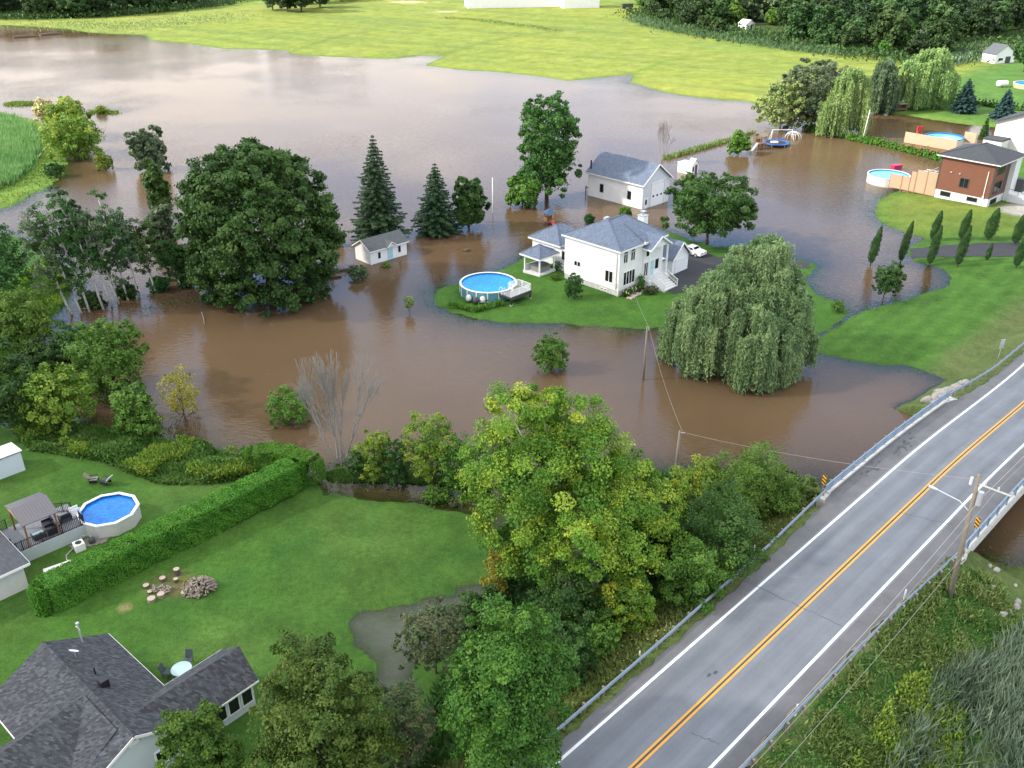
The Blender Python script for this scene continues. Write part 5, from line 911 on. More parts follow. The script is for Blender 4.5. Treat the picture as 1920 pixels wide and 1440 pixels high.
sel = np.argwhere((GZt > -0.22) & (GZt < 0.03) & (GY < 300) & (np.abs(GX) < GY * 0.62 + 20)); sp_ = sel[rng.choice(len(sel), min(len(sel), 26000), replace=False)]
dg = np.stack([GX[sp_[:, 0], sp_[:, 1]], GY[sp_[:, 0], sp_[:, 1]], np.full(len(sp_), -0.12)], -1); dg[:, :2] += rng.normal(size=(len(dg), 2)) * 0.25; dg = dg[(sdist(dg[:, 0], dg[:, 1], PUDDLE) < -2.5) & (vn(dg[:, 0], dg[:, 1], 2.0, 40) > 0.38)]
scatter('drowned_grass', dg, 0.34, 0.035, 'lush', 41, 'grass blades standing in the shallow flood edge', 0.5)
wt = np.argwhere((GZt < -0.25) & (GY < 240) & (np.abs(GX) < GY * 0.6 + 10)); wt = wt[rng.choice(len(wt), 9000, replace=False)]; fl_ = np.stack([GX[wt[:, 0], wt[:, 1]], GY[wt[:, 0], wt[:, 1]], np.full(len(wt), 0.012)], -1)
lane = vn(fl_[:, 0] * 0.8 + fl_[:, 1] * 0.6, (fl_[:, 1] * 0.8 - fl_[:, 0] * 0.6) * 0.22, 2.2, 42); fl_ = fl_[lane > 0.80]; fl_[:, :2] += rng.normal(size=(len(fl_), 2)) * 0.3
nF = len(fl_); V, Q = leaves(fl_, np.tile((0, 0, 4.0), (nF, 1)), 0.13, 0.6, rng, 0.1); V[:, 2] = 0.014; kind(new('floating_litter', mesh_np('floating_litter', V, Q, L['sumac'], rng.random(nF))), 'stuff', 'leaves and bits drifting on the flood water')
# ------------------------------------------------------------------ buildings
def face_map(face, k):
    """(across, up, out) on a wall -> local xyz; face is the wall's outward direction, k its plane"""
    return {'-y': lambda a, z, o: (a, k - o, z), '+y': lambda a, z, o: (a, k + o, z), '-x': lambda a, z, o: (k - o, a, z), '+x': lambda a, z, o: (k + o, a, z)}[face]
def obox(mb, f, a0, a1, z0, z1, o0, o1):
    p, q = f(a0, z0, o0), f(a1, z1, o1); return mb.box(*[v for i in range(3) for v in sorted((p[i], q[i]))])
def window(par, face, k, a0, a1, z0, z1, n=1, frame='white', fw=0.09, rail=None, arch=False, sill=False):
    """framed window: frame part, its glass a sub-part"""
    f = face_map(face, k); mb = MB(); a0, a1 = min(a0, a1), max(a0, a1)
    obox(mb, f, a0, a1, z0, z0 + fw, 0.0, 0.07); obox(mb, f, a0, a1, z1 - fw, z1, 0.0, 0.07)
    for i in range(n + 1):
        c = a0 + (a1 - a0 - fw) * i / n; obox(mb, f, c, c + fw, z0 + fw, z1 - fw, 0.0, 0.068)
    if rail: obox(mb, f, a0 + fw, a1 - fw, z0 + (z1 - z0) * rail - 0.025, z0 + (z1 - z0) * rail + 0.025, 0.0, 0.06)
    if sill: obox(mb, f, a0 - 0.06, a1 + 0.06, z0 - 0.06, z0 - 0.002, 0.0, 0.12)
    if arch:
        c = (a0 + a1) / 2; w = (a1 - a0) / 2; r = [f(c + math.cos(t) * w, z1 + 0.0 + math.sin(t) * w * 0.7, 0.035) for t in np.linspace(0, math.pi, 9)]
        for p, q in zip(r[:-1], r[1:]): mb.beam(p, q, 0.07, 0.07)
    fr = mb.build('window', M[frame], par); g = MB(); obox(g, f, a0 + fw * 0.5, a1 - fw * 0.5, z0 + fw * 0.5, z1 - fw * 0.5, 0.004, 0.03)
    if arch:
        b = len(g.v); pts = [f(c + math.cos(t) * w * .92, z1 + math.sin(t) * w * 0.66, 0.02) for t in np.linspace(0, math.pi, 9)]; g.v += pts; g.f.append(tuple(range(b, b + 9)))
    g.build('pane', M['glass'], fr); return fr
def roof(par, polys, m, th=0.16, fascia=None, fm='white', fh=0.24, name='roof'):
    mb = MB()
    for p in polys: mb.slab(p, th)
    r = mb.build(name, M[m], par)
    if fascia:
        fb = MB()
        for p, q in fascia: fb.beam((p[0], p[1], p[2] - fh / 2 - 0.02), (q[0], q[1], q[2] - fh / 2 - 0.02), 0.07, fh)
        fb.build('fascia', M[fm], r)
    return r
def hip(x0, x1, y0, y1, ze, zr, inset=None, axis='x'):
    """hip roof faces and eave edges"""
    A, B, C_, D = (x0, y0, ze), (x1, y0, ze), (x1, y1, ze), (x0, y1, ze)
    if axis == 'x':
        i = inset if inset is not None else (y1 - y0) / 2; ym = (y0 + y1) / 2; P, Q = (x0 + i, ym, zr), (x1 - i, ym, zr)
        if x1 - x0 - 2 * i < 0.05: P = Q = ((x0 + x1) / 2, ym, zr); return [[A, B, P], [B, C_, P], [C_, D, P], [D, A, P]], [(A, B), (B, C_), (C_, D), (D, A)], P, Q
        f = [[A, B, Q, P], [B, C_, Q], [C_, D, P, Q], [D, A, P]]
    else:
        i = inset if inset is not None else (x1 - x0) / 2; xm = (x0 + x1) / 2; P, Q = (xm, y0 + i, zr), (xm, y1 - i, zr); f = [[A, B, P], [B, C_, Q, P], [C_, D, Q], [D, A, P, Q]]
    return f, [(A, B), (B, C_), (C_, D), (D, A)], P, Q
def ridge_caps(par, lines, m):
    mb = MB()
    for p, q in lines: mb.tube([(p[0], p[1], p[2] + 0.02), (q[0], q[1], q[2] + 0.02)], 0.09, 6)
    mb.build('ridge_cap', M[m], par)
def gable_wall(mb, x0, x1, y, zb, ze, zr, d=0.12):
    xm = (x0 + x1) / 2; return mb.add([(x0, y, zb), (x1, y, zb), (x1, y, ze), (xm, y, zr), (x0, y, ze), (x0, y + d, zb), (x1, y + d, zb), (x1, y + d, ze), (xm, y + d, zr), (x0, y + d, ze)], [(0, 1, 2, 3, 4), (9, 8, 7, 6, 5), (0, 5, 6, 1), (1, 6, 7, 2), (2, 7, 8, 3), (3, 8, 9, 4), (4, 9, 5, 0)])
GR = 0.66
# --- the white two-storey house
h = thing('white_house', 'white two-storey house with blue-grey hipped roof on the grass island', 'house', (15.2, 121.1, GR - 0.1), R(45)); z0 = -GR + 0.1  # local z is world minus ground
def Z(z): return z - GR + 0.1
mb = MB().box(0, 10.2, 0, 10.4, Z(1.4), Z(7.5)); mb.build('wall', M['siding'], h)
MB().box(0.05, 10.15, 0.05, 10.35, -0.5, Z(1.4)).box(0.06, 0.2, 0.02, 10.3, -0.5, 0).build('foundation', M['concrete'], h)
fs, ed, P, Q = hip(-.4, 10.7, -.4, 10.8, Z(7.5), Z(10.1), 3.6); P = (3.3, 5.2, Z(10.1)); rf = roof(h, fs, 'roofblue', 0.14, ed)
ridge_caps(rf, [(P, Q), (P, (-.4, -.4, Z(7.52))), (P, (-.4, 10.8, Z(7.52))), (Q, (10.7, -.4, Z(7.52)))], 'roofblue')
MB().beam((5.2, -.55, Z(7.5)), (5.25, 3.6, Z(9.42)), 0.30, 0.34).build('roof_rake', M['roofblue'], rf)
MB().beam((5.2, -.62, Z(7.42)), (5.2, -.3, Z(7.52)), 0.42, 0.4).build('rake_end', M['white'], rf)
ch = MB().box(10.0, 11.1, 3.8, 4.9, Z(6.3), Z(9.3)).build('chimney', M['siding'], rf)
MB().box(9.92, 11.18, 3.72, 4.98, Z(9.3), Z(9.42)).tube([(10.55, 4.35, Z(9.42)), (10.55, 4.35, Z(9.95))], 0.22, 10).box(10.2, 10.9, 4.0, 4.7, Z(9.95), Z(10.03)).build('chimney_cap', M['zinc'], ch)
MB().box(3.4, 4.2, 5.6, 6.1, Z(9.85), Z(10.25)).build('roof_vent', M['zinc'], rf)
window(h, '-x', 0, 7.2, 8.5, Z(3.14), Z(3.98), 2, sill=True); window(h, '-x', 0, 1.05, 2.55, Z(2.3), Z(4.1), 2, sill=True)
window(h, '-x', 0.05, 2.0, 3.45, Z(0.84), Z(1.16), 2)
window(h, '-y', 0, 0.75, 1.75, Z(5.3), Z(6.75), 2, arch=True); window(h, '-y', 0, 2.4, 3.4, Z(5.3), Z(6.75), 2, arch=True); window(h, '-y', 0, 0.95, 3.6, Z(1.9), Z(4.0), 4, sill=True)
MB().box(-0.16, -0.02, 0.42, 0.56, Z(1.6), Z(6.3)).box(-0.25, -0.02, 0.34, 0.64, Z(2.0), Z(2.6)).tube([(-0.1, .5, Z(6.3)), (-0.1, .5, Z(6.9))], 0.05, 6).build('meter_mast', M['tanwhite'], h)
mb = MB().box(5.35, 5.47, -0.12, 0.0, Z(1.4), Z(7.3)); obox(mb, face_map('-x', 0), -0.05, 0.07, Z(0.9), Z(7.3), 0.0, 0.09); mb.build('corner_trim', M['white'], h)
window(h, '-y', 0, 5.7, 6.7, Z(1.95), Z(4.2), 2); dr = MB().box(7.0, 8.0, -0.08, 0.0, Z(1.85), Z(4.1)).build('door', M['bluedoor'], h); MB().box(7.85, 7.92, -0.15, -0.08, Z(2.9), Z(3.0)).build('handle', M['black'], dr)
window(h, '-y', 0, 6.0, 7.0, Z(5.0), Z(6.2), 1); window(h, '-y', 0, 8.3, 9.3, Z(2.5), Z(4.2), 1)
po = MB().box(5.0, 9.9, -1.6, -0.02, -0.4, Z(1.8)).build('porch_floor', M['palecon'], h)
st = MB()
for i in range(5): st.box(5.9, 9.2, -1.6 - 0.42 * (i + 1), -1.6 - 0.42 * i, -0.3, Z(1.62 - 0.2 * i))
st.build('stairs', M['palecon'], h)
for x in (5.95, 9.15):
    rl = MB().beam((x, -1.7, Z(2.75)), (x, -3.7, Z(1.75)), .07, .08).beam((x, -1.75, Z(2.05)), (x, -3.65, Z(1.1)), .05, .05)
    for i in range(9): yb = -1.75 - 0.24 * i; rl.box(x - .02, x + .02, yb - .02, yb + .02, Z(1.95 - 0.116 * i), Z(2.72 - 0.116 * i))
    rl.box(x - .06, x + .06, -3.76, -3.64, -0.05, Z(1.85)); rl.build('stair_railing', M['white'], h)
rl = MB().beam((5.06, -1.5, Z(2.7)), (5.06, -0.1, Z(2.7)), .07, .07).beam((5.1, -1.54, Z(2.7)), (5.9, -1.54, Z(2.7)), .07, .07)
for i in range(7): rl.box(5.04, 5.08, -1.5 + .2 * i, -1.46 + .2 * i, Z(1.8), Z(2.68))
rl.build('porch_railing', M['white'], h)
for x in (5.35, 9.5): MB().tube([(x, -1.25, Z(1.8)), (x, -1.25, Z(6.6))], 0.15, 10).box(x - .24, x + .24, -1.49, -1.01, Z(1.8), Z(2.0)).box(x - .24, x + .24, -1.49, -1.01, Z(6.42), Z(6.6)).build('column', M['white'], h)
gw = MB(); gable_wall(gw, 5.2, 9.7, -1.35, Z(6.6), Z(6.75), Z(8.1)); gw.build('porch_gable', M['siding'], h)
zr = Z(8.32); ze = Z(6.72); A = (4.95, -1.75, ze); B = (9.95, -1.75, ze); xm = 7.45
pr = roof(h, [[A, (xm, -1.75, zr), (xm, 2.6, zr), (4.95, 0.2, ze)][::-1], [(xm, -1.75, zr), B, (9.95, 0.2, ze), (xm, 2.6, zr)][::-1]], 'roofblue', 0.12, [(A, (xm, -1.75, zr)), ((xm, -1.75, zr), B), (A, (4.95, 0.2, ze)), (B, (9.95, 0.2, ze))], name='porch_roof')
# garage wing
MB().box(10.2, 12.3, 0.6, 6.6, -0.4, Z(3.2)).build('wall', M['siding'], h)
gw = MB().box(12.3, 16.4, -0.27, 6.6, -0.4, Z(3.2)); gable_wall(gw, 12.3, 16.4, -0.4, -0.4, Z(3.2), Z(5.3)); gw.build('garage_wall', M['siding'], h)
xm = 14.35; zr = Z(5.55); ze = Z(3.15); ye = -0.85
roof(h, [[(11.9, ye, ze), (xm, ye, zr), (xm, 6.9, zr), (11.9, 6.9, ze)][::-1], [(xm, ye, zr), (16.8, ye, ze), (16.8, 6.9, ze), (xm, 6.9, zr)][::-1], [(10.25, 0.2, ze + 0.15), (11.9, 0.2, ze - 0.05), (11.9, 6.9, ze - 0.05), (10.25, 6.9, ze + 1.0)]], 'roofblue', 0.12, [((11.9, ye, ze), (xm, ye, zr)), ((xm, ye, zr), (16.8, ye, ze)), ((16.8, ye, ze), (16.8, 6.9, ze))], name='garage_roof')
gd = MB().box(13.0, 15.7, -0.47, -0.405, -0.1, Z(2.85))
for i in range(1, 4): gd.box(13.0, 15.7, -0.485, -0.47, -0.1 + i * 0.56, -0.07 + i * 0.56)
gd.build('garage_door', M['door'], h)
# rear wing with its open corner
MB().box(3.4, 9.4, 10.4, 14.4, -0.4, Z(3.6)).box(3.4, 9.4, 14.4, 20.3, -0.4, Z(3.9)).build('rear_wall', M['siding'], h)
fs, ed, P, Q = hip(2.9, 9.9, 14.0, 20.8, Z(4.0), Z(6.1), 2.9); rf2 = roof(h, fs, 'roofblue', 0.13, ed, name='rear_roof'); ridge_caps(rf2, [(P, Q), (P, (2.9, 14, Z(4.02))), (P, (2.9, 20.8, Z(4.02)))], 'roofblue')
roof(h, [[(3.1, 10.3, Z(4.4)), (9.6, 10.3, Z(4.4)), (9.6, 14.2, Z(3.85)), (3.1, 14.2, Z(3.85))]], 'roofblue', 0.12, name='link_roof')
for a in (11.2, 12.4, 13.6): window(h, '-x', 3.4, a - .45, a + .45, Z(1.5), Z(3.3), 1)
window(h, '-x', 3.4, 15.5, 17.2, Z(1.6), Z(3.2), 2); MB().box(2.2, 3.35, 10.6, 14.2, -0.3, Z(1.3)).build('side_step', M['palecon'], h)
rl = MB().beam((2.25, 10.7, Z(2.3)), (2.25, 14.1, Z(2.3)), .06, .07)
for i in range(14): rl.box(2.23, 2.27, 10.7 + .26 * i, 10.74 + .26 * i, Z(1.3), Z(2.28))
rl.build('side_railing', M['white'], h)
# hot tub shelter on posts
def frame45(name, label, cat, p, z): return thing(name, label, cat, (p[0], p[1], z), R(45))
def hl(x, y): return (15.2 + (x - y) * S2, 121.1 + (x + y) * S2)
gz = thing('gazebo', 'open white-posted gazebo with blue-grey hipped roof over the hot tub', 'gazebo', (*hl(-0.35, 15.2), GR - 0.05), R(45))
for x in (-1.6, 1.6):
    for y in (-1.55, 1.55): MB().box(x - .1, x + .1, y - .1, y + .1, -0.2, 2.85).build('post', M['white'], gz)
fs, ed, P, Q = hip(-2.2, 2.2, -2.15, 2.15, 2.85, 4.25); rf = roof(gz, fs, 'roofblue', 0.12, ed); ridge_caps(rf, [(P, e[0]) for e in ed], 'roofblue')
MB().box(-1.8, 1.8, -1.75, 1.75, -0.3, 0.14).build('base_slab', M['palecon'], gz); MB().box(-1.5, 1.5, 1.5, 1.6, 0.14, 1.0).box(1.5, 1.6, -0.4, 1.5, 0.14, 1.0).build('low_wall', M['white'], gz)
tb = thing('hot_tub', 'grey hot tub with dark green cover under the gazebo', 'hot tub', (*hl(-0.3, 15.1), GR + 0.09), R(45)); MB().box(-1.05, 1.05, -1.05, 1.05, 0, 0.82).build('tub_body', M['tubgrey'], tb); MB().box(-1.12, 1.12, -1.12, 1.12, 0.822, 0.98).build('cover', M['tubcover'], tb)
# --- detached white garage in the water
g = thing('white_garage', 'detached white garage with blue-grey gable roof standing in the flood', 'garage', (24.3, 165.5, 0), R(44.5))
gw = MB().box(0, 8.1, 0.12, 13.3, -0.6, 4.85); gw.build('wall', M['siding'], g)

for y in (0, 13.3): fw_ = MB(); gable_wall(fw_, 0, 8.1, y, -0.6, 4.85, 7.6); fw_.build('gable_wall', M['blue_and_shaded_siding'], g)  # white gables in pale blue: their shaded tone is put into the colour
xm, zr, ze = 4.05, 7.95, 4.85; e0, e1 = -0.5, 13.8
rf = roof(g, [[(-.5, e0, ze - .2), (xm, e0, zr), (xm, e1, zr), (-.5, e1, ze - .2)][::-1], [(xm, e0, zr), (8.6, e0, ze - .2), (8.6, e1, ze - .2), (xm, e1, zr)][::-1]], 'roofblue', 0.14, [((-.5, e0, ze - .2), (xm, e0, zr)), ((xm, e0, zr), (8.6, e0, ze - .2)), ((-.5, e0, ze - .2), (-.5, e1, ze - .2)), ((8.6, e0, ze - .2), (8.6, e1, ze - .2))])
MB().tube([(xm, 7.2, zr - .1), (xm, 7.2, zr + 0.45)], 0.16, 8).build('roof_vent', M['zinc'], rf); MB().tube([(0.4, 13.2, 5), (0.4, 13.2, 6.9)], 0.16, 8).build('stove_pipe', M['black'], g)
window(g, '-x', 0, 9.5, 10.4, 1.3, 2.9, 1, 'dark'); window(g, '-x', 0, 2.7, 3.6, 1.3, 2.9, 1, 'dark')
gd = MB().box(2.7, 6.0, -0.08, -0.003, -0.4, 4.1)
for i in range(1, 5): gd.box(2.7, 6.0, -0.1, -0.08, -0.3 + i * 0.88, -0.25 + i * 0.88)
gd = gd.build('garage_door', M['door'], g); dp = MB()
for c in (3.15, 4.35, 5.55): dp.box(c - .22, c + .22, -0.115, -0.082, 1.75, 2.1)
dp.build('door_window', M['glass'], gd); MB().box(2.5, 2.7, -0.1, -0.002, -0.4, 4.3).box(6.0, 6.2, -0.1, -0.002, -0.4, 4.3).box(2.5, 6.2, -0.11, -0.002, 4.3, 4.48).build('door_frame', M['white'], g)
d_ = MB().box(0.55, 1.55, -0.07, -0.003, -0.4, 1.95).build('side_door', M['white'], g); MB().box(0.8, 1.3, -0.09, -0.072, 0.7, 1.7).build('pane', M['glass'], d_); MB().box(6.55, 6.68, -0.1, -0.003, -0.3, 4.6).build('downspout', M['white'], g)
b_ = thing('wood_rack', 'dark timber lean-to post against the garage\'s far corner', 'rack', G(1100, 362, 0)); MB().box(-.3, -.1, -.2, .2, -.4, 1.5).box(.2, .4, -.2, .2, -.4, 1.3).box(-.3, .4, -.15, .15, 1.0, 1.2).build('frame', M['timber'], b_)
# --- small white shed with a cross gable
s = thing('white_shed', 'small white shed with grey roof and little cross gable in the flood by the spruces', 'shed', (-22.3, 135.7, 0), R(44))
gw = MB().box(0, 7.2, 0, 4.1, -0.5, 2.4); gw.build('wall', M['siding'], s)
for x in (0.0, 7.08): MB().add([(x, 0.02, 2.4), (x, 4.08, 2.4), (x, 2.05, 3.55), (x + .12, 0.02, 2.4), (x + .12, 4.08, 2.4), (x + .12, 2.05, 3.55)], [(0, 2, 1), (3, 4, 5), (0, 3, 5, 2), (1, 2, 5, 4), (0, 1, 4, 3)]).build('gable_end', M['siding'], s)
ze, zr = 2.3, 3.72
rf = roof(s, [[(-.3, -.35, ze), (7.5, -.35, ze), (7.5, 2.05, zr), (-.3, 2.05, zr)], [(-.3, 2.05, zr), (7.5, 2.05, zr), (7.5, 4.45, ze), (-.3, 4.45, ze)]], 'roofgrey', 0.1, [((-.3, -.35, ze), (7.5, -.35, ze)), ((-.3, -.35, ze), (-.3, 2.05, zr)), ((-.3, 2.05, zr), (-.3, 4.45, ze))], fh=0.16)
gr_ = roof(s, [[(2.9, -.75, 2.42), (3.85, -.75, 3.15), (3.85, 1.15, 3.15), (2.9, -.3, 2.42)][::-1], [(3.85, -.75, 3.15), (4.8, -.75, 2.42), (4.8, -.3, 2.42), (3.85, 1.15, 3.15)][::-1]], 'roofgrey', 0.08, [((2.9, -.75, 2.42), (3.85, -.75, 3.15)), ((3.85, -.75, 3.15), (4.8, -.75, 2.42))], fh=0.12, name='porch_roof')
mb = MB(); mb.add([(3.05, -.5, 2.3), (4.65, -.5, 2.3), (3.85, -.5, 2.95)], [(0, 1, 2)]); mb.box(3.05, 4.65, -.5, -.02, 2.2, 2.3); mb.build('porch_gable', M['siding'], s)
MB().box(3.35, 4.35, -0.06, -0.002, -0.3, 2.05).build('door', M['bluedoor'], s); window(s, '-y', 0, 1.5, 1.95, 0.7, 1.7, 1, 'dark', 0.05); window(s, '-y', 0, 5.5, 5.95, 0.8, 1.8, 1, 'dark', 0.05)
# --- tiny white playhouse near the dead tree
p = G(1296, 328, 0); s = thing('playhouse', 'tiny white playhouse half sunk in the flood beside the bare tree', 'playhouse', p, R(45)); mb = MB().box(0, 2.4, 0.1, 3.6, -0.5, 2.1); gable_wall(mb, 0, 2.4, 0, -0.5, 2.1, 3.1); mb.build('wall', M['white'], s)
roof(s, [[(-.2, -.2, 2.05), (1.2, -.2, 3.25), (1.2, 1.2, 3.25), (-.2, 1.2, 2.05)][::-1], [(1.2, -.2, 3.25), (2.6, -.2, 2.05), (2.6, 1.2, 2.05), (1.2, 1.2, 3.25)][::-1], [(-.2, 1.2, 2.2), (2.6, 1.2, 2.2), (2.6, 3.7, 2.12), (-.2, 3.7, 2.12)]], 'tanwhite', 0.08); MB().box(1.2, 2.0, -.05, -.002, -.4, 1.9).build('door', M['dark'], s); window(s, '-y', 0, 0.35, 0.8, 0.6, 1.6, 1, 'dark', 0.05)
# --- brown boarded house on the right
B0 = (88.2, 164.5); bz = 0.75; s = thing('brown_house', 'brown boarded house with charcoal hipped roof and white concrete base', 'house', (*B0, bz), R(42.5)); Zb = lambda z: z - bz
MB().box(0, 10.6, 0, 10.0, Zb(2.25), Zb(8.75)).build('wall', M['brown'], s); MB().box(0.06, 10.54, 0.06, 9.94, -0.6, Zb(2.25)).build('foundation', M['palecon'], s)
MB().box(6.9, 9.4, -0.9, -0.02, -0.4, Zb(8.6)).build('entry_tower', M['palecon'], s); MB().box(-0.05, 0.12, -0.05, 0.12, Zb(2.25), Zb(8.7)).box(-0.05, 0.12, 9.88, 10.05, Zb(2.25), Zb(8.7)).build('corner_trim', M['dark'], s)
fs, ed, P, Q = hip(-.75, 11.6, -1.0, 10.8, Zb(8.8), Zb(10.9), 5.3); rf = roof(s, fs, 'roofcoal', 0.16, ed, 'tanwhite', 0.2); ridge_caps(rf, [(P, ed[0][0]), (P, ed[3][0]), (P, Q)], 'roofcoal')
window(s, '-x', 0, 4.1, 5.85, Zb(3.4), Zb(5.2), 2, 'dark', 0.1); window(s, '-x', 0.06, 7.0, 8.95, Zb(1.15), Zb(2.05), 1, 'dark', 0.1); window(s, '-x', 0.06, 1.95, 3.9, Zb(1.2), Zb(2.0), 1, 'dark', 0.1)
window(s, '-y', 0, 1.4, 4.4, Zb(6.4), Zb(8.3), 2, 'dark', 0.1); window(s, '-y', 0, 1.2, 4.6, Zb(2.8), Zb(5.1), 2, 'dark', 0.1); window(s, '-y', 0.06, 1.2, 4.0, Zb(0.85), Zb(1.9), 1, 'dark', 0.1)
MB().box(5.4, 6.4, -0.03, 0.02, Zb(2.3), Zb(8.6)).build('dark_panel', M['dark'], s); MB().box(-0.14, -0.02, 0.95, 1.1, Zb(2.3), Zb(7.2)).box(-0.2, -0.02, 0.85, 1.2, Zb(2.2), Zb(2.6)).build('meter_mast', M['tanwhite'], s)
for y in (7.7, 6.05): MB().lathe([(0.0, 0), (0.16, 0), (0.16, 0.12), (0.0, 0.14)], 10).build('wall_vent', M['tanwhite'], s, (-0.12, y, Zb(5.8)))
st = MB()
for i in range(6): st.box(6.6, 10.4, -2.6 - 0.45 * (i + 1), -2.6 - 0.45 * i, -0.5, Zb(2.05 - 0.2 * i))
st.box(6.6, 10.4, -2.6, -0.92, -0.5, Zb(2.2)); st.build('stairs', M['palecon'], s); rl = MB()
for x in (6.7, 10.3): rl.beam((x, -0.95, Zb(3.1)), (x, -2.6, Zb(3.1)), .06, .06).beam((x, -2.6, Zb(3.1)), (x, -5.1, Zb(1.9)), .06, .06).box(x - .03, x + .03, -2.63, -2.57, Zb(2.2), Zb(3.1))
rl.build('stair_railing', M['black'], s); MB().box(9.42, 10.6, -2.2, -0.02, Zb(2.2), Zb(4.6)).build('side_entry', M['dark'], s)
def bl(x, y): c, q = math.cos(R(42.5)), math.sin(R(42.5)); return (B0[0] + x * c - y * q, B0[1] + x * q + y * c)
# its cedar screens, pool and deck
for y0, y1, zt, lb in ((10.05, 12.1, 5.0, 'tall cedar fence panel against the brown house'), (12.1, 14.2, 5.0, 'tall cedar fence panel between the wall panel and the low panels'), (14.2, 15.3, 4.5, 'narrow cedar fence panel stepping down to the pool'), (15.3, 16.9, 3.3, 'low cedar panel beside the step'), (16.9, 19.4, 3.3, 'low cedar panel in front of the round pool')):
    q = bl(0.35, y0); f = thing('fence_panel', lb, 'fence panel', (*q, 1.0), R(42.5)); n = y1 - y0; MB().box(0, 0.05, 0.09, n - 0.05, -0.4, zt - 1.0).build('boards', M['cedar'], f); MB().box(-.05, .1, 0, .09, -0.9, zt - 0.9).box(-.04, .09, n - 0.05, n + 0.0, -.9, zt - 0.92).build('post', M['cedarpost'], f)
def pool(label, c, r, zb, zt, wall, water, liner='blueliner', rim='white', n=40, rimw=0.2, sx=1.0, rot=0, ribs=0):
    o = thing('swimming_pool', label, 'pool', (c[0], c[1], zb), rot); H_ = zt - zb
    for nm, mb, m_ in (('pool_wall', MB().lathe([(r, -0.4), (r, H_ - 0.04)], n), wall), ('liner', MB().lathe([(r - 0.05, H_ - 0.03), (r - 0.05, H_ - 0.45)], n), liner), ('rim', MB().lathe([(r - rimw, H_ - 0.05), (r - rimw, H_ + 0.03), (r + 0.06, H_ + 0.03), (r + 0.06, H_ - 0.07), (r - rimw, H_ - 0.05)], n), rim), ('pool_water', MB().disc(r - 0.06, H_ - 0.22, n), water)):
        q = mb.build(nm, M[m_], o); q.scale = (sx, 1, 1)
    if ribs:
        for k in range(ribs):
            t = 6.283 * k / ribs; MB().box(-.06, .04, -.07, .07, -0.3, H_ - 0.06).build('wall_rib', M[rim], o, ((r + 0.03) * math.cos(t) * sx, (r + 0.03) * math.sin(t), 0), t)
    return o
pool('round pool with pale walls beside the cedar panels of the brown house', (77.2, 184.4), 4.1, 0.2, 1.7, 'cream', 'poolaqua', rim='tanwhite')
q = bl(2.2, 12.4); f = thing('pool_deck', 'pale raised deck between the brown house and its pool', 'deck', (*q, 0.3), R(42.5)); MB().box(-1.6, 4.5, -2.3, 4.6, 1.1, 1.3).build('deck_floor', M['cedar'], f); MB().box(-1.5, -1.4, -2.2, 4.5, -0.4, 1.1).build('deck_skirt', M['cedarpost'], f)
for k in range(4): MB().tube([(-1.2 + k * 1.7, 4.3, -0.6), (-1.2 + k * 1.7, 4.3, 1.1)], 0.14, 8).build('deck_pillar', M['concrete'], f)
for k in range(3): MB().beam((-1.2 + 1.4 * k, -2.0, 4.2), (-1.2 + 1.4 * k, 1.6, 4.2), 0.08, 0.14).beam((0, -2 + k * 1.2, 4.35), (4, -2 + k * 1.2, 4.35), 0.08, 0.12).box(-1.24 + 1.4 * k, -1.16 + 1.4 * k, 1.5, 1.6, 1.3, 4.2).build('pergola_beam', M['tanwhite'], f)
for i, (px, py) in enumerate(((1657, 349), (1664, 351))): q = G(px, py, 0); f = thing('pool_pump', ['grey pool pump half under water at the round pool', 'second grey pump drum at the round pool'][i], 'pump', q); MB().lathe([(0.0, -0.4), (0.33, -0.4), (0.36, 0.5), (0.28, 0.75), (0.0, 0.8)], 12).build('tank', M['zinc'], f, smooth=True); MB().tube([(0, 0.3, 0.6), (0.5, 0.3, 0.6), (0.6, 0.3, 0.1)], 0.06, 6).build('hose', M['black'], f)
q = G(1680, 317, 0); f = thing('storage_box', 'crimson plastic box floating behind the brown house\'s pool', 'box', q, 0.3); MB().box(-1, 1, -.6, .6, -.2, .8).build('box_body', M['crimson'], f); MB().box(-1.06, 1.06, -.66, .66, .802, .95).build('lid', M['crimson'], f)
# second deck and pool behind
a_, b2 = Vector((90.0, 206.5, 0)), Vector((97.6, 197.9, 0)); f = thing('privacy_screen', 'long pale wooden screen on the raised deck beyond the small hedge row', 'screen', (94.5, 206.9, 0), R(-48)); MB().box(-6.0, 6.0, -.06, .06, 2.1, 4.5).build('boards', M['cedar'], f); MB().box(-6.0, 6.0, -.05, .05, 0.55, 1.0).build('lower_board', M['cedar'], f); MB().box(-6.0, 6.0, 0.10, 0.16, 0.9, 2.1).build('dark_skirt', M['timber'], f)
pt = None
for k in range(7):
    x = -5.9 + k * 1.967
    if pt is None: pt = MB().box(-.06, .06, .07, .13, -.5, 4.55).build('post', M['cedarpost'], f, (x, 0, 0))
    else: c = pt.copy(); COL.objects.link(c); c.location = (x, 0, 0)
pool('round pool behind the long pale wooden screen', (102.4, 217.4), 4.3, 0.3, 2.1, 'cream', 'poolaqua', rim='bluepad')
q = G(1722, 254, 2); f = thing('slide', 'red plastic slide top showing above the wooden screen', 'slide', (q[0], q[1], 0)); MB().box(-.5, .5, -.4, .4, 2.2, 2.35).beam((0, 0, 2.3), (-.5, 2.2, 0.3), 0.8, 0.1).box(-.5, -.4, -.4, .4, 0, 4.2).box(.4, .5, -.4, .4, 0, 4.2).box(-.5, .5, -.4, -.3, 3.3, 4.2).build('slide_body', M['red'], f)
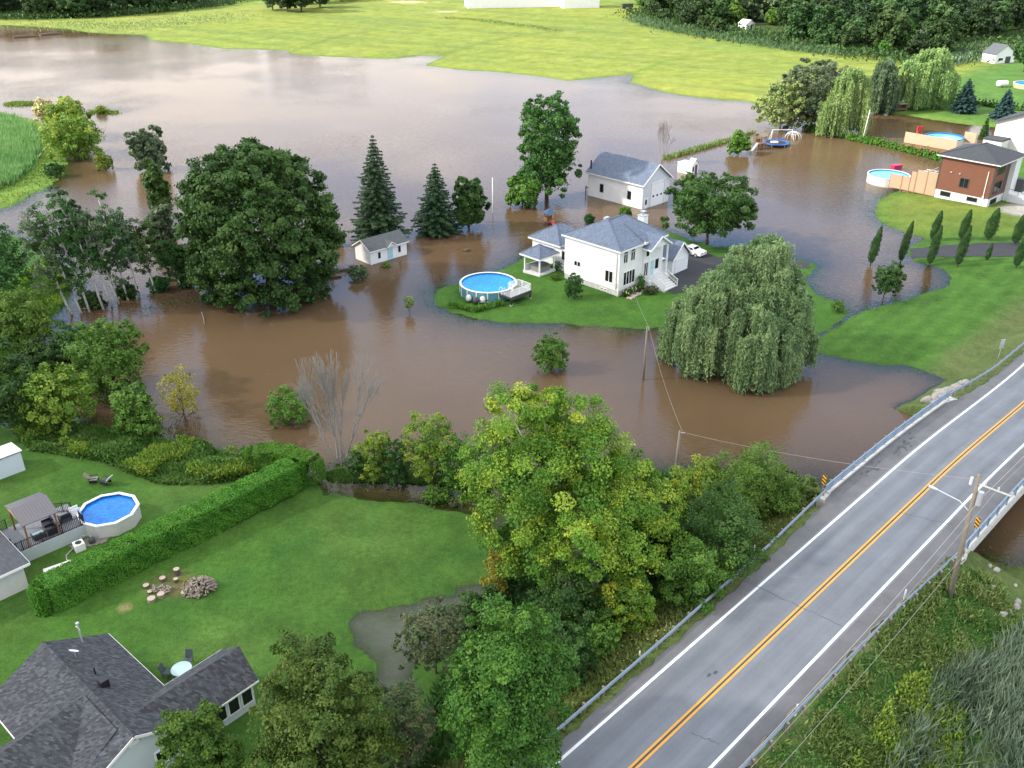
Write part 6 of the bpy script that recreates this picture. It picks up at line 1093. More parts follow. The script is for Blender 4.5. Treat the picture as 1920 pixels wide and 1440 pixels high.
q = G(1818, 262, 1.5); f = thing('fence_panel', 'short pale wooden panel right of the farther round pool', 'fence panel', (q[0], q[1], 0), R(-45)); MB().box(-1.3, 1.3, -.05, .05, .8, 3.2).build('boards', M['cedar'], f); MB().box(-1.4, -1.31, -.07, .07, -.3, 3.3).box(1.31, 1.4, -.07, .07, -.3, 3.3).build('post', M['cedarpost'], f)
# beige house cut by the right edge
q = G(1866, 229, 6.4); BH0 = (q[0] + 16.4 * math.sin(R(42)), q[1] - 16.4 * math.cos(R(42)), 0.8)
s = thing('beige_house', 'tall off-white house with dark roof edge at the right picture edge', 'house', BH0, R(42)); MB().box(0, 14, 0, 16, -0.6, 6.2).build('wall', M['tanwhite'], s)
e = MB(); e.add([(-0.0, 0, 6.2), (-0.0, 16, 6.2), (0, 8, 9.4), (.15, 0, 6.2), (.15, 16, 6.2), (.15, 8, 9.4)], [(0, 2, 1), (3, 4, 5), (0, 3, 5, 2), (1, 2, 5, 4)]); e.build('gable_end', M['tanwhite'], s)
roof(s, [[(-.8, -.9, 5.9), (14.8, -.9, 5.9), (14.8, 8, 9.55), (-.8, 8, 9.55)], [(-.8, 8, 9.55), (14.8, 8, 9.55), (14.8, 16.9, 5.9), (-.8, 16.9, 5.9)]], 'roofcoal', 0.2, [((-.8, -.9, 5.9), (-.8, 8, 9.55)), ((-.8, 8, 9.55), (-.8, 16.9, 5.9)), ((-.8, -.9, 5.9), (14.8, -.9, 5.9))], 'dark', 0.25)
MB().box(4, 8, -.1, -.002, 0, 6.0).build('stone_panel', M['stone'], s); window(s, '-y', 0, 9, 11.5, 3.4, 5.2, 2, 'dark'); window(s, '-x', 0, 6.5, 8.2, 3.4, 4.8, 1, 'dark'); MB().box(-4.4, -.02, 12.2, 16.6, 2.4, 2.7).build('lean_to_roof', M['roofcoal'], s); MB().box(-4.2, -.02, 12.3, 16.5, -.5, 2.4).build('lean_to_wall', M['tanwhite'], s)
# far buildings
def barn(name, label, cat, c, rot, w, d, he, hr, wallm='white', roofm='roofgrey', door=True):
    s = thing(name, label, cat, (c[0], c[1], tz(c[0], c[1]) - 0.05), rot); mb = MB().box(0, w, 0.1, d, -.4, he); gable_wall(mb, 0, w, 0, -.4, he, hr); gable_wall(mb, 0, w, d, -.4, he, hr); mb.build('wall', M[wallm], s)
    o = 0.35; roof(s, [[(-o, -o, he - .15), (w / 2, -o, hr + .2), (w / 2, d + o, hr + .2), (-o, d + o, he - .15)][::-1], [(w / 2, -o, hr + .2), (w + o, -o, he - .15), (w + o, d + o, he - .15), (w / 2, d + o, hr + .2)][::-1]], roofm, 0.12)
    if door: MB().box(w * .52, w * .78, -.06, -.002, -.2, min(2.2, he)).build('door', M['dark'], s); window(s, '-y', 0, w * .15, w * .4, 0.9, 1.9, 1)
    return s
barn('far_shed', 'small white gabled shed on the lawn at the upper right', 'shed', G(1864, 120, .8), R(20), 9.0, 6.0, 3.3, 6.0)
barn('wood_shed_building', 'grey shed with pale metal roof among the far trees', 'shed', G(1742, 74, .6), R(25), 6.0, 7.0, 3.2, 4.6, 'tanwhite', 'zinc', False)
barn('garden_shed', 'small white hut peeping from the wood\'s edge', 'shed', G(1398, 58, .6), R(30), 5.0, 5.0, 2.6, 4.0, 'white', 'tanwhite')
barn('long_barn', 'long white barn cut by the top edge of the picture', 'barn', G(1052, 10, 2), R(100), 16, 52, 7, 11, 'siding', 'zinc'); barn('white_barn', 'smaller white barn right of the long barn at the top edge', 'barn', G(1124, 12, 2), R(100), 13, 20, 7, 10, 'siding', 'zinc')
q = G(1762, 16, 1); s = barn('brick_house', 'house with brick front glimpsed through the far trees', 'house', q, R(10), 12, 8, 6, 8.5, 'plantpot', 'roofgrey')
q = G(1176, 15, 1.6); f = thing('hay_trailer', 'dark farm trailer parked on the hay field near the wood', 'trailer', (q[0], q[1], tz(q[0], q[1])), 0.2); MB().box(-3, 3, -1.2, 1.2, 0.7, 2.6).build('trailer_box', M['dark'], f)
for x in (-1.8, 1.8): MB().tube([(x, -1.3, .5), (x, 1.3, .5)], 0.5, 10).build('wheel', M['tyre'], f)
q = G(1905, 166, .8); pool('round pool on a low deck at the far right lawn', (q[0] + 5, q[1] + 2), 4.6, 0.7, 2.0, 'cedar', 'poolblue'); q = G(1878, 163, .8); f = thing('propane_tank', 'white propane tank on the lawn next to the far right pool', 'tank', (q[0], q[1], tz(q[0], q[1])), 0.3); MB().tube([(-1.9, 0, 1.1), (-1.6, 0, 1.1), (1.6, 0, 1.1), (1.9, 0, 1.1)], [0.4, 0.9, 0.9, 0.4], 14).box(-1, -.8, -.4, .4, 0, .4).box(.8, 1, -.4, .4, 0, .4).build('tank_body', M['white'], f, smooth=True)
q = G(1690, 205, .7); f = thing('garden_furniture', 'dark garden swing seat under the farther weeping willow', 'garden seat', (q[0], q[1], tz(q[0], q[1])), 0.2); MB().box(-3, 1.2, -.8, .8, .45, .7).box(-3, 1.2, .6, .8, .7, 1.6).box(-3, -2.7, -.8, .8, 0, 1.9).box(.9, 1.2, -.8, .8, 0, 1.9).build('seat', M['timber'], f); MB().box(-3.2, 1.4, -1, 1, 1.9, 2.1).build('canopy', M['tubgrey'], f)
# --- dark shingled house in the lower left corner: roof planes set from its ridge and eaves
ax = Vector((0.755, -0.656, 0)); ay = Vector((0.656, 0.755, 0)); A0 = Vector((-32.3, 47.0, 0)); hz = 0.65
s = thing('shingled_house', 'near house with dark mottled shingle roof and pale blue gable', 'house', (A0.x, A0.y, hz), math.atan2(ax.y, ax.x)); zr, ze = 5.25 - hz, 3.05 - hz; LN = 12.2; WR, WL = 4.25, 4.35
MB().box(0.45, LN - 0.35, -WL + .5, WR - .5, -.5, ze - .1).build('wall', M['blue_and_shaded_siding'], s)
for x in (LN - .47, 0.45): MB().add([(x, -WL + .5, ze - .1), (x, WR - .5, ze - .1), (x, 0, zr - .2), (x + .12, -WL + .5, ze - .1), (x + .12, WR - .5, ze - .1), (x + .12, 0, zr - .2)], [(0, 2, 1), (3, 4, 5), (0, 3, 5, 2), (1, 2, 5, 4)]).build('gable_end', M['blue_and_shaded_siding'], s)
Lr = [(0, 0, zr), (LN, 0, zr), (LN, WR, ze), (2.2, WR, ze), (2.2, WR - .35, ze + .18), (0, WR - .35, ze + .18)]
rf = roof(s, [[(LN, 0, zr), (LN, WR, ze), (2.3, WR, ze), (0, WR, ze), (0, 0, zr)], [(0, 0, zr), (0, -WL, ze), (LN, -WL, ze), (LN, 0, zr)]], 'roofdark', 0.18, [((0, WR, ze), (LN, WR, ze)), ((LN, 0, zr), (LN, WR, ze)), ((LN, 0, zr), (LN, -WL, ze)), ((0, -WL, ze), (LN, -WL, ze))], fh=0.2)
ridge_caps(rf, [((0, 0, zr), (LN, 0, zr))], 'roofdark')
# front wing with a hipped end
fx0, fx1, fy = 4.6, 11.2, -8.6; xm = 7.3; zw = zr - 0.05
rf2 = roof(s, [[(fx0, -WL + .2, ze), (fx0 - .3, fy, ze), (xm, fy + 2.6, zw), (xm - .6, -0.4, zw)], [(fx0 - .3, fy, ze), (fx1, fy, ze), (xm, fy + 2.6, zw)], [(fx1, fy, ze), (fx1, -WL + .3, ze), (fx1 - 0.3, -0.4, zw), (xm - .6, -0.4, zw), (xm, fy + 2.6, zw)]], 'roofdark', 0.16, [((fx0, -WL + .2, ze), (fx0 - .3, fy, ze)), ((fx0 - .3, fy, ze), (fx1, fy, ze)), ((fx1, fy, ze), (fx1, -WL, ze))], fh=0.2, name='front_roof')
MB().box(fx0 + .3, fx1 - .4, fy + .4, -WL + .4, -.5, ze - .15).build('front_wall', M['blue_and_shaded_siding'], s)
# sunroom wing
wx0, wx1, wy = 7.6, 12.05, 9.0; zs, zt = 3.0 - hz, 4.55 - hz; xm = (wx0 + wx1) / 2
rf3 = roof(s, [[(xm, 1.6, zt), (xm, wy, zt), (wx0, wy - .2, zs), (wx0, WR - .1, zs)], [(xm, wy, zt), (xm, 1.6, zt), (wx1, 1.6, zs), (wx1, wy - .2, zs)], [(xm, wy, zt), (wx1, wy - .2, zs), (wx0, wy - .2, zs)]], 'roofdark', 0.14, [((wx0, WR, zs), (wx0, wy - .2, zs)), ((wx1, WR, zs), (wx1, wy - .2, zs)), ((wx0, wy - .2, zs), (wx1, wy - .2, zs))], fh=0.14, name='sunroom_roof')
MB().box(wx0 + .35, wx1 - .35, WR - .4, wy - .5, -.5, zs - .08).build('sunroom_wall', M['blue_and_shaded_siding'], s)
for a0 in (6.4, 7.45): window(s, '+x', wx1 - .35, a0, a0 + .95, 0.55, 2.0, 1, 'white', 0.1)
for a0 in (4.4, 5.4): window(s, '+x', wx1 - .35, a0, a0 + .95, 0.55, 2.0, 1, 'white', 0.1)
window(s, '+x', LN - .35, 1.0, 2.6, 0.6, 1.9, 2, 'white', 0.1); MB().box(LN - .35, LN - .24, -.35, .35, zr - .95, zr - .6).build('gable_vent', M['white'], s)
# roof fittings
def onroof(y): return zr - (zr - ze) * abs(y) / (WR if y > 0 else WL)
MB().box(6.1, 6.65, 0.75, 1.3, onroof(1.3) - .1, onroof(.75) + .42).build('roof_vent', M['black'], rf); MB().tube([(4.9, 1.15, onroof(1.15) - .1), (4.9, 1.15, onroof(1.15) + .6)], 0.06, 8).build('vent_pipe', M['black'], rf)
ds = MB().tube([(2.5, 1.0, onroof(1.0)), (2.5, 1.0, onroof(1) + .45)], 0.03, 6).build('dish_mast', M['zinc'], rf); dm = MB().lathe([(0.0, 0.0), (0.2, 0.02), (0.34, 0.09)], 18).build('dish', M['white'], ds, (2.45, .95, onroof(1) + .5)); dm.rotation_euler = (R(-35), R(-20), 0)
an = MB().tube([(0.75, 2.2, onroof(2.2) - .1), (0.75, 2.2, onroof(2.2) + 1.7)], 0.06, 8).beam((0.3, 2.2, onroof(2.2) + 1.25), (0.95, 2.2, onroof(2.2) + 1.25), .05, .05).box(0.66, 0.84, 2.1, 2.3, onroof(2.2) + 1.7, onroof(2.2) + 1.82).build('service_mast', M['zinc'], rf)
# glass table and chairs behind it
q = G(340, 1254, 1.35); tb = thing('patio_table', 'round frosted glass patio table behind the dark roof', 'table', (q[0], q[1], 0.65)); MB().lathe([(0, .70), (.72, .70), (.74, .72), (.72, .735), (0, .735)], 28).build('table_top', M['tableglass'], tb); MB().tube([(0, 0, .70), (0, 0, .05)], .05, 8).lathe([(.02, 0), (.32, 0), (.3, .05), (.02, .07)], 14).build('table_stand', M['dark'], tb)
def chair(label, x, y, rot, m='chairgrey'):
    o = thing('patio_chair', label, 'chair', (x, y, 0.65), rot, 'chairs round the patio table'); MB().box(-.27, .27, -.27, .27, .40, .45).build('seat', M[m], o); b = MB(); b.add([(-.27, .24, .45), (.27, .24, .45), (.27, .46, 1.08), (-.27, .46, 1.08), (-.27, .29, .45), (.27, .29, .45), (.27, .51, 1.08), (-.27, .51, 1.08)], [(0, 1, 2, 3), (7, 6, 5, 4), (0, 4, 5, 1), (2, 6, 7, 3), (1, 5, 6, 2), (0, 3, 7, 4)]); b.build('backrest', M[m], o)
    for sx in (-.26, .26):
        for sy in (-.25, .25): MB().box(sx - .02, sx + .02, sy - .02, sy + .02, 0, .40).build('leg', M['dark'], o)
        MB().box(sx - .025, sx + .025, -.25, .3, .62, .65).build('armrest', M['dark'], o)
chair('grey mesh chair on the left of the glass table', q[0] - 1.05, q[1] - .05, R(85)); chair('grey mesh chair behind the glass table', q[0] + .1, q[1] + 1.1, 0); chair('grey chair half hidden by the roof right of the glass table', q[0] + 1.1, q[1] + .1, R(-85)); chair('grey chair nearest the roof eave at the glass table', q[0] - .1, q[1] - 1.05, R(180))
# --- neighbour's house, deck, gazebo and pool on the left
s = thing('neighbour_house', 'grey-roofed house corner cut by the left edge above the hedge', 'house', (-38.98, 58.15, 0.6), R(137)); fs, ed, P, Q = hip(0, 11, 0, 10, 2.6, 4.9, 4.2); roof(s, fs, 'roofgrey', 0.14, ed); MB().box(.45, 10.5, .45, 9.5, -.5, 2.45).build('wall', M['cream'], s)
P0 = (-41.42, 61.22); rot = R(45); dk = thing('wooden_deck', 'grey-skirted raised deck joining the neighbour\'s house and the left pool', 'deck', (*P0, 0.6), rot); MB().box(-3.5, 5.5, 0.05, 4.4, 1.12, 1.24).build('deck_floor', M['deckgrey'], dk); MB().box(-3.5, 5.5, 0, .05, -.3, 1.24).box(5.45, 5.5, .05, 3.0, -.3, 1.12).build('deck_skirt', M['greysiding'], dk)
def bal(par, pts, z, m, name, hgt=0.95, gap=0.14, bw=0.018):
    for (x0, y0), (x1, y1) in zip(pts[:-1], pts[1:]):
        ln = math.hypot(x1 - x0, y1 - y0); n = int(ln / gap); r = MB().beam((x0, y0, z + hgt), (x1, y1, z + hgt), .05, .05).beam((x0, y0, z + .1), (x1, y1, z + .1), .04, .04)
        for i in range(n + 1):
            f = i / n; w = 0.04 if i % 11 == 0 or i == n else bw; x, y = x0 + (x1 - x0) * f, y0 + (y1 - y0) * f; r.box(x - w, x + w, y - w, y + w, z, z + hgt - .03 + (.1 if w > .03 else 0))
        r.build(name, M[m], par)
bal(dk, [(-3.4, .1), (0.2, .1), (3.5, .1), (5.35, .1), (5.35, 1.0)], 1.24, 'black', 'railing'); bal(dk, [(-3.4, 4.3), (0.3, 4.3)], 1.24, 'black', 'railing'); bal(dk, [(3.5, 4.3), (5.35, 2.9)], 1.24, 'black', 'railing')
def dl(x, y): return (P0[0] + (x - y) * S2, P0[1] + (x + y) * S2)
gz = thing('deck_gazebo', 'gazebo with ribbed brown metal roof on the left deck', 'gazebo', (*dl(2.0, 1.9), 1.84), rot); za, zb_ = 2.45, 3.15
for x in (-1.25, 1.25):
    for y in (-1.75, 1.75): MB().box(x - .07, x + .07, y - .07, y + .07, 0, za).build('post', M['timber'], gz)
roof(gz, [[(-1.5, -2.1, za), (1.5, -2.1, za), (1.5, 0.05, zb_), (-1.5, 0.05, zb_)], [(-1.5, 0.05, zb_), (1.5, 0.05, zb_), (1.5, 2.1, za), (-1.5, 2.1, za)]], 'metalroof', 0.06)
for x in (-1.44, 1.4): MB().add([(x, -1.95, za), (x, 1.95, za), (x, .05, zb_ - .07), (x + .04, -1.95, za), (x + .04, 1.95, za), (x + .04, .05, zb_ - .07)], [(0, 2, 1), (3, 4, 5), (0, 3, 5, 2), (1, 2, 5, 4), (0, 1, 4, 3)]).build('gable_end', M['cedar'], gz)
t_ = thing('outdoor_table', 'low dark table with pale glass top under the left gazebo', 'table', (*dl(1.8, .95), 1.84), rot); MB().box(-.55, .55, -.35, .35, .42, .5).box(-.5, .5, -.3, .3, 0, .42).build('table_body', M['dark'], t_); MB().box(-.45, .45, -.25, .25, .502, .53).build('table_top', M['tableglass'], t_)
for x, y, r_, lb in ((2.9, 1.0, -90, 'dark cushioned armchair at the railing under the left gazebo'), (3.0, 2.0, -90, 'dark sofa under the left gazebo\'s right posts'), (-.6, 1.2, 90, 'dark armchair on the open deck beside the neighbour\'s roof'), (4.4, 1.9, 180, 'black folded chair on the deck near the pool gate')):
    o = thing('deck_armchair', lb, 'chair', (*dl(x, y), 1.84), rot + R(r_)); MB().box(-.4, .4, -.4, .4, .1, .42).build('seat', M['dark'], o); MB().box(-.4, .4, .28, .42, .42, .85).build('backrest', M['black'], o); MB().box(-.48, -.4, -.4, .42, 0, .6).build('armrest', M['black'], o); MB().box(.4, .48, -.4, .42, 0, .6).build('armrest', M['black'], o)
lc = (-36.45, 67.2); pool('deep blue pool with pale faceted wall at the end of the left deck', lc, 2.62, 0.6, 1.98, 'cream', 'pooldeep', n=10, rimw=0.22, sx=1.0, rot=0.3)
f = thing('pool_ladder', 'white resin pool steps at the left deck gate', 'ladder', (*dl(5.3, 2.2), 1.84), rot); MB().box(-.3, .5, -.3, -.24, 0, .7).box(-.3, .5, .24, .3, 0, .7).box(-.2, .1, -.24, .24, 0, .2).box(.1, .4, -.24, .24, -.2, 0).build('steps', M['white'], f)
q = G(150, 1030, .6); f = thing('heat_pump', 'white pool heat pump beside the grey deck skirt', 'heat pump', (q[0], q[1], .6), R(40)); MB().box(-.42, .42, -.42, .42, 0, .72).build('pump_body', M['white'], f); MB().lathe([(0, .723), (.27, .723), (.27, .76), (.0, .77)], 18).build('fan_grille', M['black'], f)
f = thing('sand_filter', 'black pool filter and pump behind the white heat pump', 'filter', (q[0] + .75, q[1] + .85, .6)); MB().lathe([(0, 0), (.25, 0), (.28, .3), (.2, .6), (0, .66)], 12).build('filter_tank', M['dark'], f, smooth=True); MB().tube([(0, 0, .66), (-.3, .3, .75), (-.9, .1, .7), (-1.0, -.4, .2)], .04, 6).build('pipe', M['palewire'], f)
f = tag(MB().tube([(q[0] - .4, q[1], .9), (q[0] - .8, q[1] - .9, .64), (q[0] - .5, q[1] - 1.5, .64), (q[0] + .4, q[1] - 1.8, .66)], .05, 6).build('garden_hose', M['palewire']), 'pale hose looping from the heat pump toward the hedge', 'hose')
cd = np.array([dl(5.2, -.15)[:2], dl(6.4, -.5)[:2], dl(7.2, -1.5)[:2], dl(6.0, -2.2)[:2], dl(3.6, -1.3)[:2], dl(3.4, -.2)[:2]]); drape('gravel_pad', cd, M['gravel'], 0.05, 0.2, 'gravel pad under the pool equipment')
q = G(112, 1066, 1.2); f = thing('covered_trailer', 'white tarp-covered small boat tucked behind the hedge', 'boat', (q[0], q[1], .62), R(32)); MB().add([(-1.3, -.6, 0), (1.3, -.6, 0), (1.7, 0, 0.1), (1.3, .6, 0), (-1.3, .6, 0), (-1.2, -.5, .7), (1.1, -.35, .85), (1.5, 0, .95), (1.1, .35, .85), (-1.2, .5, .7), (-.6, 0, 1.05), (.8, 0, 1.1)], [(0, 1, 6, 5), (1, 2, 7, 6), (2, 3, 8, 7), (3, 4, 9, 8), (4, 0, 5, 9), (5, 6, 11, 10), (6, 7, 11), (7, 8, 11), (8, 9, 10, 11), (9, 5, 10), (4, 3, 2, 1, 0)]).build('tarp', M['white'], f)
s = thing('left_shed', 'pale blue metal shed cut by the left edge near the flood', 'shed', (*G(29, 863, .6)[:2], .6), R(180 + 47)); MB().box(0, 3.4, 0, 2.5, -.4, 2.0).build('wall', M['blue_and_shaded_siding'], s); roof(s, [[(-.15, -.15, 2.02), (3.6, -.15, 2.02), (3.6, 2.65, 2.25), (-.15, 2.65, 2.25)]], 'tanwhite', .08); MB().box(.5, 1.5, -.05, -.002, 0, 1.8).box(-.05, -.002, .7, 1.7, 0, 1.8).build('door', M['white'], s)
for px, py, r_, m_, lb in ((176, 903, 100, 'tubgrey', 'grey lounge chair on the lawn, left of a pair'), (199, 906, -110, 'dark', 'dark lounge chair with pale towel on the lawn, right of a pair')):
    q = G(px, py, .65); o = thing('lounge_chair', lb, 'chair', (q[0], q[1], .65), R(r_), 'pair of lawn chairs'); MB().box(-.32, .32, -.4, .3, .3, .36).build('seat', M[m_], o); MB().beam((0, .25, .33), (0, .75, .95), .64, .06).build('backrest', M['wood'] if m_ == 'tubgrey' else M['palecon'], o); MB().box(-.34, -.28, -.4, .35, 0, .3).box(.28, .34, -.4, .35, 0, .3).box(-.42, -.3, -.45, .4, .52, .57).box(.3, .42, -.45, .4, .52, .57).build('leg_frame', M['black'], o)
# firewood and stumps on the lawn
rng = random.Random(21); q = G(374, 1102, .7); f = thing('firewood_pile', 'rounded heap of split grey firewood on the lawn below the hedge', 'woodpile', (q[0], q[1], .62)); mb = MB()
for i in range(230):
    a = rng.random() * 6.28; r_ = 1.35 * math.sqrt(rng.random()); hh = (1 - (r_ / 1.45) ** 2) * .85 * rng.uniform(.25, 1); d = Vector((rng.gauss(0, 1), rng.gauss(0, 1), rng.gauss(0, .35))).normalized() * rng.uniform(.15, .24); c = Vector((math.cos(a) * r_, math.sin(a) * r_ * .9, hh + .06)); mb.beam(c - d, c + d, rng.uniform(.07, .14), rng.uniform(.06, .12))
kind(mb.build('split_logs', M['cutwood'], f), 'stuff')
for i, (px, py, r_, hh, lb) in enumerate(((284, 1124, .33, .28, 'lowest flat log round with pale cut face'), (302, 1116, .30, .3, 'log round with yellowish cut face beside the lowest one'), (345, 1112, .24, .25, 'small log round at the foot of the firewood heap'), (332, 1074, .26, .55, 'upright stump nearest the hedge'), (305, 1086, .26, .3, 'leaning log round between stump and scattered logs'), (330, 1088, .2, .3, 'small log round below the upright stump'), (274, 1099, .26, .26, 'log round at the left end of the scatter'), (281, 1110, .2, .22, 'small grey log round behind the lowest one'))):
    q = G(px, py, .75); o = thing('log_round', lb, 'log', (q[0], q[1], .62), rng.random() * 6, 'log rounds on the near lawn'); MB().lathe([(r_ * 1.08, -.05), (r_, hh * .5), (r_ * .97, hh)], 14).build('bark', M['bark'] if i > 2 else M['wood'], o); MB().disc(r_ * .98, hh + .002, 14).build('cut_face', M['endgrain'], o)
q = G(303, 1107, .75); f = thing('log_scatter', 'loose split pieces lying between the log rounds', 'logs', (q[0], q[1], .64)); mb = MB()
for i in range(34): c = Vector((rng.gauss(0, .42), rng.gauss(.1, .28), rng.uniform(.03, .25))); d = Vector((rng.gauss(0, 1), rng.gauss(0, 1), rng.gauss(0, .3))).normalized() * .17; mb.beam(c - d, c + d, .1, .09)
kind(mb.build('split_logs', M['cutwood'], f), 'stuff'); q = G(350, 1096, .75); shrub(400, 'rusty brown dead sprig beside the firewood heap', 350, 1103, 1084, 10, 'gold', n=300, leaf=.05)
# --- pool on the grass island with its white-railed deck
pool('big round above-ground pool with teal wall on the grass island', (-3.45, 123.4), 4.12, 0.45, 1.9, 'teal', 'poolblue', ribs=16, n=48)
q = (-1.75, 119.65); dk = thing('pool_deck', 'small raised deck with white railings beside the big teal pool', 'deck', (0.55, 120.35, 0.55), R(45)); MB().box(-2.3, 1.85, -1.35, 1.35, 0.95, 1.2).box(-2.3, 1.85, -1.38, -1.352, .75, 1.18).build('deck_floor', M['dark'], dk); MB().box(-2.25, 1.8, -1.3, 1.3, 1.202, 1.22).build('deck_boards', M['deckgrey'], dk)
for x, y in ((1.7, -1.2), (-2.1, -1.2), (1.7, 1.2), (-2.1, 1.2)): MB().box(x - .08, x + .08, y - .08, y + .08, -.1, .94).build('leg', M['black'], dk); MB().box(x - .2, x + .2, y - .2, y + .2, -.12, .04).build('footing', M['stone'], dk)
bal(dk, [(-2.2, -1.25), (1.75, -1.25), (1.75, 1.25), (-.3, 1.25)], 1.22, 'white', 'railing', .95, .15, .02); bal(dk, [(-.3, 1.25), (-.3, .3)], 1.22, 'white', 'railing', .95, .15, .02); MB().tube([(-2.0, .2, 1.2), (-2.0, .2, 2.2), (-2.5, .2, 2.2), (-2.7, .2, 1.4)], .035, 6).tube([(-2.0, .75, 1.2), (-2.0, .75, 2.2), (-2.5, .75, 2.2), (-2.7, .75, 1.4)], .035, 6).build('grab_rail', M['white'], dk)
for px, py, m_, lb in ((879, 563, 'tanwhite', 'grey pool filter drum at the left under the teal pool wall'), (892, 567, 'dark', 'black pool pump between the two filter drums'), (905, 566, 'tanwhite', 'pale pump housing nearest the flower bed')):
    q = G(px, py, .6); f = thing('pool_filter', lb, 'pool filter', (q[0], q[1], .55)); MB().lathe([(0, 0), (.38, 0), (.42, .35), (.34, .75), (.1, .9), (0, .9)], 14).build('filter_tank', M[m_], f, smooth=True); MB().tube([(0.3, 0, .3), (.6, -.1, .35), (.8, .2, .2)], .06, 6).build('pipe', M['black'], f)
bd = np.array([(-8.9, 118.6), (-5.3, 116.1), (-1.2, 118.4), (-1.5, 118.8), (-5.2, 116.8), (-8.5, 118.95)]); drape('flower_bed', bd, M['soil'], .05, .2, 'bare soil bed in front of the teal pool')
bp_ = inpoly(bd, 500, np.random.default_rng(4)); scatter('bed_plants', bp_, .9, .12, 'mid', 30, 'green tufts planted in the soil bed before the pool', .35)
q = hl(1.6, -0.9); rng = random.Random(4)
M['bedstone'] = mat('pinkish_bed_stone', (.42, .34, .28), .9, noise=(2, .3))
for i in range(34):
    x, y = hl(rng.uniform(.1, 4.4), rng.uniform(-1.9, -.8)); o = tag(MB().rock((0, 0, .08), rng.uniform(.2, .36), rng).build('bed_stone', M['bedstone'], None, (x, y, tz(x, y))), 'rounded pale stone edging the flower bed of the white house', 'stone', 'stones edging the house flower bed')
fl = np.array([(*hl(rng.uniform(.3, 4.4), rng.uniform(-1.4, -.2)), GR + rng.uniform(.2, .75)) for i in range(260)]); scatter('flower_bed_plants', fl - np.array((0, 0, .3)), .5, .14, 'dark', 31, 'leafy plants in the white house\'s flower bed', .6); scatter('white_flowers', fl[:70] + np.array((0, 0, .1)), .22, .14, 'pale', 32, 'white flowers in the white house\'s flower bed', 1.2)
q = hl(-1.5, 11.0); shrub(401, 'flattened leafy patch on the lawn by the white house', 1043, 524, 516, 20, 'mid', n=700, leaf=.12)
# car by the garage
cx, cy = hl(22.6, 3.2); c = thing('white_car', 'white sedan parked on the driveway beside the white house\'s garage', 'car', (cx, cy, tz(cx, cy) + .05), R(45)); pr = [(-2.3, .35), (-2.32, .75), (-2.1, .92), (-1.25, 1.0), (-.65, 1.38), (.45, 1.42), (1.3, 1.02), (2.15, .88), (2.3, .62), (2.28, .32)]
bm_ = MB(); n = len(pr)
for w, k in ((.88, 1), (-.88, 1)):
    for y, z in pr: bm_.v.append((w * (1 - .17 * max(0, (z - .95) / .45)), y, z))
bm_.f += [tuple(range(n))[::-1], tuple(range(n, 2 * n))] + [(i, (i + 1) % n, n + (i + 1) % n, n + i) for i in range(n)]; body = bm_.build('body', M['carpaint'], c)
MB().add([(-.7, -1.2, 1.03), (.7, -1.2, 1.03), (.64, -.68, 1.365), (-.64, -.68, 1.365)], [(0, 1, 2, 3)]).add([(-.7, 1.28, 1.045), (.7, 1.28, 1.045), (.63, .5, 1.42), (-.63, .5, 1.42)], [(0, 3, 2, 1)]).build('windscreen', M['glass'], c)
for sx in (1, -1):
    MB().add([(sx * .865, -.95, 1.03), (sx * .865, 1.05, 1.03), (sx * .765, .45, 1.34), (sx * .765, -.6, 1.33)], [(0, 1, 2, 3)]).build('side_window', M['glass'], c)
    for y in (-1.4, 1.42): w_ = MB().tube([(sx * .68, y, .32), (sx * .9, y, .32)], .33, 16).build('wheel', M['tyre'], c); MB().tube([(sx * .88, y, .32), (sx * .915, y, .32)], .2, 12).build('rim', M['zinc'], w_)
    MB().box(sx * .45 - .22, sx * .45 + .22, -2.345, -2.3, .66, .8).build('tail_light', M['red'], c)
# play things in the flood at the right
q = G(1452, 272, .5); f = thing('trampoline', 'round trampoline with blue rim pad standing in the flood', 'trampoline', (62.7, 217.6, 0)); MB().disc(2.7, .62, 30).build('jumping_mat', M['tramp'], f); MB().lathe([(2.55, .6), (2.55, .72), (3.1, .72), (3.1, .58), (2.55, .6)], 32).build('rim_pad', M['bluepad'], f)
for k in range(6): t_ = k * 1.047; MB().tube([(3 * math.cos(t_), 3 * math.sin(t_), -.4), (3 * math.cos(t_), 3 * math.sin(t_), .6)], .05, 6).build('leg', M['zinc'], f)
o = thing('white_board', 'pale board lying on the trampoline', 'board', (62.5, 217.6, .63)); MB().box(-.9, .7, -.5, .5, 0, .25).build('board_body', M['white'], o)
q = G(1420, 280, 0); f = thing('play_tower', 'small wooden play tower with grey slide in the flood left of the trampoline', 'play tower', q, R(30)); MB().box(-.1, 1.9, -.8, .8, 1.3, 1.45).box(0, .12, -.8, -.68, -.4, 3.1).box(1.7, 1.82, -.8, -.68, -.4, 3.1).box(0, .12, .68, .8, -.4, 3.1).box(1.7, 1.82, .68, .8, -.4, 3.1).box(0, 1.8, .7, .76, 1.5, 2.2).box(0.05, 1.8, -.05, .05, -.4, 1.3).build('tower_frame', M['timber'], f); MB().add([(-.3, -.9, 3.0), (2.1, -.9, 3.0), (2.1, 0, 3.7), (-.3, 0, 3.7), (2.1, .9, 3.0), (-.3, .9, 3.0)], [(0, 1, 2, 3), (3, 2, 4, 5)]).build('tower_roof', M['wood'], f); MB().beam((-.1, 0, 1.5), (-2.1, -.3, -.1), .7, .12).build('slide', M['slidegrey'], f)
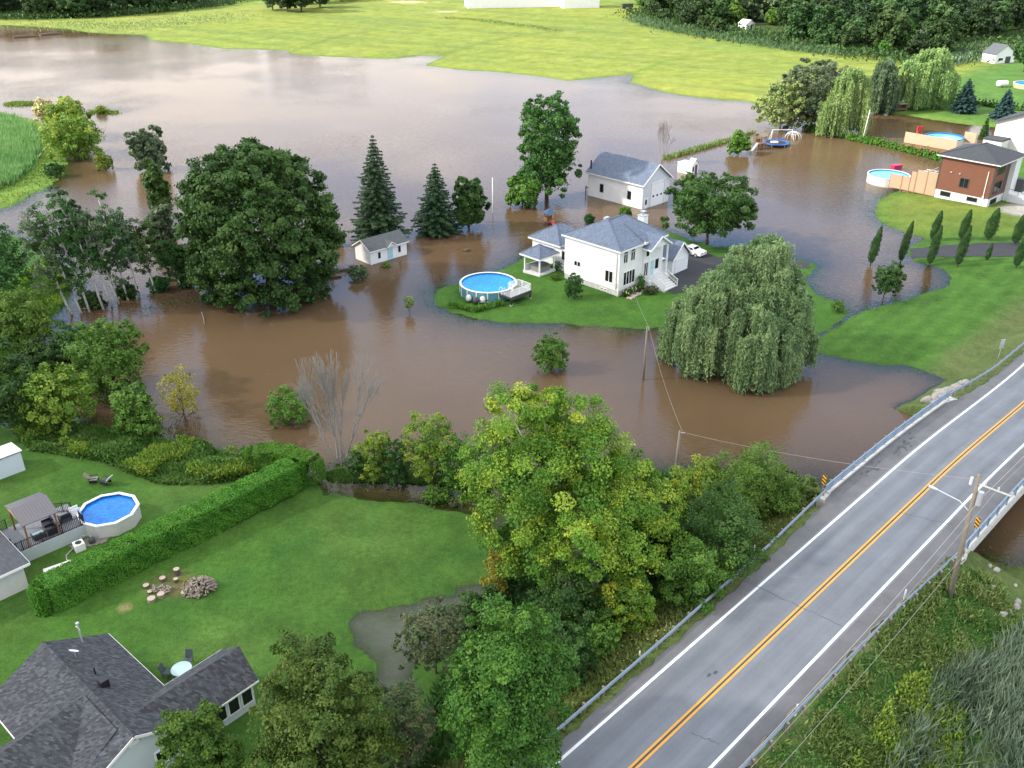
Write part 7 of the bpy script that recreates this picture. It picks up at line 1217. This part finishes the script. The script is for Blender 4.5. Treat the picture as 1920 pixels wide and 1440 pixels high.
q = G(1465, 262, 0); f = thing('swing_set', 'white metal swing frame in the flood behind the trampoline', 'swing', q); MB().tube([(-2.4, 0, 2.4), (2.4, 0, 2.4)], .06, 6).tube([(-2.4, 0, 2.4), (-2.9, -.8, -.4)], .05, 6).tube([(-2.4, 0, 2.4), (-2.9, .8, -.4)], .05, 6).tube([(2.4, 0, 2.4), (2.9, -.8, -.4)], .05, 6).tube([(2.4, 0, 2.4), (2.9, .8, -.4)], .05, 6).build('swing_frame', M['white'], f); MB().tube([(-1, 0, 2.4), (-1, 0, .3)], .025, 5).tube([(.6, 0, 2.4), (.6, 0, .3)], .025, 5).box(-1.1, .7, -.15, .15, .25, .33).build('swing_seat', M['bluepad'], f)
q = G(1487, 258, 0); f = thing('climbing_dome', 'thin white climbing dome in the flood right of the swing', 'climbing frame', q); mb = MB()
for k in range(6):
    t_ = k * .5236; mb.tube([(2 * math.cos(t_) * math.cos(u), 2 * math.sin(t_) * math.cos(u), 1.6 * math.sin(u) - .1) for u in np.linspace(0, math.pi, 9)], .035, 5)
mb.tube([(1.4 * math.cos(u), 1.4 * math.sin(u), 1.05) for u in np.linspace(0, 6.283, 13)], .035, 5); mb.build('dome_bars', M['white'], f)
q = G(1030, 420, 0); f = thing('play_hut', 'small wooden play hut with navy roof in the flood behind the rear wing', 'playhouse', q, R(20)); MB().box(-.8, -.7, -.8, -.7, -.4, 2.2).box(.7, .8, -.8, -.7, -.4, 2.2).box(-.8, -.7, .7, .8, -.4, 2.2).box(.7, .8, .7, .8, -.4, 2.2).box(-.8, .8, -.8, .8, .5, .6).box(-.75, .75, .72, .78, .6, 1.3).box(-.78, -.72, -.75, .75, .6, 1.3).build('hut_frame', M['timber'], f); MB().add([(-1, -1, 2.1), (1, -1, 2.1), (1, 1, 2.1), (-1, 1, 2.1), (0, 0, 2.9)], [(0, 1, 4), (1, 2, 4), (2, 3, 4), (3, 0, 4), (3, 2, 1, 0)]).build('hut_roof', M['navy'], f); MB().beam((.2, -.8, .6), (.4, -2.2, -.1), .6, .1).build('slide', M['red'], f)
q = G(873, 471, 0); f = tag(MB().rock((0, 0, .1), .5, random.Random(2), (1, .8, .7)).rock((.5, .1, .2), .3, random.Random(3)).build('floating_stump', M['bark'], None, q), 'dark stump poking out of the water between spruce and pool', 'stump')
for (a_, b_), lb in ((((590, 518), (660, 503)), 'long drowned log beside the shed'), (((600, 524), (640, 518)), 'short drowned branch under the maple'), (((25, 71), (70, 68)), 'dark floating log at the far left'), (((75, 67), (115, 63)), 'second floating log at the far left'), (((378, 585), (383, 608)), 'thin pale stick standing in the brown water')):
    p0, p1 = Vector(G(*a_, .1)), Vector(G(*b_, .15)); w = 0.28 if lb[0] != 't' else .05; w = 0.9 if 'far left' in lb else w; tag(MB().tube([p0, (p0 + p1) / 2 + Vector((0, .2, .05)), p1], [w, w * .9, w * .5], 7).build('drift_log', M['palebark'] if lb[0] == 't' else M['bark']), lb, 'log')
# drift of twigs and floating scum where the trees catch it
rg = np.random.default_rng(61); dr_ = np.concatenate([along([(400, 570), (470, 580), (560, 556)], 1.4, 500, rg), along([(270, 585), (330, 570), (400, 565)], 1.2, 300, rg), along([(590, 515), (680, 510)], .9, 220, rg)]); dr_[:, 2] = .02
scatter('drift_twigs', dr_, .9, .03, 'sumac', 33, 'floating twigs caught among the flooded trunks', 1.6)
# ---- poles, wires, signs
def pole(label, bx, by, top, r, m='wood', z=None, nm='utility_pole', lean=0.0):
    p = G(bx, by, 0 if z is None else z); h_ = ZT(p[1], top) - p[2]; o = thing(nm, label, 'pole', p); MB().tube([(0, 0, -.8), (lean * .5, 0, h_ * .5), (lean, 0, h_)], [r * 1.15, r, r * .72], 10).build('shaft', M[m], o, smooth=True); return o, Vector(p), h_
p1, l1, h1 = pole('slim grey utility pole standing in the flood before the willow', 1206, 712, 612, .13); MB().box(-.05, .25, -.04, .04, h1 - .5, h1 - .42).box(.12, .22, -.06, .06, h1 - .42, h1 - .1).build('insulator_bracket', M['zinc'], p1)
p2, l2, h2 = pole('weathered utility pole rising from the bushes by the bridge', 1265, 905, 808, .15); MB().box(-.04, .5, -.04, .04, h2 - .25, h2 - .17).build('insulator_bracket', M['zinc'], p2)
p3, l3, h3 = pole('tall wooden utility pole with crossarm and street lamp arm by the road', 1780, 1122, 890, .19, 'wood', 2.9, lean=-.4)
top3 = l3 + Vector((-.4, 0, h3)); ca = MB().beam((-.4 - .1 * S2, .1, h3 - .75), (-.4 + 2.5 * S2, -2.5 * S2 + .1, h3 - .75), .07, .09)
for k in (.6, 1.5, 2.4): ca.box(-.4 + k * S2 - .05, -.4 + k * S2 + .05, -k * S2 + .05, -k * S2 + .15, h3 - .69, h3 - .45)
ca.build('crossarm', M['concrete'], p3); MB().tube([(-.33 + .26, -.28, h3 - 2.4), (-.33 + .26, -.28, h3 - 1.3)], .2, 12).build('transformer', M['zinc'], p3); MB().tube([(-.4 - .3, .26, h3 - 1.0), (-.4 - .3, .26, h3 - .4)], .11, 8).build('cutout_switch', M['tanwhite'], p3)
la = MB().tube([(-.28, 0, h3 - 3.3), (-.9, .7, h3 - 2.75), (-2.1, 1.9, h3 - 2.55)], .045, 8).build('lamp_arm', M['zinc'], p3); MB().tube([(-2.05, 1.85, h3 - 2.56), (-2.5, 2.3, h3 - 2.56)], [.09, .15], 8).build('lamp_head', M['zinc'], la)
pole('thin white flag pole in the water right of the round tree', 924, 402, 333, .09, 'white', nm='white_pole'); pole('thin dark iron post in the shore weeds', 343, 866, 810, .05, 'black', nm='iron_post', lean=-.45)
f, lf_, hf_ = pole('leaning pale pole at the cedar row in front of the willow', 1617, 264, 206, .12, 'tanwhite', nm='white_pole', lean=.5)
def wire(a, b, sag, label, r=.02, m='wire'):
    a, b = Vector(a), Vector(b); pts = [a + (b - a) * t_ - Vector((0, 0, sag * 4 * t_ * (1 - t_))) for t_ in np.linspace(0, 1, 14)]; tag(MB().tube(pts, r, 5).build('power_line', M[m]), label, 'wire', None)
t1, t2 = l1 + Vector((.2, 0, h1 - .1)), l2 + Vector((.3, 0, h2 - .15)); wire(t1, (*hl(.2, -.1)[:2], 6.9), .6, 'service wire from the slim pole to the white house', .011, 'palewire'); wire(t1, t2, .8, 'wire between the slim pole in the flood and the pole by the bushes', .011, 'palewire'); wire(t2, top3 + Vector((0, 0, -.4)), .5, 'pale wire crossing above the road from the bushes to the tall pole', .012, 'palewire')
dR = Vector((-S2, -S2, 0))
for k, (o, z_, m_, r_) in enumerate(((Vector((.4, -.4, 0)), -1.7, 'palewire', .02), (Vector((.15, 0, 0)), -3.0, 'wire', .018), (Vector((1.0, -1.0, 0)), -.5, 'palewire', .01), (Vector((1.7, -1.7, 0)), -.5, 'palewire', .01))):
    lb = ['thick pale cable hanging along the road bank', 'dark cable hanging lowest along the road bank', 'thin wire from the crossarm\'s middle along the road', 'thin wire from the crossarm\'s end along the road'][k]; a_ = top3 + o + Vector((0, 0, z_)); wire(a_, a_ + dR * 46 + Vector((0, 0, -.3)), 1.0, lb, r_, m_); wire(a_, a_ - dR * 46 + Vector((0, 0, .4)), .9, lb + ', continuing past the bridge', r_, m_)
stripe = mat('sign_stripes', (.8, .42, .02), .5); t = stripe.node_tree; b = t.nodes['Principled BSDF']; tcn = N(t, 'ShaderNodeTexCoord'); sp = N(t, 'ShaderNodeSeparateXYZ'); t.links.new(tcn.outputs['Object'], sp.inputs[0]); ad = N(t, 'ShaderNodeMath', operation='MULTIPLY_ADD'); ad.inputs[1].default_value = .9; t.links.new(sp.outputs[0], ad.inputs[0]); t.links.new(sp.outputs[2], ad.inputs[2])
dv = N(t, 'ShaderNodeMath', operation='DIVIDE'); dv.inputs[1].default_value = .34; t.links.new(ad.outputs[0], dv.inputs[0]); fr = N(t, 'ShaderNodeMath', operation='FRACT'); t.links.new(dv.outputs[0], fr.inputs[0]); gt = N(t, 'ShaderNodeMath', operation='GREATER_THAN'); gt.inputs[1].default_value = .55; t.links.new(fr.outputs[0], gt.inputs[0]); mi = N(t, 'ShaderNodeMixRGB'); mi.inputs[1].default_value = (.85, .40, .015, 1); mi.inputs[2].default_value = (.012, .012, .012, 1); t.links.new(gt.outputs[0], mi.inputs[0]); t.links.new(mi.outputs[0], b.inputs['Base Color']); M['stripes'] = stripe
for (px, py, z_), lb in (((1543, 912, 4.4), 'yellow and black striped marker at the wooded end of the bridge railing'), ((1829, 992, 4.4), 'yellow and black striped marker at the railing beside the tall pole')):
    q = G(px, py, z_); f = thing('hazard_marker', lb, 'sign', (q[0], q[1], 3.6), R(-20)); MB().box(-.17, .17, -.035, -.005, 1.0, 1.95).build('sign_panel', M['stripes'], f); MB().box(-.03, .03, 0, .05, -.8, 1.9).build('sign_post', M['zinc'], f)
q = G(1874, 665, 2.2); f = thing('road_sign', 'small grey back of a sign beyond the boulders by the railing', 'sign', (q[0], q[1], tz(q[0], q[1])), R(20)); MB().box(-.3, .3, -.02, .02, 1.3, 2.5).build('sign_panel', M['zinc'], f); MB().box(-.035, .035, .02, .07, -.3, 2.4).build('sign_post', M['zinc'], f)
for px, py, z_, lb in ((1198, 1240, 4.0, 'white delineator post behind the guardrail next to the low bushes'), (1413, 1038, 4.1, 'white delineator post behind the guardrail near the bridge'), (1695, 1122, 4.1, 'white delineator post at the guardrail closest to the tall pole'), (1492, 1338, 4.1, 'white delineator post at the guardrail low in the picture')):
    q = G(px, py, z_); tag(MB().box(-.05, .05, -.02, .02, -1.0, 1.05).build('delineator_post', M['white'], None, (q[0], q[1], 3.9)), lb, 'post', 'white delineator posts along the guardrails')
# boulders at both ends of the bridge
rng = random.Random(12)
def boulders(n, fn, group, label):
    for i in range(n):
        x, y, r_ = fn(); tag(MB().rock((0, 0, r_ * .25), r_, rng, (1, rng.uniform(.75, 1), .8)).build('boulder', M['stone'], None, (x, y, tz(x, y))), label, 'boulder', group)
def fa():
    s_ = rng.uniform(S_B + .2, S_B + 8); t_ = rng.uniform(6.5, 8.6 - (s_ - S_B) * .1); x, y, _ = ST(s_, t_); return x, y, rng.uniform(.4, .85)
boulders(34, fa, 'boulders at the lawn end of the bridge', 'pale grey boulder in the heap between the lawn and the bridge railing')
def fb():
    s_ = rng.uniform(43.5, 50.5); t_ = rng.uniform(-11.5, -7.2); x, y, _ = ST(s_, t_); return x, y, rng.uniform(.15, .42)
boulders(15, fb, 'boulders beside the tall utility pole', 'pale grey boulder among the weeds right of the tall utility pole')
def fc():
    s_ = rng.uniform(44.5, 47.0); t_ = rng.uniform(6.6, 9); x, y, _ = ST(s_, t_); return x, y, rng.uniform(.2, .42)
boulders(12, fc, 'boulders at the wooded end of the bridge', 'small grey boulder beside the striped marker at the wooded bridge end')
